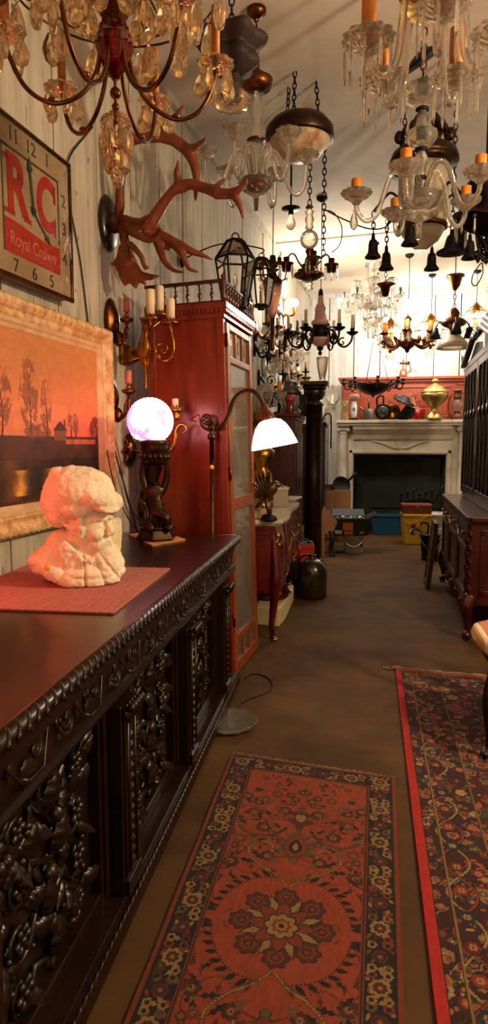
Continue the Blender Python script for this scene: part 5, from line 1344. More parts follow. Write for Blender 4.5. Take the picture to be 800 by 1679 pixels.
# ------------------------------------------------------------------ white mantel
YMF = 9.28; mx0, mx1 = -.165, 1.665
mn = thing('fireplace_mantel', 'white painted wooden fireplace mantel with columns and swag carving', 'mantel', ((mx0 + mx1) / 2, YMF, 0))
MI = T(-(mx0 + mx1) / 2, -YMF, 0)
m = MB(); m.bx(mx0, mx1, YMF - .2, 9.7, 1.585, 1.625, MI); m.bx(mx0 + .02, mx1 - .02, YMF - .17, 9.7, 1.55, 1.587, MI); m.build('shelf', WHITEP, mn, .006)
m = MB(); m.prism([(YMF, 1.36), (YMF - .03, 1.36), (YMF - .04, 1.38), (YMF - .06, 1.42), (YMF - .14, 1.5), (YMF - .15, 1.55), (YMF, 1.55)], 1.34, MI @ T(.74, 0, 0) @ Matrix(((0, 0, 1, 0), (1, 0, 0, 0), (0, 1, 0, 0), (0, 0, 0, 1)))); m.build('cove', WHITEP, mn)
m = MB(); ox0, ox1, oz = .085, 1.36, 1.15
m.bx(mx0 + .03, ox0, YMF, 9.7, 0, 1.55, MI); m.bx(ox1, mx1 - .03, YMF, 9.7, 0, 1.55, MI); m.bx(ox0, ox1, YMF, 9.7, oz, 1.55, MI); m.build('surround', WHITEP, mn, .003)
m = MB()
for (x0, x1, z0, z1) in ((ox0 - .06, ox0 - .015, 0, oz + .06), (ox1 + .015, ox1 + .06, 0, oz + .06), (ox0 - .06, ox1 + .06, oz + .015, oz + .06)): m.bx(x0, x1, YMF - .022, YMF + .005, z0, z1, MI)
m.build('moulding', WHITEP, mn, .006)
m = MB()
for s_ in (-1, 1):
    pts = [(.73 + s_ * d, YMF - .012, z) for d, z in ((.03, 1.235), (.1, 1.25), (.2, 1.29), (.32, 1.325), (.4, 1.335))]; m.tube([MI @ p for p in smooth_path(pts, 5)], [.024, .02, .016, .012, .006], 8)
    m.leaf(.14, .07, MI @ T(.73 + s_ * .03, YMF - .004, 1.25) @ RX(PI / 2) @ RZ(s_ * -1.2), 3, .3)
m.ball(MI @ Vector((.73, YMF - .01, 1.245)), (.04, .02, .035)); m.leaf(.08, .06, MI @ T(.73, YMF - .004, 1.24) @ RX(PI / 2) @ RZ(PI), 3, .3)
m.build('swag_carving', WHITEP, mn)
for x in (mx0 + .1, mx1 - .1):
    m = MB(); m.bx(x - .085, x + .085, YMF - .12, YMF, 0, .12, MI); m.lathe([(.075, .12), (.08, .14), (.065, .16), (.062, .8), (.056, 1.44), (.065, 1.45), (.06, 1.47)], 24, MI @ T(x, YMF - .055, 0)); c_ = m.build('column', WHITEP, mn, .003)
    m = MB(); m.bx(x - .08, x + .08, YMF - .125, YMF + .005, 1.52, 1.55, MI)
    for s_ in (-1, 1): m.tube([MI @ Vector((x + s_ * .062, YMF - .12, 1.495)), MI @ Vector((x + s_ * .062, YMF, 1.495))], .03, 14)
    m.bx(x - .065, x + .065, YMF - .115, YMF, 1.49, 1.522, MI); m.build('capital', WHITEP, c_)
m = MB(); m.bx(ox0 - .02, ox1 + .02, 9.66, 9.7, 0, oz + .02, MI); m.bx(ox0, ox0 + .012, YMF + .03, 9.66, 0, oz, MI); m.bx(ox1 - .012, ox1, YMF + .03, 9.66, 0, oz, MI); m.bx(ox0 + .25, ox1, 9.64, 9.665, .36, .375, MI); m.build('fireback', mat('green_black_board', '#33382f', .8, col2='#1d1f1a', scale=3), mn)
ov = thing('overmantel_panel', 'orange red wooden overmantel board with scratched scroll carving on the mantel', 'panel', (.8, 9.6, 1.626))
OI = T(-.8, -9.6, -1.626)
m = MB(); m.bx(-.1, 1.7, 9.58, 9.63, 1.626, 2.2, OI); m.build('board', W_OVER, ov, .003)
m = MB(); m.bx(-.15, 1.75, 9.52, 9.63, 2.215, 2.25, OI); m.bx(-.13, 1.73, 9.545, 9.63, 2.18, 2.216, OI); m.build('cornice', W_OVER, ov, .004)
m = MB()
for (x0, x1, z0, z1) in ((-.08, .1, 1.66, 2.15), (1.5, 1.68, 1.66, 2.15), (.17, 1.43, 1.68, 2.12)):
    mm = MB()
    for (a0, a1, b0, b1) in ((x0, x1, z0, z0 + .022), (x0, x1, z1 - .022, z1), (x0, x0 + .022, z0, z1), (x1 - .022, x1, z0, z1)): m.bx(a0, a1, 9.566, 9.585, b0, b1, OI)
m.build('panel_moulding', W_OVER, ov, .004)
m = MB()
for s_ in (-1, 1):
    for (cx_, cz, r0, a0) in ((.09, 1.93, .06, 0), (.2, 1.86, .05, 1), (.14, 1.99, .035, 2)):
        m.tube([OI @ Vector((.8 + s_ * (cx_ + p[0]), 9.578, cz + p[1])) for p in spiral(r0, 1.4, 1, a0)], .0055, 6)
    m.tube([OI @ p for p in smooth_path([(.8 + s_ * .03, 9.578, 1.88), (.8 + s_ * .15, 9.578, 1.84), (.8 + s_ * .3, 9.578, 1.83), (.8 + s_ * .38, 9.578, 1.86)], 5)], .0055, 6)
m.build('scroll_carving', mat('dark_carving', '#5a2a16', .6), ov)

# things on the mantel
ZS = 1.626; YS_ = 9.2
def mx(px): return at(px, 690, YS_).x
m = MB(); m.lathe([(0, 0), (.045, 0), (.05, .02), (.045, .08), (.05, .16), (.07, .27), (.066, .27), (.044, .16), (.038, .05), (0, .03)], 24); simple('glass_vase', 'yellowish flared glass vase at the left end of the mantel', 'vase', m, mat('straw_glass', '#e3c98a', .15, trans=.7), (mx(566), YS_, ZS))
ol = thing('oil_lamp', 'porcelain stem oil lamp with pinkish font second along the mantel', 'lamp', (mx(580), YS_, ZS))
m = MB(); m.bx(-.06, .06, -.06, .06, 0, .03); m.build('base', IRON, ol, .004)
m = MB(); m.lathe([(.025, .03), (.03, .05), (.042, .12), (.038, .2), (.03, .24), (.03, .26)], 20); m.build('stem', mat('porcelain', '#d8dcd8', .2, col2='#5a7a84', scale=9, contrast=(.36, .42)), ol)
m = MB(); m.lathe([(.03, .26), (.07, .29), (.08, .32), (.07, .35), (.02, .37)], 22); m.build('font', mat('pink_font', '#c99a90', .15, trans=.4), ol)
m = MB(); m.lathe([(.02, .37), (.024, .4), (.014, .41), (.02, .45), (.006, .48), (.006, .52), (0, .52)], 14); m.build('burner', BRASS, ol)
oc = thing('oil_can', 'dull tin oil can with a long slanting spout on the mantel', 'can', (mx(604), YS_, ZS))
m = MB(); m.lathe([(0, 0), (.085, 0), (.088, .01), (.075, .13), (.06, .15), (.02, .165), (0, .165)], 20); m.build('body', TIN, oc)
m = MB(); m.tube([(-.05, 0, .12), (-.12, 0, .18), (-.135, 0, .18)], [.018, .012, .009], 8); m.tube([(.0, 0, .16), (0, 0, .26), (.0, 0, .3)], [.014, .012, .003], 8); m.build('spout', TIN, oc)
hl = thing('headlamp', 'round silvered headlamp with a black loop handle on the mantel', 'lamp', (mx(627), YS_ - .02, ZS))
m = MB(); m.lathe([(.03, .12), (.09, .05), (.105, .0), (.112, -.01), (.1, -.016), (.097, -.008), (.06, .036), (0, .056)], 28, T(0, 0, .113) @ RX(-PI / 2)); m.build('housing', IRON, hl)
m = MB(); m.lathe([(0, .052), (.058, .032), (.096, -.006)], 24, T(0, 0, .113) @ RX(-PI / 2)); m.build('reflector', STEEL, hl)
m = MB(); m.lathe([(0, -.03), (.06, -.024), (.1, -.006)], 24, T(0, 0, .113) @ RX(-PI / 2)); m.build('lens', GLASSP, hl)
m = MB(); m.tube(smooth_path([(-.07, .03, .18), (-.08, .03, .3), (-.02, .03, .34), (.01, .03, .3), (.0, .03, .2)], 5), .013, 8); m.build('handle', IRON, hl)
m = MB(); m.lathe([(.0, 0), (.05, .01), (.06, .03), (.09, .04), (.115, .02), (.12, 0), (.1, -.02), (0, -.02)], 28, T(0, .0, .118) @ RX(PI / 2 - .15)); simple('brass_disc_lamp', 'round brass rimmed lamp head leaning beside the silvered headlamp', 'lamp', m, OLDBRASS, (mx(643), YS_ + .14, ZS))
fu = thing('black_funnel', 'black metal hat shaped scoop tipped over on the mantel', 'scoop', (mx(664), YS_, ZS))
m = MB(); m.lathe([(.0, .02), (.15, .0), (.16, .01), (.155, .02), (.09, .03), (.06, .08), (.0, .085)], 28, T(-.03, 0, .25) @ RY(.45) @ RX(.25)); m.build('brim', IRON, fu)
m = MB(); m.tube([(-.07, 0, .04), (.03, 0, .12), (.12, 0, .1)], [.04, .09, .06], 14); m.ball((-.02, 0, .05), (.13, .08, .05), 14, 8); m.build('body', IRON, fu)
rc_ = thing('red_cup', 'bright red enamel cup between the black scoop and brass urn', 'cup', (mx(689), YS_ + .17, ZS))
m = MB(); m.lathe([(0, 0), (.06, 0), (.07, .02), (.085, .15), (.081, .15), (.062, .02), (0, .012)], 24); m.build('body', REDPL, rc_)
m = MB(); m.tube(smooth_path([(-.075, 0, .12), (-.12, 0, .11), (-.12, 0, .05), (-.068, 0, .04)], 5), .008, 8); m.build('handle', REDPL, rc_)
URNM = mat('mottled_brass', '#cfae6a', .42, 1, col2='#7d5a26', scale=26, bump=.0015)
ur = thing('brass_urn', 'large lidded brass urn near the right end of the mantel', 'urn', (mx(711), YS_ - .03, ZS))
m = MB(); m.lathe([(0, 0), (.13, 0), (.135, .02), (.11, .05), (.05, .12), (.045, .16), (.1, .21), (.17, .28), (.185, .33), (.18, .36)], 32); m.build('body', URNM, ur)
m = MB(); m.lathe([(.18, .36), (.185, .37), (.17, .39), (.11, .44), (.05, .47), (.03, .49), (.05, .51), (.05, .53), (.03, .55), (0, .56)], 32); m.build('lid', URNM, ur)
lt = thing('hurricane_lantern', 'rusty hurricane lantern with glass globe at the right end of the mantel', 'lantern', (mx(745) + .03, YS_ - .02, ZS))
RUSTM = mat('rusty_tin', '#7a4a30', .6, .5, col2='#4a2a1a', scale=10)
m = MB(); m.lathe([(0, 0), (.085, 0), (.09, .02), (.085, .06), (.05, .08), (.04, .1)], 24); m.build('tank', RUSTM, lt)
m = MB(); m.lathe([(.045, .1), (.075, .16), (.07, .22), (.045, .28), (.042, .28), (.066, .22), (.07, .16), (.04, .1)], 24); m.build('globe', GLASSP, lt)
m = MB(); m.lathe([(.05, .28), (.06, .29), (.05, .32), (.05, .38), (.065, .385), (.06, .4), (0, .42)], 20); m.build('cap', RUSTM, lt)
m = MB()
for s_ in (-1, 1): m.tube(smooth_path([(s_ * .08, 0, .04), (s_ * .115, 0, .1), (s_ * .115, 0, .26), (s_ * .08, 0, .34), (s_ * .045, 0, .36)], 5), .009, 8)
m.build('side_tubes', RUSTM, lt)
m = MB(); m.lathe([(0, 0), (.06, 0), (.065, .01), (.055, .08), (.03, .12), (.012, .14), (.012, .2), (0, .2)], 16, S(.9, .9, .9)); o = thing('brass_torch', 'small reddish brass blow torch standing on the overmantel cornice', 'blow torch', (at(660, 640, 9.57).x, 9.57, 2.251)); m.build('tank', mat('rose_brass', '#b56a50', .35, .7, var=.3), o)
m = MB(); m.tube([(-.05, 0, .19), (.09, 0, .2)], [.014, .022], 10); m.tube([(0, 0, .16), (0, 0, .25)], .008, 8); m.tube(smooth_path([(.05, 0, .05), (.1, 0, .08), (.09, 0, .17), (.03, 0, .17)], 4), .007, 6); m.build('burner', OLDBRASS, o)

# ------------------------------------------------------------------ bins and boxes on the far floor
def bucket(nm, lab, loc, r0, r1, h, m_, rotz=0, sq=False, lid=None):
    o = thing(nm, lab, 'bucket', loc, rotz)
    m = MB(); m.lathe([(0, 0), (r0, 0), (r0 + .004, .01), (r1, h * .9), (r1 + .012, h * .905), (r1 + .012, h * .97), (r1 + .004, h), (r1 - .004, h), (r0 - .01, .012), (0, .012)], 4 if sq else 28, RZ(PI / 4) if sq else None, not sq); m.build('body', m_, o, .012 if sq else 0)
    m = MB(); rr_ = r1 * (.7 if sq else 1)
    m.tube(smooth_path([(-rr_ - .01, -.02, h * .86), (-rr_ * .6, -rr_ - .04, h * .55), (.0, -rr_ - .06, h * .42), (rr_ * .6, -rr_ - .04, h * .55), (rr_ + .01, -.02, h * .86)], 5), .006, 6); m.build('handle', lid or m_, o)
    return o
bb = thing('blue_bin', 'teal blue plastic bin on the floor inside the fireplace opening', 'bin', (.57, 9.42, 0))
m = MB(); n4 = [(-1, -1), (1, -1), (1, 1), (-1, 1)]
vs = [(x * .19, y * .1, 0) for x, y in n4] + [(x * .22, y * .125, .26) for x, y in n4] + [(x * .235, y * .14, .26) for x, y in n4] + [(x * .235, y * .14, .285) for x, y in n4] + [(x * .21, y * .115, .285) for x, y in n4] + [(x * .185, y * .095, .012) for x, y in n4]
fs = [(0, 3, 2, 1)] + [(k * 4 + i, k * 4 + (i + 1) % 4, k * 4 + 4 + (i + 1) % 4, k * 4 + 4 + i) for k in range(5) for i in range(4)] + [(20, 21, 22, 23)]
m.add(vs, fs); m.build('body', BLUEPL, bb, .01)
YX = 8.62
yb = thing('yellow_tub', 'square yellow plastic tub with round stickers before the mantel', 'tub', (at(681, 885, YX).x, YX, 0), .08)
m = MB(); vs = [(x * .16, y * .13, 0) for x, y in n4] + [(x * .178, y * .15, .36) for x, y in n4] + [(x * .188, y * .16, .36) for x, y in n4] + [(x * .188, y * .16, .39) for x, y in n4]
fs = [(0, 3, 2, 1)] + [(k * 4 + i, k * 4 + (i + 1) % 4, k * 4 + 4 + (i + 1) % 4, k * 4 + 4 + i) for k in range(3) for i in range(4)] + [(12, 13, 14, 15)]
m.add(vs, fs); m.build('body', YELLOWPL, yb, .012)
m = MB(); m.tube(smooth_path([(-.185, -.1, .33), (-.12, -.172, .27), (-.02, -.19, .31), (.1, -.178, .37), (.186, -.1, .35)], 5), .009, 6, flat=.5); m.build('handle', YELLOWPL, yb)
m = MB(); m.lathe([(0, 0), (.035, 0), (.035, .002), (0, .002)], 20, T(-.07, -.1465, .17) @ RX(PI / 2 + .055)); m.build('white_sticker', WHITEPL, yb)
m = MB(); m.lathe([(0, 0), (.035, 0), (.035, .002), (0, .002)], 20, T(-.06, -.151, .25) @ RX(PI / 2 + .055)); m.bx(.03, .1, -.1495, -.1465, .15, .17); m.build('red_sticker', REDPL, yb)
m = MB(); m.ball((-.07, -.1505, .165), (.015, .003, .012)); m.ball((-.055, -.1505, .175), (.008, .003, .008)); m.build('sticker_emblem', BLACKP, yb)
tbx = thing('tool_tray', 'shallow red brown lidded box resting on the yellow tub', 'box', (at(682, 838, YX).x, YX - .0, .392), .03)
m = MB(); m.bx(-.185, .185, -.11, .11, 0, .095); m.build('body', mat('red_brown_box', '#6b2a1c', .4, var=.3), tbx, .008)
m = MB(); m.bx(-.19, .19, -.115, .115, .095, .125); m.bx(-.015, .015, -.122, -.114, .07, .11); m.build('lid', mat('tan_lid', '#8a4630', .4, var=.3), tbx, .008)
bk = bucket('white_bucket', 'white plastic bucket behind the yellow tub', (at(714, 870, 9.05).x, 9.05, 0), .12, .14, .36, WHITEPL)
# fireplace irons standing behind the tub
ir = thing('iron_candelabrum', 'dark wrought iron candelabrum standing in the fireplace opening', 'candelabrum', (.98, 9.02, 0))
m = MB(); m.lathe([(0, 0), (.1, 0), (.1, .015), (.02, .03), (.012, .06), (.01, .5), (.02, .52), (.01, .54)], 14); m.build('stem', IRON, ir)
for k in range(7):
    x = -.24 + k * .08; m = MB(); m.tube(smooth_path([(0, 0, .42), (x * .6, -.03, .42 + .02 * abs(k - 3)), (x, -.03, .5 + .02 * (k % 3)), (x, -.03, .6 + .025 * (k % 3))], 4), .009, 6)
    m.lathe([(0, 0), (.022, .0), (.026, .02), (.012, .03), (.016, .05), (0, .055)], 10, T(x, -.03, .6 + .025 * (k % 3))); m.ball((x, -.03, .665 + .025 * (k % 3)), .012, 8, 6); m.leaf(.08, .05, T(x * .8, -.035, .5) @ RX(PI / 2) @ RZ(.3 * (k - 3)), 3, .3); m.build('arm', IRON, ir)
m = MB(); m.tube([(.12, .02, .3), (.27, -.02, .66), (.31, -.03, .74)], [.008, .008, .016], 8); m.build('poker', IRON, ir)
YD = 7.35
db = bucket('dark_bucket', 'dark green bucket with iron hooks beside the leaning board', (at(704, 915, YD).x, YD, 0), .085, .105, .3, mat('dark_green_pail', '#23261f', .45, var=.3))
m = MB(); m.tube(smooth_path([(-.1, -.02, .3), (-.16, -.02, .33), (-.2, -.03, .3), (-.19, -.03, .27)], 5), .011, 8); m.tube(smooth_path([(-.04, 0, .2), (-.02, 0, .36), (-.05, -.01, .4), (-.1, -.02, .4), (-.1, -.02, .37)], 5), .011, 8); m.tube([(.02, 0, .15), (.05, .02, .4)], .008, 6)
o = m.build('iron_hooks', IRON, None, M=T(db.location + Vector((0, 0, .02)))); tag(o, 'bent iron hooks sticking out of the dark green bucket', 'hooks')
YW = 7.75
wb = bucket('white_bucket', 'low white bucket under the black crate of glass', (at(579, 905, YW).x, YW, 0), .11, .125, .22, WHITEPL)
m = MB(); m.bx(.08, .104, -.092, -.088, .08, .12); m.build('label', BLACKP, wb)
bc = thing('black_crate', 'black printed carton full of glass parts on the white bucket', 'carton', (at(573, 880, YW).x, YW, .222), .12)
m = MB()
for s_ in (-1, 1): m.bx(s_ * .2 - .006, s_ * .2 + .006, -.15, .15, 0, .2); m.bx(-.2, .2, s_ * .15 - .006, s_ * .15 + .006, 0, .2)
m.bx(-.2, .2, -.15, .15, 0, .01); m.build('body', BLACKP, bc, .003)
m = MB(); m.prism([(0, -.15), (.12, -.17), (.13, .12), (0, .15)], .006, T(.2, 0, .2) @ RY(-.5)); m.prism([(0, -.15), (-.12, -.15), (-.12, .15), (0, .15)], .006, T(-.2, 0, .2) @ RY(.5)); m.prism([(-.2, 0), (.2, 0), (.19, .1), (-.19, .1)], .006, T(0, .15, .2) @ RX(.9)); m.build('flaps', BLACKP, bc)
m = MB(); m.bx(-.1, .02, -.1585, -.156, .06, .15); m.bx(-.08, .02, -.1585, -.156, .01, .05); m.bx(.1, .15, -.1585, -.156, .02, .05); m.build('orange_label', mat('orange_print', '#c86a1e', .6), bc)
m = MB(); m.bx(-.19, -.11, -.1585, -.156, .02, .06); m.build('white_label', WHITEPL, bc)
for k in range(7):
    m = MB(); m.lathe([(0, 0), (.03, 0), (.045, .03), (.03, .06), (.02, .07), (0, .07)], 14); o = m.build('lamp_part', (GLASSP, STEEL)[k % 2], None, M=T(bc.location + Vector((-.15 + k * .05, -.05 + .08 * (k % 2), .14 + .012 * (k % 3)))) @ RX(.5 * (k % 3)) @ RY(.4 * (k % 2))); tag(o, 'small glass or silvered lamp part in the black carton', 'lamp part', 'lamp parts in the black carton')
cb2 = thing('cardboard_sheet', 'tan cardboard box flap leaning beside the black carton', 'cardboard', (at(536, 900, 7.45).x, 7.45, 0), .2)
m = MB(); m.prism([(-.1, .33), (-.03, .58), (.13, .40), (.05, .2)], .01, RX(PI / 2 - .15)); m.build('flap', CARD, cb2)
m = MB(); m.prism([(-.1, .0), (-.02, .0), (-.02, .32), (-.09, .42)], .02, T(0, .03, 0) @ RX(PI / 2 - .05)); m.build('panel', CARD, cb2)
m = MB(); m.tube(smooth_path([(.04, -.05, .3), (.06, -.07, .2), (.05, -.05, .1), (.07, -.06, .02), (.04, -.08, .012)], 5), .028, 8); o = m.build('black_strap', BLACKP, None, M=T(cb2.location)); tag(o, 'black strap hanging down to the floor before the tan cardboard', 'strap')
YV = 8.7
y2 = bucket('yellow_bucket', 'yellow bucket with a red rim under the carton of pans', (at(562, 860, YV).x, YV, 0), .13, .15, .38, YELLOWPL)
m = MB(); m.lathe([(0, .378), (.158, .378), (.162, .385), (.162, .41), (.15, .416), (0, .416)], 28); m.build('lid', REDPL, y2)
cx_ = thing('cardboard_carton', 'brown cardboard carton of pans on top of the yellow bucket', 'carton', (at(551, 835, YV).x, YV, .418), .08)
m = MB()
for s_ in (-1, 1): m.bx(s_ * .18 - .004, s_ * .18 + .004, -.14, .14, 0, .27); m.bx(-.18, .18, s_ * .14 - .004, s_ * .14 + .004, 0, .27)
m.bx(-.18, .18, -.14, .14, 0, .01); m.build('body', CARD, cx_, .002)
sk = thing('frying_pan', 'black iron frying pan sticking up out of the cardboard carton', 'pan', cx_.location + Vector((.06, -.02, .2)), 0)
m = MB(); m.lathe([(0, 0), (.1, 0), (.125, .03), (.122, .032), (.098, .006), (0, .006)], 24, T(0, 0, .12) @ RX(1.2) @ RY(.3)); m.build('pan', IRON, sk)
m = MB(); m.tube([(.09, .0, .18), (.2, -.02, .3)], [.014, .018], 8); m.build('handle', IRON, sk)
m = MB(); m.bx(-.1, .1, -.05, .05, 0, .05); m.bx(-.09, .07, -.04, .04, .05, .1); o = m.build('wooden_rack', W_BOARD, None, .004, T(cx_.location + Vector((-.06, .0, .24))) @ RZ(.2)); tag(o, 'small dark wooden rack lying in the cardboard carton', 'rack')

# ------------------------------------------------------------------ glazed hutch on the right
HA = -.058; HX, HY = .80, 4.3; HL = 1.95
ht = thing('glazed_hutch', 'dark carved hutch with traceried glass doors and swan neck top', 'hutch', (HX, HY, 0), HA)
m = MB(); m.bx(.0, .62, .02, HL - .02, .24, .785); m.build('body', W_DARKRED, ht, .004)
m = MB(); m.prism([(-.03, -.02), (.0, -.035), (.66, -.035), (.66, HL + .03), (0, HL + .03), (-.03, HL)], .03, T(0, 0, .815)); m.prism([(-.012, -.0), (.64, -.0), (.64, HL), (-.012, HL)], .02, T(0, 0, .793)); m.build('counter', W_DARKRED, ht, .006)
for k, (y0, y1) in enumerate(((.06, .62), (.66, 1.28), (1.32, 1.88))):
    m = MB(); m.bx(-.014, .002, y0, y1, .64, .77); d = m.build('drawer', W_DARKRED, ht, .004)
    m = MB()
    for s_ in (-.15, .15): m.ball((-.03, (y0 + y1) / 2 + s_, .7), .014, 10, 8); m.cyl((-.015, (y0 + y1) / 2 + s_, .7), (-.03, (y0 + y1) / 2 + s_, .7), .006)
    m.tube(smooth_path([(-.03, (y0 + y1) / 2 - .15, .7), (-.04, (y0 + y1) / 2, .67), (-.03, (y0 + y1) / 2 + .15, .7)], 5), .005, 6); m.build('handle', BRASS, d)
    m = MB(); m.bx(-.01, .002, y0, y1, .27, .62)
    for (a0, a1, b0, b1) in ((y0, y1, .27, .31), (y0, y1, .585, .62), (y0, y0 + .05, .27, .62), (y1 - .05, y1, .27, .62)): m.bx(-.022, -.008, a0, a1, b0, b1)
    d = m.build('door', W_DARKRED, ht, .004)
m = MB(); m.bx(.06, .57, .012, .024, .3, .34); m.bx(.06, .57, .012, .024, .7, .74); m.bx(.06, .1, .012, .024, .3, .74); m.bx(.53, .57, .012, .024, .3, .74); m.build('end_moulding', W_DARKRED, ht, .004)
m = MB()
for i in range(9): m.leaf(.07, .045, T(-.006, .03, .74 - i * .045) @ RZ(PI + .5) @ PF @ RZ(PI + .4 * (-1) ** i), 3, .4)
m.build('corner_carving', W_DARKRED, ht)
m = MB(); m.prism([(0, .24), (.1, .2), (.35, .17), (.6, .19), (.98, .14), (1.35, .19), (1.6, .17), (1.85, .2), (1.95, .24)], .03, T(.01, 0, 0) @ PF)
for i in range(12): m.leaf(.08, .05, T(-.008, .1 + i * .16, .2) @ RZ(PI) @ PF @ RZ(PI + .6 * (-1) ** i), 3, .4)
m.build('apron', W_DARKRED, ht)
for (x, y, sx, sy) in ((.02, .04, -1, -1), (.02, HL - .05, -1, 1), (.57, .04, 1, -1), (.57, HL - .05, 1, 1)):
    m = MB(); m.tube(smooth_path([(x, y, .3), (x + sx * .03, y + sy * .02, .22), (x + sx * .02, y + sy * .01, .13), (x + sx * .015, y + sy * .01, .07)], 5), [.045, .046, .024, .016], 10); m.ball((x + sx * .02, y + sy * .012, .032), .032, 12, 9)
    for i in range(3): m.leaf(.11, .05, T(x + sx * .03, y + sy * .02 - .03 + i * .03, .16) @ RZ(PI * (sx < 0)) @ PF, 3, .3)
    m.build('leg', W_DARKRED, ht)
UX = .145
m = MB(); m.bx(UX + .31, UX + .34, .06, HL - .06, .83, 1.98); m.bx(UX, UX + .33, .06, .085, .83, 1.98); m.bx(UX, UX + .33, HL - .085, HL - .06, .83, 1.98); m.bx(UX, UX + .33, .06, HL - .06, .83, .87); m.bx(UX - .02, UX + .34, .04, HL - .04, 1.95, 2.0)
for z in (1.25, 1.65): m.bx(UX + .03, UX + .31, .085, HL - .085, z, z + .014)
m.build('upper_case', W_BLACK, ht, .003)
for k, (y0, y1) in enumerate(((.085, .97), (.98, HL - .085))):
    m = MB()
    for (a0, a1, b0, b1) in ((y0, y1, .87, .94), (y0, y1, 1.89, 1.95), (y0, y0 + .05, .87, 1.95), (y1 - .05, y1, .87, 1.95)): m.bx(UX - .018, UX + .012, a0, a1, b0, b1)
    d = m.build('glass_door', W_BLACK, ht, .004)
    m = MB(); w_ = y1 - y0 - .1
    for j in range(5):
        c = y0 + .05 + w_ * j / 4
        for s_ in (-1, 1):
            if (j == 0 and s_ < 0) or (j == 4 and s_ > 0): continue
            m.tube(smooth_path([(UX - .006, c, .94), (UX - .006, c + s_ * .01, 1.2), (UX - .006, c + s_ * w_ / 16, 1.42), (UX - .006, c + s_ * w_ / 8, 1.55), (UX - .006, c + s_ * w_ / 4.2, 1.75), (UX - .006, c + s_ * w_ / 4, 1.89)], 5), .012, 6)
            m.leaf(.1, .04, T(UX - .012, c + s_ * w_ / 8, 1.5) @ RZ(PI) @ PF @ RZ(-s_ * .5), 2, .3)
    m.build('tracery', W_BLACK, d)
    m = MB(); m.bx(UX - .003, UX, y0 + .03, y1 - .03, .92, 1.91); m.build('pane', DUST_SHEEN, d)  # the beige haze in this pane's colour stands in for the reflected room
m = MB()
for s_ in (-1, 1):
    c = HL / 2
    for kk, off in enumerate((0, .035, .07)):
        m.tube(smooth_path([(UX - .03 + kk * .012, c + s_ * .93, 2.000 + off * .6), (UX - .03 + kk * .012, c + s_ * .78, 2.017 + off), (UX - .03 + kk * .012, c + s_ * .55, 2.072 + off), (UX - .03 + kk * .012, c + s_ * .3, 2.143 + off), (UX - .03 + kk * .012, c + s_ * .16, 2.148 + off * .6), (UX - .03 + kk * .012, c + s_ * .13, 2.115 + off * .4)], 6), [.02, .026, .026, .026, .022, .014], 8)
    m.prism([(c + s_ * .9, 1.995), (c + s_ * .15, 1.995), (c + s_ * .15, 2.104), (c + s_ * .35, 2.125), (c + s_ * .6, 2.050), (c + s_ * .8, 2.011)], .03, T(UX + .02, 0, 0) @ PF)
for i in range(10): m.leaf(.12, .05, T(UX - .03, HL - .05 + .01 * i, 1.989 + .012 * i) @ RZ(PI) @ PF @ RZ(-.8 - .1 * i), 3, .3)
m.build('swan_neck_pediment', W_BLACK, ht)
for i, (y, z, r) in enumerate(((.3, .872, .07), (.6, .872, .06), (1.3, .872, .07), (.5, 1.265, .06), (1.5, 1.265, .06))):
    m = MB(); m.lathe([(0, 0), (r * .6, 0), (r, .06), (r * .9, .16), (r * .4, .22), (r * .5, .26), (r * .45, .26), (r * .3, .2), (0, .1)], 20); p = T(HX, HY, 0) @ RZ(HA) @ Vector((UX + .16, y, z)); simple('pottery_vase', 'pale vase on a shelf inside the glazed hutch', 'vase', m, GREYGLAZE, p, group='vases inside the hutch')
lb_ = thing('leaning_board', 'brown framed board leaning against the far end of the hutch', 'board', (.735, 5.82, 0), -.05)
LM = RY(.10)
m = MB(); m.bx(-.014, .014, .0, .34, 0, .60, LM); m.build('panel', W_BOARD, lb_, .002)
m = MB()
for (a0, a1, b0, b1) in ((0, .05, 0, .6), (.29, .34, 0, .6), (0, .34, 0, .05), (0, .34, .55, .6)): m.bx(-.022, -.012, a0, a1, b0, b1, LM)
m.build('frame', W_BOARD, lb_, .003)
# ------------------------------------------------------------------ hanging lights
def almond(L, W, n=6, bead=True):
    m = MB(); m.lathe([(0, 0), (W * .2, -.1 * L), (W * .42, -.4 * L), (W * .5, -.62 * L), (W * .36, -.86 * L), (0, -L)], n, T(0, 0, -.012 if bead else 0) @ S(1, .55, 1), False)
    if bead: m.ball((0, 0, -.006), .006, 6, 5)
    return m
def spear(L, W):
    m = MB(); m.ball((0, 0, -W * .7), W * .6, 6, 5); m.lathe([(0, -W * 1.3), (W * .4, -W * 1.8), (W * .5, -L * .8), (0, -L)], 5, None, False); return m
MESH = {}
def cmesh(key, fn, m):
    if key not in MESH: MESH[key] = fn().mesh(key[0], m)
    return MESH[key]
def chain(mb, p, q, link=.03, r=.0025):
    p, q = Vector(p), Vector(q); d = q - p; n = max(2, int(d.length / (link * .8))); Mx = d.to_track_quat('Z', 'Y').to_matrix().to_4x4()
    for i in range(n):
        c = p + d * ((i + .5) / n)
        pts = [(link * .28 * math.cos(2 * PI * k / 8), 0, link * .56 * math.sin(2 * PI * k / 8)) for k in range(9)]
        mb.tube(pts, r, 5, T(c) @ Mx @ RZ(PI / 2 * (i % 2)))
BOB = [(0, -.01), (.012, -.012), (.02, -.004), (.05, .012), (.058, .022), (.055, .024), (.03, .012), (.012, .006), (0, .006)]
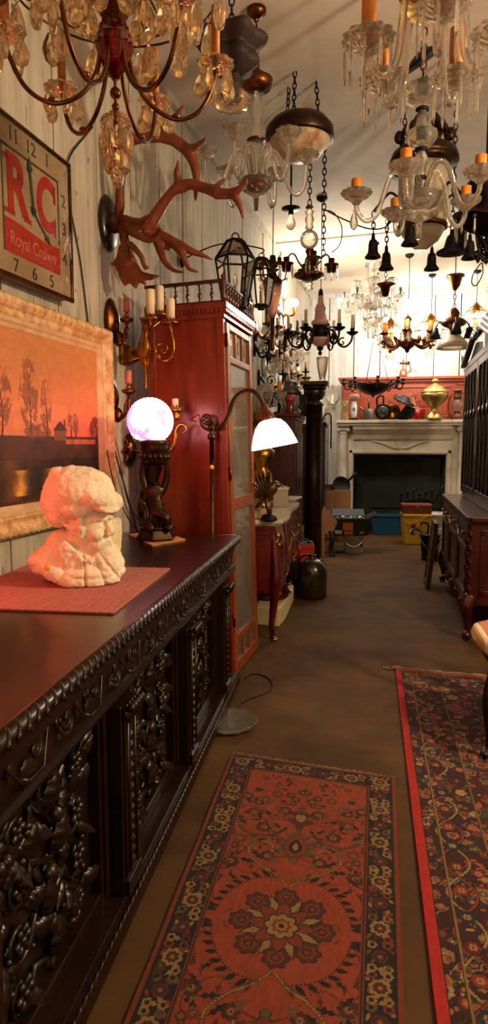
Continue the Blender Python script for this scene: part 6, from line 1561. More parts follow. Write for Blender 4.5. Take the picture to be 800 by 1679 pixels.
def chand(name, label, loc, body, hang, arms, group=None, cat='chandelier'):
    "body: list of (part, MB, material); arms: list of dicts"
    root = thing(name, label, cat, loc, 0, group)
    for nm, mb, m_ in body: mb.build(nm, m_, root)
    if hang:
        mb = MB(); z0, kind, m_ = hang; top = ZC - loc[2]
        if kind == 'chain': chain(mb, (0, 0, z0), (0, 0, top - .02), .045, .004)
        elif kind == 'cable': mb.tube([(0, 0, z0), (.004, 0, (z0 + top) / 2), (0, 0, top - .01)], .004, 6)
        else: mb.tube([(0, 0, z0), (0, 0, top - .01)], .007, 8)
        mb.lathe([(.05, top), (.048, top - .02), (.02, top - .04), (0, top - .045)], 16)
        mb.build('chain', m_, root)
    for a in arms:
        am = MB(); p3 = smooth_path([(r, 0, z) for r, z in a['path']], 6); am.tube(p3, a.get('rad', .006), 8)
        for ex in a.get('extra', []): ex(am)
        ame = am.mesh('arm', a['mat']); e = p3[-1]
        pme = None
        if 'pan' in a:
            pm = MB(); pm.lathe(a['pan'], a.get('pn', 48), None, True, a.get('lobes', 0), .06); pme = pm.mesh('drip_pan', a['pmat'])
        cme = None
        if 'candle' in a:
            cm_ = MB(); r, h, z = a['candle']; cm_.lathe([(0, z), (r, z), (r, z + h - .002), (r * .8, z + h), (0, z + h)], 12); cme = cm_.mesh('candle_sleeve', a['cmat'])
        bme = None
        if 'bulb' in a:
            bm_ = MB(); z = a['bulb'][0]; s_ = a['bulb'][1]; bm_.lathe([(0, z), (s_ * .35, z), (s_ * .9, z + s_ * 1.3), (s_, z + s_ * 2), (s_ * .6, z + s_ * 3.1), (0, z + s_ * 4)], 12); bme = bm_.mesh('bulb', a['bmat'])
        for k in range(a['n']):
            if k in a.get('skip', ()): continue
            ang = a.get('phase', 0) + 2 * PI * k / a['n']
            ao = place('arm', ame, root, RZ(ang))
            if pme: place('drip_pan', pme, ao, T(e))
            if cme: place('candle_sleeve', cme, ao, T(e))
            if bme and k not in a.get('nobulb', ()): place('bulb', bme, ao, T(e))
            for (dm, nd, r, z) in a.get('drops', []):
                for j in range(nd):
                    b = 2 * PI * j / nd + .3; place('crystal_drop', dm, ao, T(e.x + r * math.cos(b), r * math.sin(b), e.z + z) @ RZ(b))
    return root
def ring_drops(root, dm, n, r, z, ph=0):
    for j in range(n):
        b = 2 * PI * j / n + ph; place('crystal_drop', dm, root, T(r * math.cos(b), r * math.sin(b), z) @ RZ(b + PI / 2))

# 1: amber crystal chandelier, top left, nearest
pA = at(188, 88, 1.5); qA = .00143
AL = cmesh(('crystal_drop', 'A'), lambda: almond(.084, .056, 8), AMBER); AS = cmesh(('crystal_drop', 'As'), lambda: almond(.06, .038, 8), AMBER)
b1 = MB(); b1.lathe([(0, -.055), (.012, -.05), (.03, -.025), (.044, .01), (.043, .03), (.03, .05), (.024, .055), (0, .056)], 14, None, False)
b2 = MB(); b2.lathe([(.026, .05), (.03, .06), (.026, .075), (.034, .085), (.034, .13), (.024, .14), (.014, .16), (.012, .3), (.03, .32), (.012, .34), (.012, .5)], 16)
b3 = MB(); b3.lathe([(0, -.22), (.006, -.215), (.006, -.15), (.004, -.14), (.004, -.06), (.008, -.055)], 10)
b3.ball((0, 0, -.085), .013); b3.ball((0, 0, -.115), .009)
b4 = MB(); b4.lathe([(0, -.125), (.016, -.128), (.034, -.142), (.036, -.15), (.02, -.145), (0, -.14)], 14)
armA = dict(n=6, phase=.42, mat=OLDBRASS, rad=.0052, path=[(.028, .06), (.03, .02), (.042, -.045), (.08, -.1), (.14, -.125), (.195, -.1), (.228, -.04), (.236, .0)],
            pan=[(0, -.012), (.012, -.012), (.02, -.004), (.038, .004), (.044, .012), (.03, .014), (.01, .008), (0, .008)], pmat=AMBER, candle=(.0105, .13, .01), cmat=OCHRE, lobes=10,
            drops=[(AS, 5, .036, .006)], extra=[lambda am: am.lathe([(.006, 0), (.012, .006), (.006, .012)], 8, T(.14, 0, -.125))])
A = chand('crystal_chandelier', 'big amber crystal chandelier with ruby glass centre at the top left', pA, [('ruby_glass', b1, REDGLASS), ('stem', b2, OLDBRASS), ('bottom_finial', b3, OLDBRASS), ('bobeche', b4, AMBER)], (.48, 'chain', OLDBRASS), [armA])
ring_drops(A, AL, 9, .17, .125); ring_drops(A, AL, 8, .11, .17, .3); ring_drops(A, AL, 13, .24, .15, .2); ring_drops(A, AL, 7, .07, .14, .1); ring_drops(A, AS, 6, .032, -.15); ring_drops(A, AS, 5, .022, -.19, .5); ring_drops(A, AL, 1, .0, -.2)
m = MB()
for r, z in ((.17, .127), (.11, .172), (.24, .152)): m.torus((0, 0, z), r, .003, 36, 6)
for k in range(6):
    a_ = PI / 3 * k; m.tube(smooth_path([(.02 * math.cos(a_), .02 * math.sin(a_), .22), (.11 * math.cos(a_), .11 * math.sin(a_), .172), (.17 * math.cos(a_), .17 * math.sin(a_), .127), (.24 * math.cos(a_), .24 * math.sin(a_), .152)], 4), .003, 6)
m.build('crystal_frame', OLDBRASS, A)

# dark carved wooden fitting behind it
pW = at(380, 96, 2.75); wf = thing('carved_wood_pendant', 'dark scalloped wooden ceiling pendant behind the amber crystal chandelier', 'pendant', pW); wf.scale = (.85, .85, .85)
m = MB()
m.lathe([(0, .13), (.07, .12), (.15, .1), (.165, .08), (.15, .055), (.1, .03), (.12, .0), (.125, -.03), (.08, -.06), (.03, -.09)], 48, None, True, 6, .1)
m.lathe([(0, .16), (.05, .14), (.06, .0), (.04, -.1), (.05, -.13), (.03, -.17), (0, -.18)], 16); wo = m.build('body', mat('dark_stained_wood', '#2c140b', .7, col2='#160a05', scale=8), wf, .014)
m = MB(); chain(m, (0, 0, .16), (0, 0, (ZC - pW.z) / .85), .045, .004); m.build('chain', IRON, wf)
m = MB(); m.lathe([(.02, -.14), (.07, -.16), (.09, -.19), (.08, -.215), (.03, -.23), (0, -.235)], 20, None, True, 10, .06); m.build('amber_cup', AMBER, wf)

# 2: prism chandelier, top right
pB = at(706, 2, 2.0); SPB = cmesh(('crystal_drop', 'B'), lambda: spear(.115, .011), CRYSTAL)
b1 = MB(); b1.lathe([(0, -.06), (.02, -.055), (.06, -.03), (.085, .01), (.08, .02), (.03, .0), (.02, .05), (.03, .1), (.018, .16), (.018, .4)], 22, None, True, 12, .03)
arms = [dict(n=5, phase=-2.75, mat=GLASSP, rad=.011, path=[(.03, .02), (.07, .03), (.085, -.06), (.1, -.17), (.14, -.215), (.175, -.19), (.185, -.15)], pan=[(r * 1.25, z * 1.3) for r, z in BOB], pmat=GLASSP, lobes=12, candle=(.0205, .15, .015), cmat=OCHRE, drops=[(SPB, 9, .064, .018)])]
B = chand('crystal_chandelier', 'glass arm chandelier with long prisms at the top right', pB, [('centre_bowl', b1, mat('amber_bowl', '#f3d48a', .1, trans=.8))], (.38, 'cable', BRASS), arms)

# 3: tall glass chandelier with orange sleeves
pC = at(688, 330, 3.2)
b1 = MB(); q3 = .00305
b1.lathe([(0, -.17), (.012, -.168), (.014, -.1), (.02, -.09), (.055, -.075), (.062, -.06), (.03, -.05), (.05, -.04), (.09, -.02), (.1, .02), (.095, .025), (.06, .0), (.02, .01), (.022, .06), (.03, .08), (.02, .1), (.024, .15), (.036, .18), (.022, .21), (.02, .23), (.045, .24), (.068, .27), (.072, .3), (.066, .3), (.03, .26), (.02, .28), (.026, .34), (.02, .4), (.04, .42), (.085, .45), (.095, .49), (.088, .49), (.03, .45), (.018, .52)], 24, None, True, 12, .02)
b2s = [('metal_collar', MB().lathe([(.018, z - .008), (.03, z - .006), (.03, z + .006), (.018, z + .008)], 16), IRON) for z in (.1, .225, .4)]
dC = cmesh(('crystal_drop', 'C'), lambda: almond(.085, .04), CRYSTAL)
C3 = chand('glass_chandelier', 'clear blown glass chandelier with S curved arms and orange candle sleeves', pC, [('glass_stem', b1, GLASSP)] + b2s, (.5, 'chain', OLDBRASS),
    [dict(n=5, phase=-.62, mat=GLASSP, rad=.0115, path=[(.03, .06), (.06, .13), (.1, .15), (.14, .11), (.17, .02), (.2, -.055), (.245, -.075), (.285, -.03), (.29, .02)], pan=[(r * 1.25, z * 1.6) for r, z in BOB], pmat=GLASSP, lobes=12, candle=(.025, .085, .012), cmat=OCHRE, drops=[])])
for k in (3,): place('crystal_drop', dC, C3, T(.3 * math.cos(-.62 + 2 * PI * 3 / 5), .3 * math.sin(-.62 + 2 * PI * 3 / 5), -.02))
cc = thing('ceiling_canopy', 'tilted dark metal canopy dish on the chain above the glass chandelier', 'canopy', at(694, 96, 3.05))
m = MB(); m.lathe([(0, .03), (.03, .028), (.1, .0), (.105, -.01), (.09, -.006), (0, .015)], 26, RY(-.55) @ RX(.3)); m.build('dish', IRON, cc)
m = MB(); m.cyl((0, 0, .02), (.0, 0, ZC - cc.location.z), .006); m.build('rod', IRON, cc)

# 4: clear glass chandelier before the antlers
pD = at(420, 300, 3.45); 
b1 = MB(); b1.lathe([(0, -.14), (.01, -.138), (.014, -.07), (.03, -.06), (.08, -.03), (.095, .005), (.09, .01), (.04, -.01), (.025, .0), (.028, .05), (.035, .1), (.03, .16), (.036, .2), (.028, .26), (.03, .32), (.04, .36), (.03, .4), (.02, .45)], 22, None, True, 10, .04)
b2s = [('metal_collar', MB().lathe(q, 18), OLDBRASS) for q in ([(0, -.04), (.04, -.035), (.06, -.01), (.03, .0)], [(.03, .2), (.05, .21), (.03, .22)], [(.02, .44), (.075, .46), (.085, .5), (.04, .53), (.01, .56)])]
D = chand('glass_chandelier', 'clear glass chandelier with drooping arms and small cups near the antlers', pD, [('glass_stem', b1, GLASSP)] + b2s, (.55, 'chain', OLDBRASS),
    [dict(n=6, phase=.25, mat=GLASSP, rad=.0105, path=[(.03, .04), (.05, .13), (.085, .16), (.12, .13), (.15, .05), (.18, -.03), (.22, -.05), (.255, .0), (.265, .12)], pan=[(r * 1.1, z * 1.5) for r, z in BOB], pmat=GLASSP, lobes=10, candle=(.013, .05, .012), cmat=PINKSL)])

# 5: dark rimmed alabaster bowl on chains
pE = at(491, 222, 4.12)
eb = thing('bowl_pendant', 'dark rimmed pendant with a stained alabaster bowl near the ceiling', 'pendant', pE)
m = MB(); m.lathe([(.205, -.035), (.21, -.03), (.205, .03), (.17, .075), (.1, .1), (.02, .11), (0, .11), (0, .09), (.1, .08), (.19, .02), (.19, -.035)], 40); m.build('rim', BRONZE, eb)
m = MB(); m.lathe([(0, -.15), (.06, -.145), (.13, -.11), (.18, -.05), (.19, -.03), (.18, -.03), (.12, -.1), (0, -.14)], 36); m.build('alabaster_bowl', mat('alabaster', '#d8bfa0', .45, col2='#a5714f', scale=7, trans=.2, contrast=(.35, .5)), eb)
for k in range(3):
    a_ = .3 + 2 * PI * k / 3; m = MB(); chain(m, (.12 * math.cos(a_), .12 * math.sin(a_), .08), (.1 * math.cos(a_), .1 * math.sin(a_), ZC - pE.z), .04, .004); m.build('chain', IRON, eb)
# little bulb socket under the ceiling
pb = at(477, 352, 5.3); bs = thing('bulb_pendant', 'small clear bulb in a dark socket hanging below the ceiling', 'pendant', pb)
m = MB(); m.lathe([(.0, .06), (.075, .05), (.075, .04), (.02, .035), (.022, -.0), (0, 0)], 18); m.tube([(0, 0, .05), (0, 0, ZC - pb.z)], .008, 8); m.build('socket', IRON, bs)
m = MB(); m.lathe([(.015, 0), (.02, -.02), (.038, -.06), (.036, -.09), (.015, -.115), (0, -.118)], 16); m.build('bulb', DEADBULB, bs)

# 6: lantern pendant with hanging bells
pH = at(694, 300, 4.2)
hb_ = thing('lantern_pendant', 'glass cylinder lantern pendant with bronze crown and dark hanging bell sockets', 'pendant', pH)
m = MB(); m.lathe([(.2, .11), (.205, .13), (.19, .17), (.14, .2), (.09, .22), (.06, .25), (.0, .26)], 32); m.lathe([(.205, .11), (.16, .1), (.14, .08), (.14, .1), (.19, .12)], 32)
for k in range(6):
    a_ = PI / 3 * k; M_ = RZ(a_) @ T(.13, 0, .2); m.leaf(.16, .09, M_ @ RY(.3) @ RZ(PI / 2) @ RX(1.1), 3, .3); m.ball((0, 0, 0), (.03, .03, .04), 10, 8, M_ @ T(.02, 0, .07))
m.build('crown', BRONZE, hb_)
m = MB(); m.lathe([(.145, .1), (.15, 0), (.145, -.22), (.138, -.26), (.132, -.26), (.138, -.2), (.142, 0), (.138, .1)], 36); m.build('glass_cylinder', FROST, hb_)
m = MB(); m.lathe([(.135, -.275), (.15, -.27), (.15, -.25), (.135, -.245)], 36); m.build('band', OLDBRASS, hb_)
m = MB(); m.lathe([(0, -.39), (.04, -.385), (.1, -.34), (.135, -.275), (.128, -.275), (.095, -.33), (0, -.375)], 36); m.build('bottom_bowl', FROST, hb_)
BELL = [(r * .8, z * .85) for r, z in ((0, .06), (.012, .06), (.016, .02), (.03, .01), (.036, -.02), (.038, -.07), (.06, -.1), (.062, -.108), (.05, -.106), (.0, -.09))]
bm_ = MB(); bm_.lathe(BELL, 20); bme = bm_.mesh('bell_socket', IRON)
for k in range(6):
    a_ = .2 + PI / 3 * k; c_, s_ = math.cos(a_), math.sin(a_)
    m = MB(); m.tube(smooth_path([(.14 * c_, .14 * s_, -.1), (.2 * c_, .2 * s_, -.06), (.26 * c_, .26 * s_, -.12), (.3 * c_, .3 * s_, -.17)], 5), .008, 8); chain(m, (.3 * c_, .3 * s_, -.17), (.3 * c_, .3 * s_, -.3), .04, .004); ao = m.build('arm', IRON, hb_)
    place('bell_socket', bme, ao, T(.3 * c_, .3 * s_, -.35))
m = MB(); chain(m, (0, 0, .25), (0, 0, ZC - pH.z), .05, .005); m.build('chain', IRON, hb_)
m = MB(); p0_, p1_ = at(540, 352, 4.9), at(655, 352, 4.4)
m.tube(smooth_path([at(533, 344, 4.9), at(560, 358, 4.8), at(600, 374, 4.7), at(628, 374, 4.6), at(645, 360, 4.5), at(656, 352, 4.45)], 5), .005, 6); o = m.build('looped_cable', CORD); tag(o, 'black cable slung under the ceiling between the hanging lights', 'cable')

# 7: dark tole shade at the right edge and its neighbours
pS = at(795, 362, 3.7); ts = thing('dark_shade_pendant', 'dark funnel shaped metal shade with prisms at the right edge', 'pendant', pS)
m = MB(); m.lathe([(.03, .1), (.05, .09), (.09, .04), (.17, -.01), (.175, -.02), (.15, -.01), (.06, .05), (0, .08)], 28, RY(.25), True, 9, .04); m.build('shade', BRONZE, ts)
m = MB(); m.lathe([(0, .24), (.06, .23), (.1, .19), (.11, .15), (.03, .13), (.03, .09), (0, .09)], 24); m.tube([(0, 0, .23), (0, 0, ZC - pS.z)], .007, 8); m.build('canopy', IRON, ts)
SP2 = cmesh(('crystal_drop', 'S'), lambda: spear(.1, .014), CRYSTAL)
for k in range(12):
    a_ = 2 * PI * k / 12; place('crystal_drop', SP2, ts, T(.15 * math.cos(a_), .15 * math.sin(a_), -.02 - .03 * math.cos(a_) * 1.2))
for (px, py, Y, lab) in ((741, 390, 4.4, 'dark bell shaped socket pendant left of the dark funnel shade'), (662, 262, 4.6, 'dark round cup pendant left of the bronze crowned lantern')):
    p = at(px, py, Y); o = thing('bell_pendant', lab, 'pendant', p)
    m = MB(); m.lathe([(0, .05), (.012, .05), (.016, .02), (.03, .01), (.04, -.02), (.05, -.06), (.095, -.085), (.095, -.095), (.05, -.085), (0, -.08)], 22); m.build('socket', IRON, o)
    m = MB(); chain(m, (0, 0, .05), (0, 0, ZC - p.z), .045, .004); m.build('chain', IRON, o)
p = at(793, 400, 3.85); o = thing('black_chain_coil', 'tangled coil of black chain and wire hanging at the right edge', 'chain', p)
m = MB(); rr = random.Random(4)
for k in range(9): m.tube(smooth_path([(rr.uniform(-.05, .05), rr.uniform(-.05, .05), rr.uniform(-.1, .1)) for _ in range(5)], 5), .007, 6)
m.tube(smooth_path([(-.01, 0, -.1), (-.05, 0, -.16), (-.055, 0, -.21), (-.03, 0, -.22), (.0, 0, -.16), (-.005, 0, -.1)], 5), .0035, 6); m.tube([(0, 0, .08), (0, 0, ZC - p.z)], .006, 6); m.build('coil', IRON, o)

# 8: centre chandelier with ribbed glass ball
pF = at(507, 393, 4.52); 
b1 = MB(); b1.ball((0, 0, 0), .063, 28, 16); b1.lathe([(.018, .065), (.028, .08), (.02, .1), (.03, .13), (.02, .16), (.03, .18), (.012, .2)], 20, None, True, 8, .06)
b2 = MB(); b2.lathe([(.012, .2), (.03, .205), (.02, .22), (0, .23)], 16); b4 = MB(); b4.lathe([(.02, -.062), (.028, -.075), (.016, -.1), (.02, -.16), (.035, -.18), (.04, -.21), (.1, -.225), (.105, -.24), (.07, -.255), (.03, -.27), (0, -.27)], 24)
b3 = MB(); b3.lathe([(.015, -.27), (.03, -.29), (.02, -.31), (.03, -.325), (0, -.34)], 18, None, True, 6, .1)
SPF = cmesh(('crystal_drop', 'F'), lambda: spear(.09, .012), CRYSTAL)
FF = chand('ball_chandelier', 'brass chandelier with a ribbed glass ball and curled arms, centre of the ceiling', pF, [('glass_ball', b1, GLASSP), ('top_cap', b2, OLDBRASS), ('brass_stem', b4, OLDBRASS), ('bottom_drop', b3, GLASSP)], (.22, 'chain', IRON),
    [dict(n=4, phase=.25, mat=OLDBRASS, rad=.006, path=[(.03, -.2), (.07, -.15), (.1, -.1), (.13, -.1), (.15, -.14), (.155, -.17)], pan=[(0, -.04), (.03, -.04), (.035, .0), (.05, .005), (.05, .012), (.02, .02), (.022, .05), (0, .05)], pmat=OLDBRASS, drops=[(SPF, 6, .048, .0)])])
p = at(531, 345, 4.9); o = thing('hanging_chain', 'bare dark chain with a hook hanging beside the glass ball chandelier', 'chain', p)
m = MB(); chain(m, (0, 0, -.32), (0, 0, ZC - p.z), .05, .0045); m.tube(smooth_path([(.0, 0, .0), (.07, 0, -.02), (.13, 0, -.12), (.12, 0, -.24), (.06, 0, -.3)], 5), .004, 6); m.build('links', IRON, o)
# 9: candelabrum pendant with pink conical glass
pP = at(447, 452, 4.75)
b1 = MB(); b1.lathe([(.07, -.06), (.075, -.04), (.06, -.02), (.02, -.0), (.02, .05), (.045, .06), (.03, .08), (.02, .14)], 24)
b2 = MB(); b2.lathe([(.07, -.06), (.06, -.15), (.03, -.26), (.018, -.3), (.014, -.3), (.025, -.26), (.055, -.15), (.062, -.06)], 24)
b3 = MB(); b3.lathe([(.018, -.29), (.016, -.5), (.02, -.52), (0, -.54)], 14)
chand('candelabrum_pendant', 'brass candelabrum pendant with flame bulbs and pinkish cone glass near the lanterns', pP, [('cup', b1, OLDBRASS), ('cone_glass', b2, mat('pink_cone', '#d8a890', .15, trans=.7)), ('rod', b3, OLDBRASS)], (.12, 'cable', OLDBRASS),
    [dict(n=5, phase=.3, mat=OLDBRASS, rad=.006, path=[(.02, .02), (.05, -.03), (.09, -.02), (.1, .03), (.1, .06)], pan=[(0, -.01), (.012, -.01), (.03, .0), (.034, .01), (.014, .012), (.016, .04), (0, .04)], pmat=OLDBRASS, bulb=(.04, .014), bmat=DEADBULB, drops=[(cmesh(('crystal_drop', 'P'), lambda: almond(.06, .03), CRYSTAL), 1, .0, -.02)])])

# 10: pink columned candle chandelier
pG = at(525, 552, 6.0)
b1 = MB(); b1.lathe([(.0, -.1), (.03, -.09), (.06, -.07), (.1, -.045), (.11, -.03), (.105, -.015), (.05, -.01), (.04, .0)], 26); b1.lathe([(.04, .09), (.075, .1), (.085, .12), (.08, .14), (.06, .15), (.05, .22), (.055, .24), (.03, .3), (.025, .36), (0, .37)], 26)
b2 = MB(); b2.lathe([(.04, -.01), (.075, .0), (.08, .05), (.07, .095), (.04, .1)], 22); b3 = MB(); b3.lathe([(0, -.17), (.012, -.165), (.02, -.145), (.01, -.13), (.03, -.11), (.03, -.09), (0, -.09)], 16)
b4 = MB(); b4.lathe([(.025, .36), (.02, .4), (.012, .42)], 12)
def scr(am): am.tube([(.2 + p[0], 0, -.05 + p[1]) for p in spiral(.04, 1.2, 1, 1.2)], [.008, .005], 6); am.tube([(.12 + p[0], 0, .06 + p[1]) for p in spiral(.045, 1.2, -1, 4)], [.008, .005], 6)
chand('candle_chandelier', 'pink columned chandelier with six dark scroll arms and cream candles', pG, [('pink_column', b1, PINKMET), ('dark_body', b2, IRON), ('bottom_finial', b3, IRON), ('top_cap', b4, IRON)], (.42, 'cable', IRON),
    [dict(n=6, phase=.12, mat=IRON, rad=.01, path=[(.06, .03), (.1, .06), (.14, .02), (.17, -.07), (.23, -.09), (.28, -.04), (.29, .02)], pan=[(0, -.01), (.02, -.01), (.05, .01), (.055, .02), (.02, .018), (.024, .05), (0, .05)], pmat=IRON, candle=(.014, .13, .04), cmat=WAX, extra=[scr])])

# 11: big crystal chandelier at the rear
SPI = cmesh(('crystal_drop', 'I'), lambda: spear(.15, .02), CRYSTAL)
pI = at(612, 505, 7.4)
b1 = MB(); b1.lathe([(0, -.2), (.03, -.19), (.09, -.14), (.11, -.1), (.05, -.09), (.04, -.02), (.09, .02), (.1, .05), (.04, .06), (.035, .18), (.06, .2), (.03, .24), (.03, .4), (.09, .44), (.1, .48), (.03, .5), (.02, .65)], 24, None, True, 10, .05)
II = chand('crystal_chandelier', 'large clear crystal chandelier hung with spear drops before the mantel', pI, [('glass_stem', b1, CRYSTAL)], (.62, 'chain', IRON),
    [dict(n=8, phase=.2, mat=CRYSTAL, rad=.013, path=[(.04, .0), (.1, .1), (.17, .08), (.25, -.04), (.31, -.02), (.33, .06)], pan=[(r * 1.3, z * 1.3) for r, z in BOB], pmat=CRYSTAL, drops=[(SPI, 5, .068, .02)], candle=(.016, .09, .02), cmat=STEEL),
     dict(n=6, phase=.5, mat=CRYSTAL, rad=.011, path=[(.03, .2), (.08, .3), (.14, .28), (.2, .2), (.22, .25)], pan=BOB, pmat=CRYSTAL, drops=[(SPI, 4, .05, .02)])])
ring_drops(II, SPI, 10, .1, -.1); ring_drops(II, SPI, 8, .09, .46); ring_drops(II, SPI, 6, .06, -.18, .4)
# 12: brass candelabra chandelier with amber sleeves
pJ = at(668, 556, 7.9)
b1 = MB(); b1.lathe([(0, -.16), (.02, -.15), (.03, -.12), (.1, -.07), (.12, -.02), (.08, .0), (.04, .03), (.06, .08), (.03, .12), (.03, .2), (.05, .22), (.02, .26)], 22)
def leafy(am):
    for i in range(3): am.leaf(.1, .06, T(.12 + i * .07, 0, -.05) @ RX(PI / 2) @ RZ(-.6 - i * .5), 3, .3)
SPJ = cmesh(('crystal_drop', 'J'), lambda: almond(.11, .05), CRYSTAL)
JJ = chand('brass_chandelier', 'dark brass chandelier with short amber candle sleeves in front of the bright wall', pJ, [('body', b1, OLDBRASS)], (.25, 'cable', IRON),
    [dict(n=6, phase=.4, mat=OLDBRASS, rad=.014, path=[(.06, -.02), (.12, -.07), (.2, -.1), (.27, -.06), (.3, .02), (.3, .05)], pan=[(0, -.02), (.02, -.02), (.05, .0), (.055, .012), (.02, .02), (0, .02)], pmat=OLDBRASS, candle=(.028, .11, .015), cmat=OCHRE, drops=[(SPJ, 3, .05, .0)], extra=[leafy])])
BULBS = cmesh(('bulb', 'lit'), lambda: MB().lathe([(0, 0), (.012, 0), (.03, .05), (.034, .08), (.02, .115), (0, .125)], 14), BULB)
BASKETS = []
# 13: crystal basket with lit bulbs at the right of the rear
for idx, (px, py, Y, lab, nb) in enumerate(((706, 545, 8.85, 'glittering crystal basket chandelier with lit bulbs, left of the swan neck top', 6), (780, 528, 8.75, 'glittering crystal and brass chandelier above the swan neck hutch top', 6), (640, 552, 8.95, 'small glittering crystal chandelier with lit bulbs low before the bright wall', 5))):
    p = at(px, py, Y); BASKETS.append(p); dm = cmesh(('crystal_drop', 'K'), lambda: almond(.1, .045), CRYSTAL)
    b1 = MB(); b1.lathe([(0, -.22), (.03, -.2), (.02, -.16), (.05, -.1), (.03, -.04), (.05, .02), (.03, .08), (.05, .16), (.02, .24)], 18)
    b2 = MB(); b2.torus((0, 0, .0), .24, .008, 36, 6); b2.torus((0, 0, -.1), .16, .007, 30, 6); b2.torus((0, 0, .12), .13, .007, 30, 6)
    for k in range(6):
        a_ = PI / 3 * k; b2.tube(smooth_path([(.02 * math.cos(a_), .02 * math.sin(a_), .22), (.13 * math.cos(a_), .13 * math.sin(a_), .12), (.24 * math.cos(a_), .24 * math.sin(a_), 0), (.16 * math.cos(a_), .16 * math.sin(a_), -.1), (.03 * math.cos(a_), .03 * math.sin(a_), -.18)], 4), .005, 6)
    K = chand('crystal_basket_chandelier', lab, p, [('stem', b1, BRASS), ('basket_frame', b2, BRASS)], (.22, 'cable', IRON), [])
    ring_drops(K, dm, 18, .24, -.005); ring_drops(K, dm, 14, .16, -.105); ring_drops(K, dm, 12, .13, .115); ring_drops(K, dm, 6, .05, -.19)
    for k in range(nb):
        a_ = 2 * PI * k / nb + .4; place('bulb', BULBS, K, T(.11 * math.cos(a_), .11 * math.sin(a_), -.02))
# 14: bell canopy light with a ribbed glass shade
pK = at(744, 530, 7.15); kk = thing('shade_pendant', 'dark brass pendant with bell canopy and ribbed glass shade before the hutch', 'pendant', pK)
m = MB(); m.lathe([(0, .5), (.09, .49), (.095, .47), (.07, .46), (.05, .38), (.02, .34), (.012, .33)], 22); m.lathe([(0, .16), (.03, .15), (.06, .1), (.05, .06), (.1, .04), (.14, .0), (.1, -.03), (.05, -.05), (.03, -.09), (.05, -.11), (0, -.12)], 22)
chain(m, (0, 0, .15), (0, 0, .34), .05, .005); m.tube([(0, 0, .48), (0, 0, ZC - pK.z)], .006, 6); m.build('body', OLDBRASS, kk)
m = MB(); m.lathe([(.04, -.1), (.07, -.13), (.13, -.19), (.17, -.26), (.165, -.26), (.12, -.19), (.06, -.13)], 30, None, True, 15, .04); m.build('shade', FROST, kk)
for k in range(3):
    a_ = .5 + 2 * PI * k / 3; m = MB(); m.tube(smooth_path([(.08 * math.cos(a_), .08 * math.sin(a_), .0), (.16 * math.cos(a_), .16 * math.sin(a_), .03), (.2 * math.cos(a_), .2 * math.sin(a_), -.04)], 4), .01, 6); m.lathe([(0, .06), (.03, .05), (.04, 0), (.06, -.06), (.05, -.06), (0, .02)], 14, T(.2 * math.cos(a_), .2 * math.sin(a_), -.08)); m.build('arm', IRON, kk)
# 15: dark bowl with little candle arms above the mantel
pM = at(612, 637, 8.7)
b1 = MB(); b1.lathe([(0, -.12), (.015, -.11), (.02, -.09), (.1, -.075), (.19, -.02), (.225, .04), (.23, .055), (.215, .055), (.17, -.01), (.05, -.05), (0, -.05)], 32)
b2 = MB()
for k in range(3):
    a_ = 2 * PI * k / 3; b2.tube([(.2 * math.cos(a_), .2 * math.sin(a_), .05), (.01, 0, .75)], .004, 6)
def scr2(am): am.tube([(.29 + p[0], 0, .03 + p[1]) for p in spiral(.035, 1.2, -1, 2)], [.008, .005], 6)
chand('bowl_chandelier', 'dark bowl chandelier with small candle arms hanging before the orange panel', pM, [('bowl', b1, BRONZE), ('hanger', b2, STEEL)], (.74, 'cable', STEEL),
    [dict(n=8, phase=.1, mat=IRON, rad=.009, path=[(.22, .04), (.27, .06), (.31, .0), (.36, -.01), (.385, .06)], pan=[(0, -.01), (.02, -.01), (.035, .0), (.036, .01), (.016, .012), (.02, .06), (.024, .065), (0, .065)], pmat=IRON, extra=[scr2])])
# 16: slim chain with bell cups
for i, (px, py, Y, lab) in enumerate(((632, 468, 6.55, 'small dark bell cup on a chain left of the crystal chandelier spire'), (752, 395, 6.4, 'thin bare chain with one link ring hanging by the bell cups'))):
    p = at(px, py, Y); o = thing('chain_pendant', lab, 'pendant', p); m = MB(); chain(m, (0, 0, .0), (0, 0, ZC - p.z), .05, .004); m.build('chain', IRON, o)
    m = MB(); m.lathe([(.0, .02), (.09, .015), (.1, 0), (.05, -.02), (.03, -.1), (0, -.11)] if i == 0 else [(0, .02), (.02, .015), (.02, -.02), (0, -.03)], 20); m.build('cup', OLDBRASS, o)

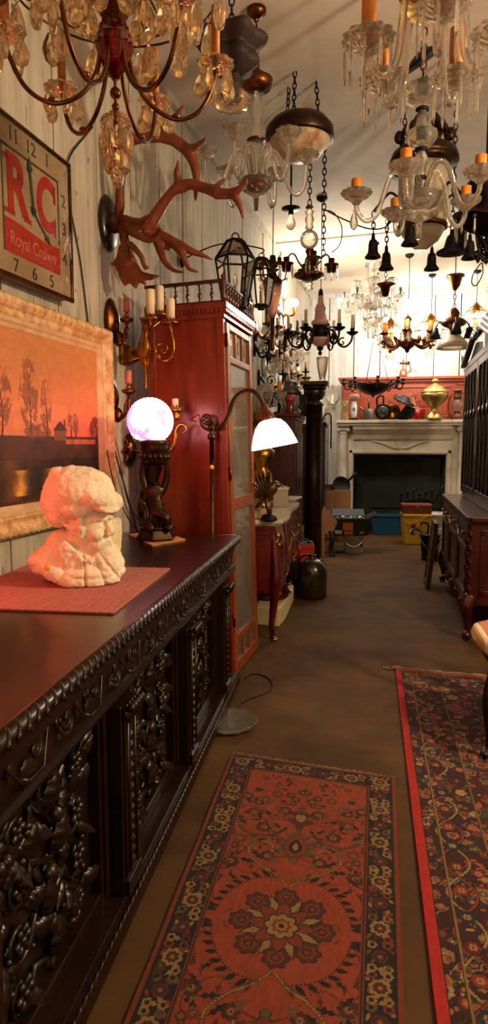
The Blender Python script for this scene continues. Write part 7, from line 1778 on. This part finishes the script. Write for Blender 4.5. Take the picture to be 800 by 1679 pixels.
# ------------------------------------------------------------------ hexagonal lanterns by the cabinet
def hexlantern(lab, loc, s, rz, wall=None):
    o = thing('hexagonal_lantern', lab, 'lantern', loc, rz)
    def ring(r, z): return [Vector((r * math.cos(PI / 3 * k), r * math.sin(PI / 3 * k), z)) for k in range(6)]
    r0, r1, r2 = ring(.07 * s, .03 * s), ring(.115 * s, .3 * s), ring(.05 * s, .4 * s)
    m = MB()
    for A_, B_ in ((r0, r1), (r1, r2)):
        for k in range(6): m.tube([A_[k], B_[k]], .006 * s, 6); m.tube([A_[k], A_[(k + 1) % 6]], .006 * s, 6)
    for k in range(6): m.tube([r2[k], r2[(k + 1) % 6]], .006 * s, 6)
    m.prism([(v.x, v.y) for v in r2], .008, T(0, 0, .4 * s)); m.prism([(v.x, v.y) for v in r0], .012, T(0, 0, .03 * s)); m.lathe([(0, 0), (.03 * s, 0), (.02 * s, .03 * s), (0, .03 * s)], 12)
    m.tube([(.02 * s * math.cos(a), 0, .425 * s + .02 * s * math.sin(a)) for a in [2 * PI * i / 12 for i in range(13)]], .004 * s, 6); fo = m.build('frame', IRON, o)
    m = MB()
    for A_, B_ in ((r0, r1), (r1, r2)):
        for k in range(6): m.add([A_[k] * .99, A_[(k + 1) % 6] * .99, B_[(k + 1) % 6] * .99, B_[k] * .99], [(0, 1, 2, 3)])
    m.build('panes', PANEGL, o)
    m = MB(); m.lathe([(0, .035 * s), (.03 * s, .035 * s), (.032 * s, .05 * s), (.014 * s, .055 * s), (.014 * s, .15 * s), (0, .15 * s)], 12); m.build('candle_sleeve', WAX, o)
    m = MB(); m.lathe([(0, .15 * s), (.012 * s, .16 * s), (.016 * s, .18 * s), (0, .23 * s)], 10); m.build('bulb', DEADBULB, o)
    if wall: m = MB(); m.tube(smooth_path([Vector((0, 0, .44 * s)), Vector((0, 0, .48 * s)), Vector((wall * .5, 0, .52 * s)), Vector((wall, 0, .4 * s))], 5), .0045, 8); m.lathe([(0, 0), (.05, 0), (.04, .02), (0, .03)], 14, T(wall, 0, .4 * s) @ RY(PI / 2)); m.build('bracket', IRON, o)
    return o
pl1 = at(386, 470, 3.66); hexlantern('black hexagonal glass lantern standing on top of the tall red cabinet', (pl1.x, 3.66, CHt + .012), .98, .3)
pl2 = at(428, 508, 4.35); hexlantern('black hexagonal glass lantern on a wall bracket just beyond the red cabinet', pl2, .82, .1, wall=wx(4.35) - pl2.x + .005)

# ------------------------------------------------------------------ clutter hung along the far left wall
sd = cmesh(('crystal_drop', 'W'), lambda: almond(.1, .045), CRYSTAL); sd2 = cmesh(('crystal_drop', 'W2'), lambda: spear(.14, .02), CRYSTAL)
WALLSC = ((418, 545, 'leftmost'), (432, 600, 'second'), (446, 560, 'third'), (458, 622, 'fourth'), (470, 585, 'fifth'), (425, 655, 'lowest'))
WL = ('crystal hung wall sconce beside the top edge of the red cabinet door', 'crystal hung wall sconce above the leaning plates', 'crystal hung wall sconce under the brass candelabrum pendant', 'crystal hung wall sconce above the wine glasses', 'crystal hung wall sconce left of the hanging iron tongs', 'crystal hung wall sconce lowest on the wall beside the cabinet door')
for i, (px, py, _) in enumerate(WALLSC):
    p = wallp(px, py, .002); o = thing('crystal_sconce', WL[i], 'sconce', p, WANG)
    m = MB(); m.lathe([(0, 0), (.07, 0), (.08, .01), (.05, .025), (0, .035)], 18, RY(PI / 2) @ S(1.4, 1, 1)); m.build('backplate', (OLDBRASS, GREYGLAZE)[i % 2], o)
    for k in range(2 + i % 2):
        a_ = -.7 + k * .9; m = MB(); c_, s_ = math.cos(a_) * .22, math.sin(a_) * .22
        m.tube(smooth_path([(.03, 0, 0), (c_ * .5, s_ * .5, -.07), (c_, s_, -.02), (c_, s_, .03)], 5), .011, 7); m.lathe([(0, 0), (.02, 0), (.06, .015), (.062, .025), (.02, .02), (0, .02)], 16, T(c_, s_, .03)); ao = m.build('arm', (OLDBRASS, GLASSP, IRON)[i % 3], o)
        m = MB(); m.lathe([(0, .05), (.016, .05), (.016, .14), (0, .14)], 10, T(c_, s_, 0)); m.build('candle_sleeve', (OCHRE, WAX)[k % 2], ao)
        for j in range(6):
            b = PI / 3 * j; place('crystal_drop', (sd, sd2)[(i + k) % 2], ao, T(c_ + .055 * math.cos(b), s_ + .055 * math.sin(b), .045))
        place('crystal_drop', sd, ao, T(c_ * .5, s_ * .5, -.08))
rr = random.Random(8)
for i, (px, py) in enumerate(((417, 570), (424, 620), (438, 585), (440, 635), (451, 600), (452, 655), (462, 560), (466, 640), (474, 615), (480, 640))):
    p = wallp(px, py, .002); o = thing('iron_sconce', 'small dark iron candle sconce crowded on the far left wall', 'sconce', p, WANG, 'iron sconces on the far left wall')
    L_ = rr.uniform(.12, .26); m = MB(); m.lathe([(0, 0), (.05, 0), (.045, .012), (0, .02)], 12, RY(PI / 2) @ S(1.8, .8, 1)); m.build('backplate', IRON, o)
    m = MB(); m.tube(smooth_path([(.01, 0, .02), (L_ * .4, 0, -.09), (L_ * .9, 0, -.07), (L_, 0, .02)], 5), .012, 7); m.tube([(L_ * .5 + q_[0], 0, -.03 + q_[1]) for q_ in spiral(.05, 1.3, 1, 1)], .007, 6); m.lathe([(0, .0), (.02, 0), (.05, .012), (.05, .02), (.018, .02), (.018, .05), (0, .05)], 14, T(L_, 0, .02)); ao = m.build('arm', IRON, o)
    m = MB(); m.lathe([(0, 0), (.014, 0), (.014, .1), (0, .1)], 10, T(L_, 0, .06)); m.build('candle', (WAX, OCHRE, PINKSL)[i % 3], ao)
    if i % 2: place('crystal_drop', sd, ao, T(L_, 0, .0)); place('crystal_drop', sd2, ao, T(L_ * .5, 0, -.1))
p = wallp(463, 508, .01); o = thing('oval_mirror', 'white oval mirror plate on the far left wall by the bright bulb', 'mirror', p, WANG)
m = MB(); m.lathe([(0, .012), (.16, .012), (.17, .02), (.165, 0), (0, 0)], 32, RY(PI / 2) @ S(1.55, 1, 1)); m.build('plate', GREYGLAZE, o)
p = wallp(452, 520, .004); o = thing('wooden_rack', 'brown wooden ladder shaped rack fixed high on the far left wall', 'rack', p, WANG)
m = MB(); m.bx(0, .03, -.5, -.46, -.5, .3); m.bx(0, .03, .3, .34, -.5, .3)
for z in (-.46, -.2, .06, .24): m.bx(0, .05, -.5, .34, z, z + .04)
m.build('rungs', W_BOARD, o, .003)
for px, py, rz, lab in ((476, 588, .15, 'black iron tongs hanging on the far left wall, nearer pair'), (487, 580, -.12, 'black iron tongs hanging on the far left wall, beside the bright bulb')):
    p = wallp(px, py, .012); o = thing('iron_tongs', lab, 'tongs', p, WANG)
    m = MB(); m.tube([(0, -.02, .35), (0, .03 + rz * .2, -.3)], [.012, .022], 7); m.tube([(0, .06, .35), (0, .05 + rz * .2, -.28)], [.012, .022], 7); m.ball((0, .02, .1), .02); m.build('legs', IRON, o)
    m = MB(); m.torus((0, 0, 0), .04, .008, 14, 6, T(0, .02, .39) @ RY(PI / 2)); m.build('ring', IRON, o)
p = at(467, 548, 6.8); o = thing('torchiere_lamp', 'brass torchiere floor lamp with flat dish top behind the dark chest', 'lamp', (p.x, p.y, 0))
m = MB(); m.lathe([(0, 0), (.14, 0), (.14, .02), (.03, .05), (.016, .1), (.016, p.z - .12), (.03, p.z - .1), (.02, p.z - .06)], 18); m.build('pole', OLDBRASS, o)
m = MB(); m.lathe([(.02, p.z - .06), (.05, p.z - .05), (.17, p.z), (.18, p.z + .01), (.16, p.z + .008), (.03, p.z - .03), (0, p.z - .03)], 28); m.build('dish', OLDBRASS, o)
m = MB(); m.lathe([(0, p.z - .03), (.02, p.z - .03), (.02, p.z + .14), (0, p.z + .14)], 12, T(-.06, -.03, 0)); m.build('candle', WAX, o)
p = wallp(482, 497, .16); o = thing('bulb_sconce', 'bare bright bulb in a brass holder on the far left wall', 'sconce', p, WANG)
m = MB(); m.ball((0, 0, 0), .05, 16, 12); m.build('bulb', mat('bright_bulb', '#ffffff', .3, emit='#fff0dc', es=60), o)
m = MB(); m.tube(smooth_path([(-.155, 0, -.1), (-.06, 0, -.14), (0, 0, -.12), (0, 0, -.045)], 5), [.02, .012, .014, .025], 8); m.build('holder', BRASS, o)
BULBPOS = p
p = at(545, 648, 9.72); o = thing('mirror_sconce', 'oval mirror backed candle sconce on the back wall left of the mantel', 'sconce', (p.x, 9.745, p.z))
m = MB(); m.lathe([(0, .02), (.08, .02), (.1, .03), (.095, 0), (0, 0)], 24, RX(PI / 2) @ S(1, 1.25, 1)); m.lathe([(0, 0), (.03, 0), (.02, .03), (0, .03)], 12, T(0, -.01, .13) @ RX(PI / 2)); m.build('mirror_plate', GREYGLAZE, o)
m = MB(); m.tube(smooth_path([(0, -.03, -.13), (0, -.09, -.18), (0, -.13, -.14)], 4), .01, 7); m.lathe([(0, -.14), (.04, -.135), (.04, -.12), (.016, -.12), (.016, -.0), (0, 0)], 12, T(0, -.13, 0)); m.build('candle_arm', WAX, o)
# ------------------------------------------------------------------ light
def lamp(name, loc, energy, col, size=.05, parent=None):
    l = bpy.data.lights.new(name, 'POINT'); l.energy = energy; l.color = lin(col) if isinstance(col, str) else col; l.shadow_soft_size = size
    o = bpy.data.objects.new(name, l); COL.objects.link(o); o.location = loc
    return o
lamp('lamp_light', (1.75, 2.0, 2.35), 200, (1, .76, .50), .07)
lamp('lamp_light', SHADEP, 13, (1, .84, .62), .03)
lamp('lamp_light', (.5, -.9, 2.7), 16, (1, .68, .38), .1)  # added fill behind the camera, brightening the carved front, bust and ceiling
lamp('lamp_light', (-1.2, 1.5, 1.22), 8.5, (1, .07, .045), .06)  # unseen red light out of frame, added for the red cast on the bust
lamp('bulb_light', BULBPOS + Vector((.12, -.05, .0)), 45, (1, .86, .68), .05)
for dx, dz in ((-.42, .1), (.42, .05)):
    lamp('bulb_light', pI + Vector((dx, -.1, dz)), 42, (1, .93, .82), .05)
for p_ in BASKETS:
    lamp('bulb_light', p_ + Vector((0, .1, -.02)), 60, (1, .96, .9), .06)
w = bpy.data.worlds.new('world'); SC.world = w; w.use_nodes = True
w.node_tree.nodes['Background'].inputs[0].default_value = (.02, .012, .008, 1)
SC.view_settings.view_transform = 'Standard'; SC.view_settings.look = 'None'; SC.view_settings.gamma = 1; SC.view_settings.exposure = 0
SC.view_settings.use_curve_mapping = False
SC.cycles.use_denoising = True
SC.cycles.max_bounces = 14; SC.cycles.transmission_bounces = 10; SC.cycles.transparent_max_bounces = 8; SC.cycles.diffuse_bounces = 4
SC.cycles.sample_clamp_indirect = 6
SC.cycles.caustics_reflective = False; SC.cycles.caustics_refractive = False
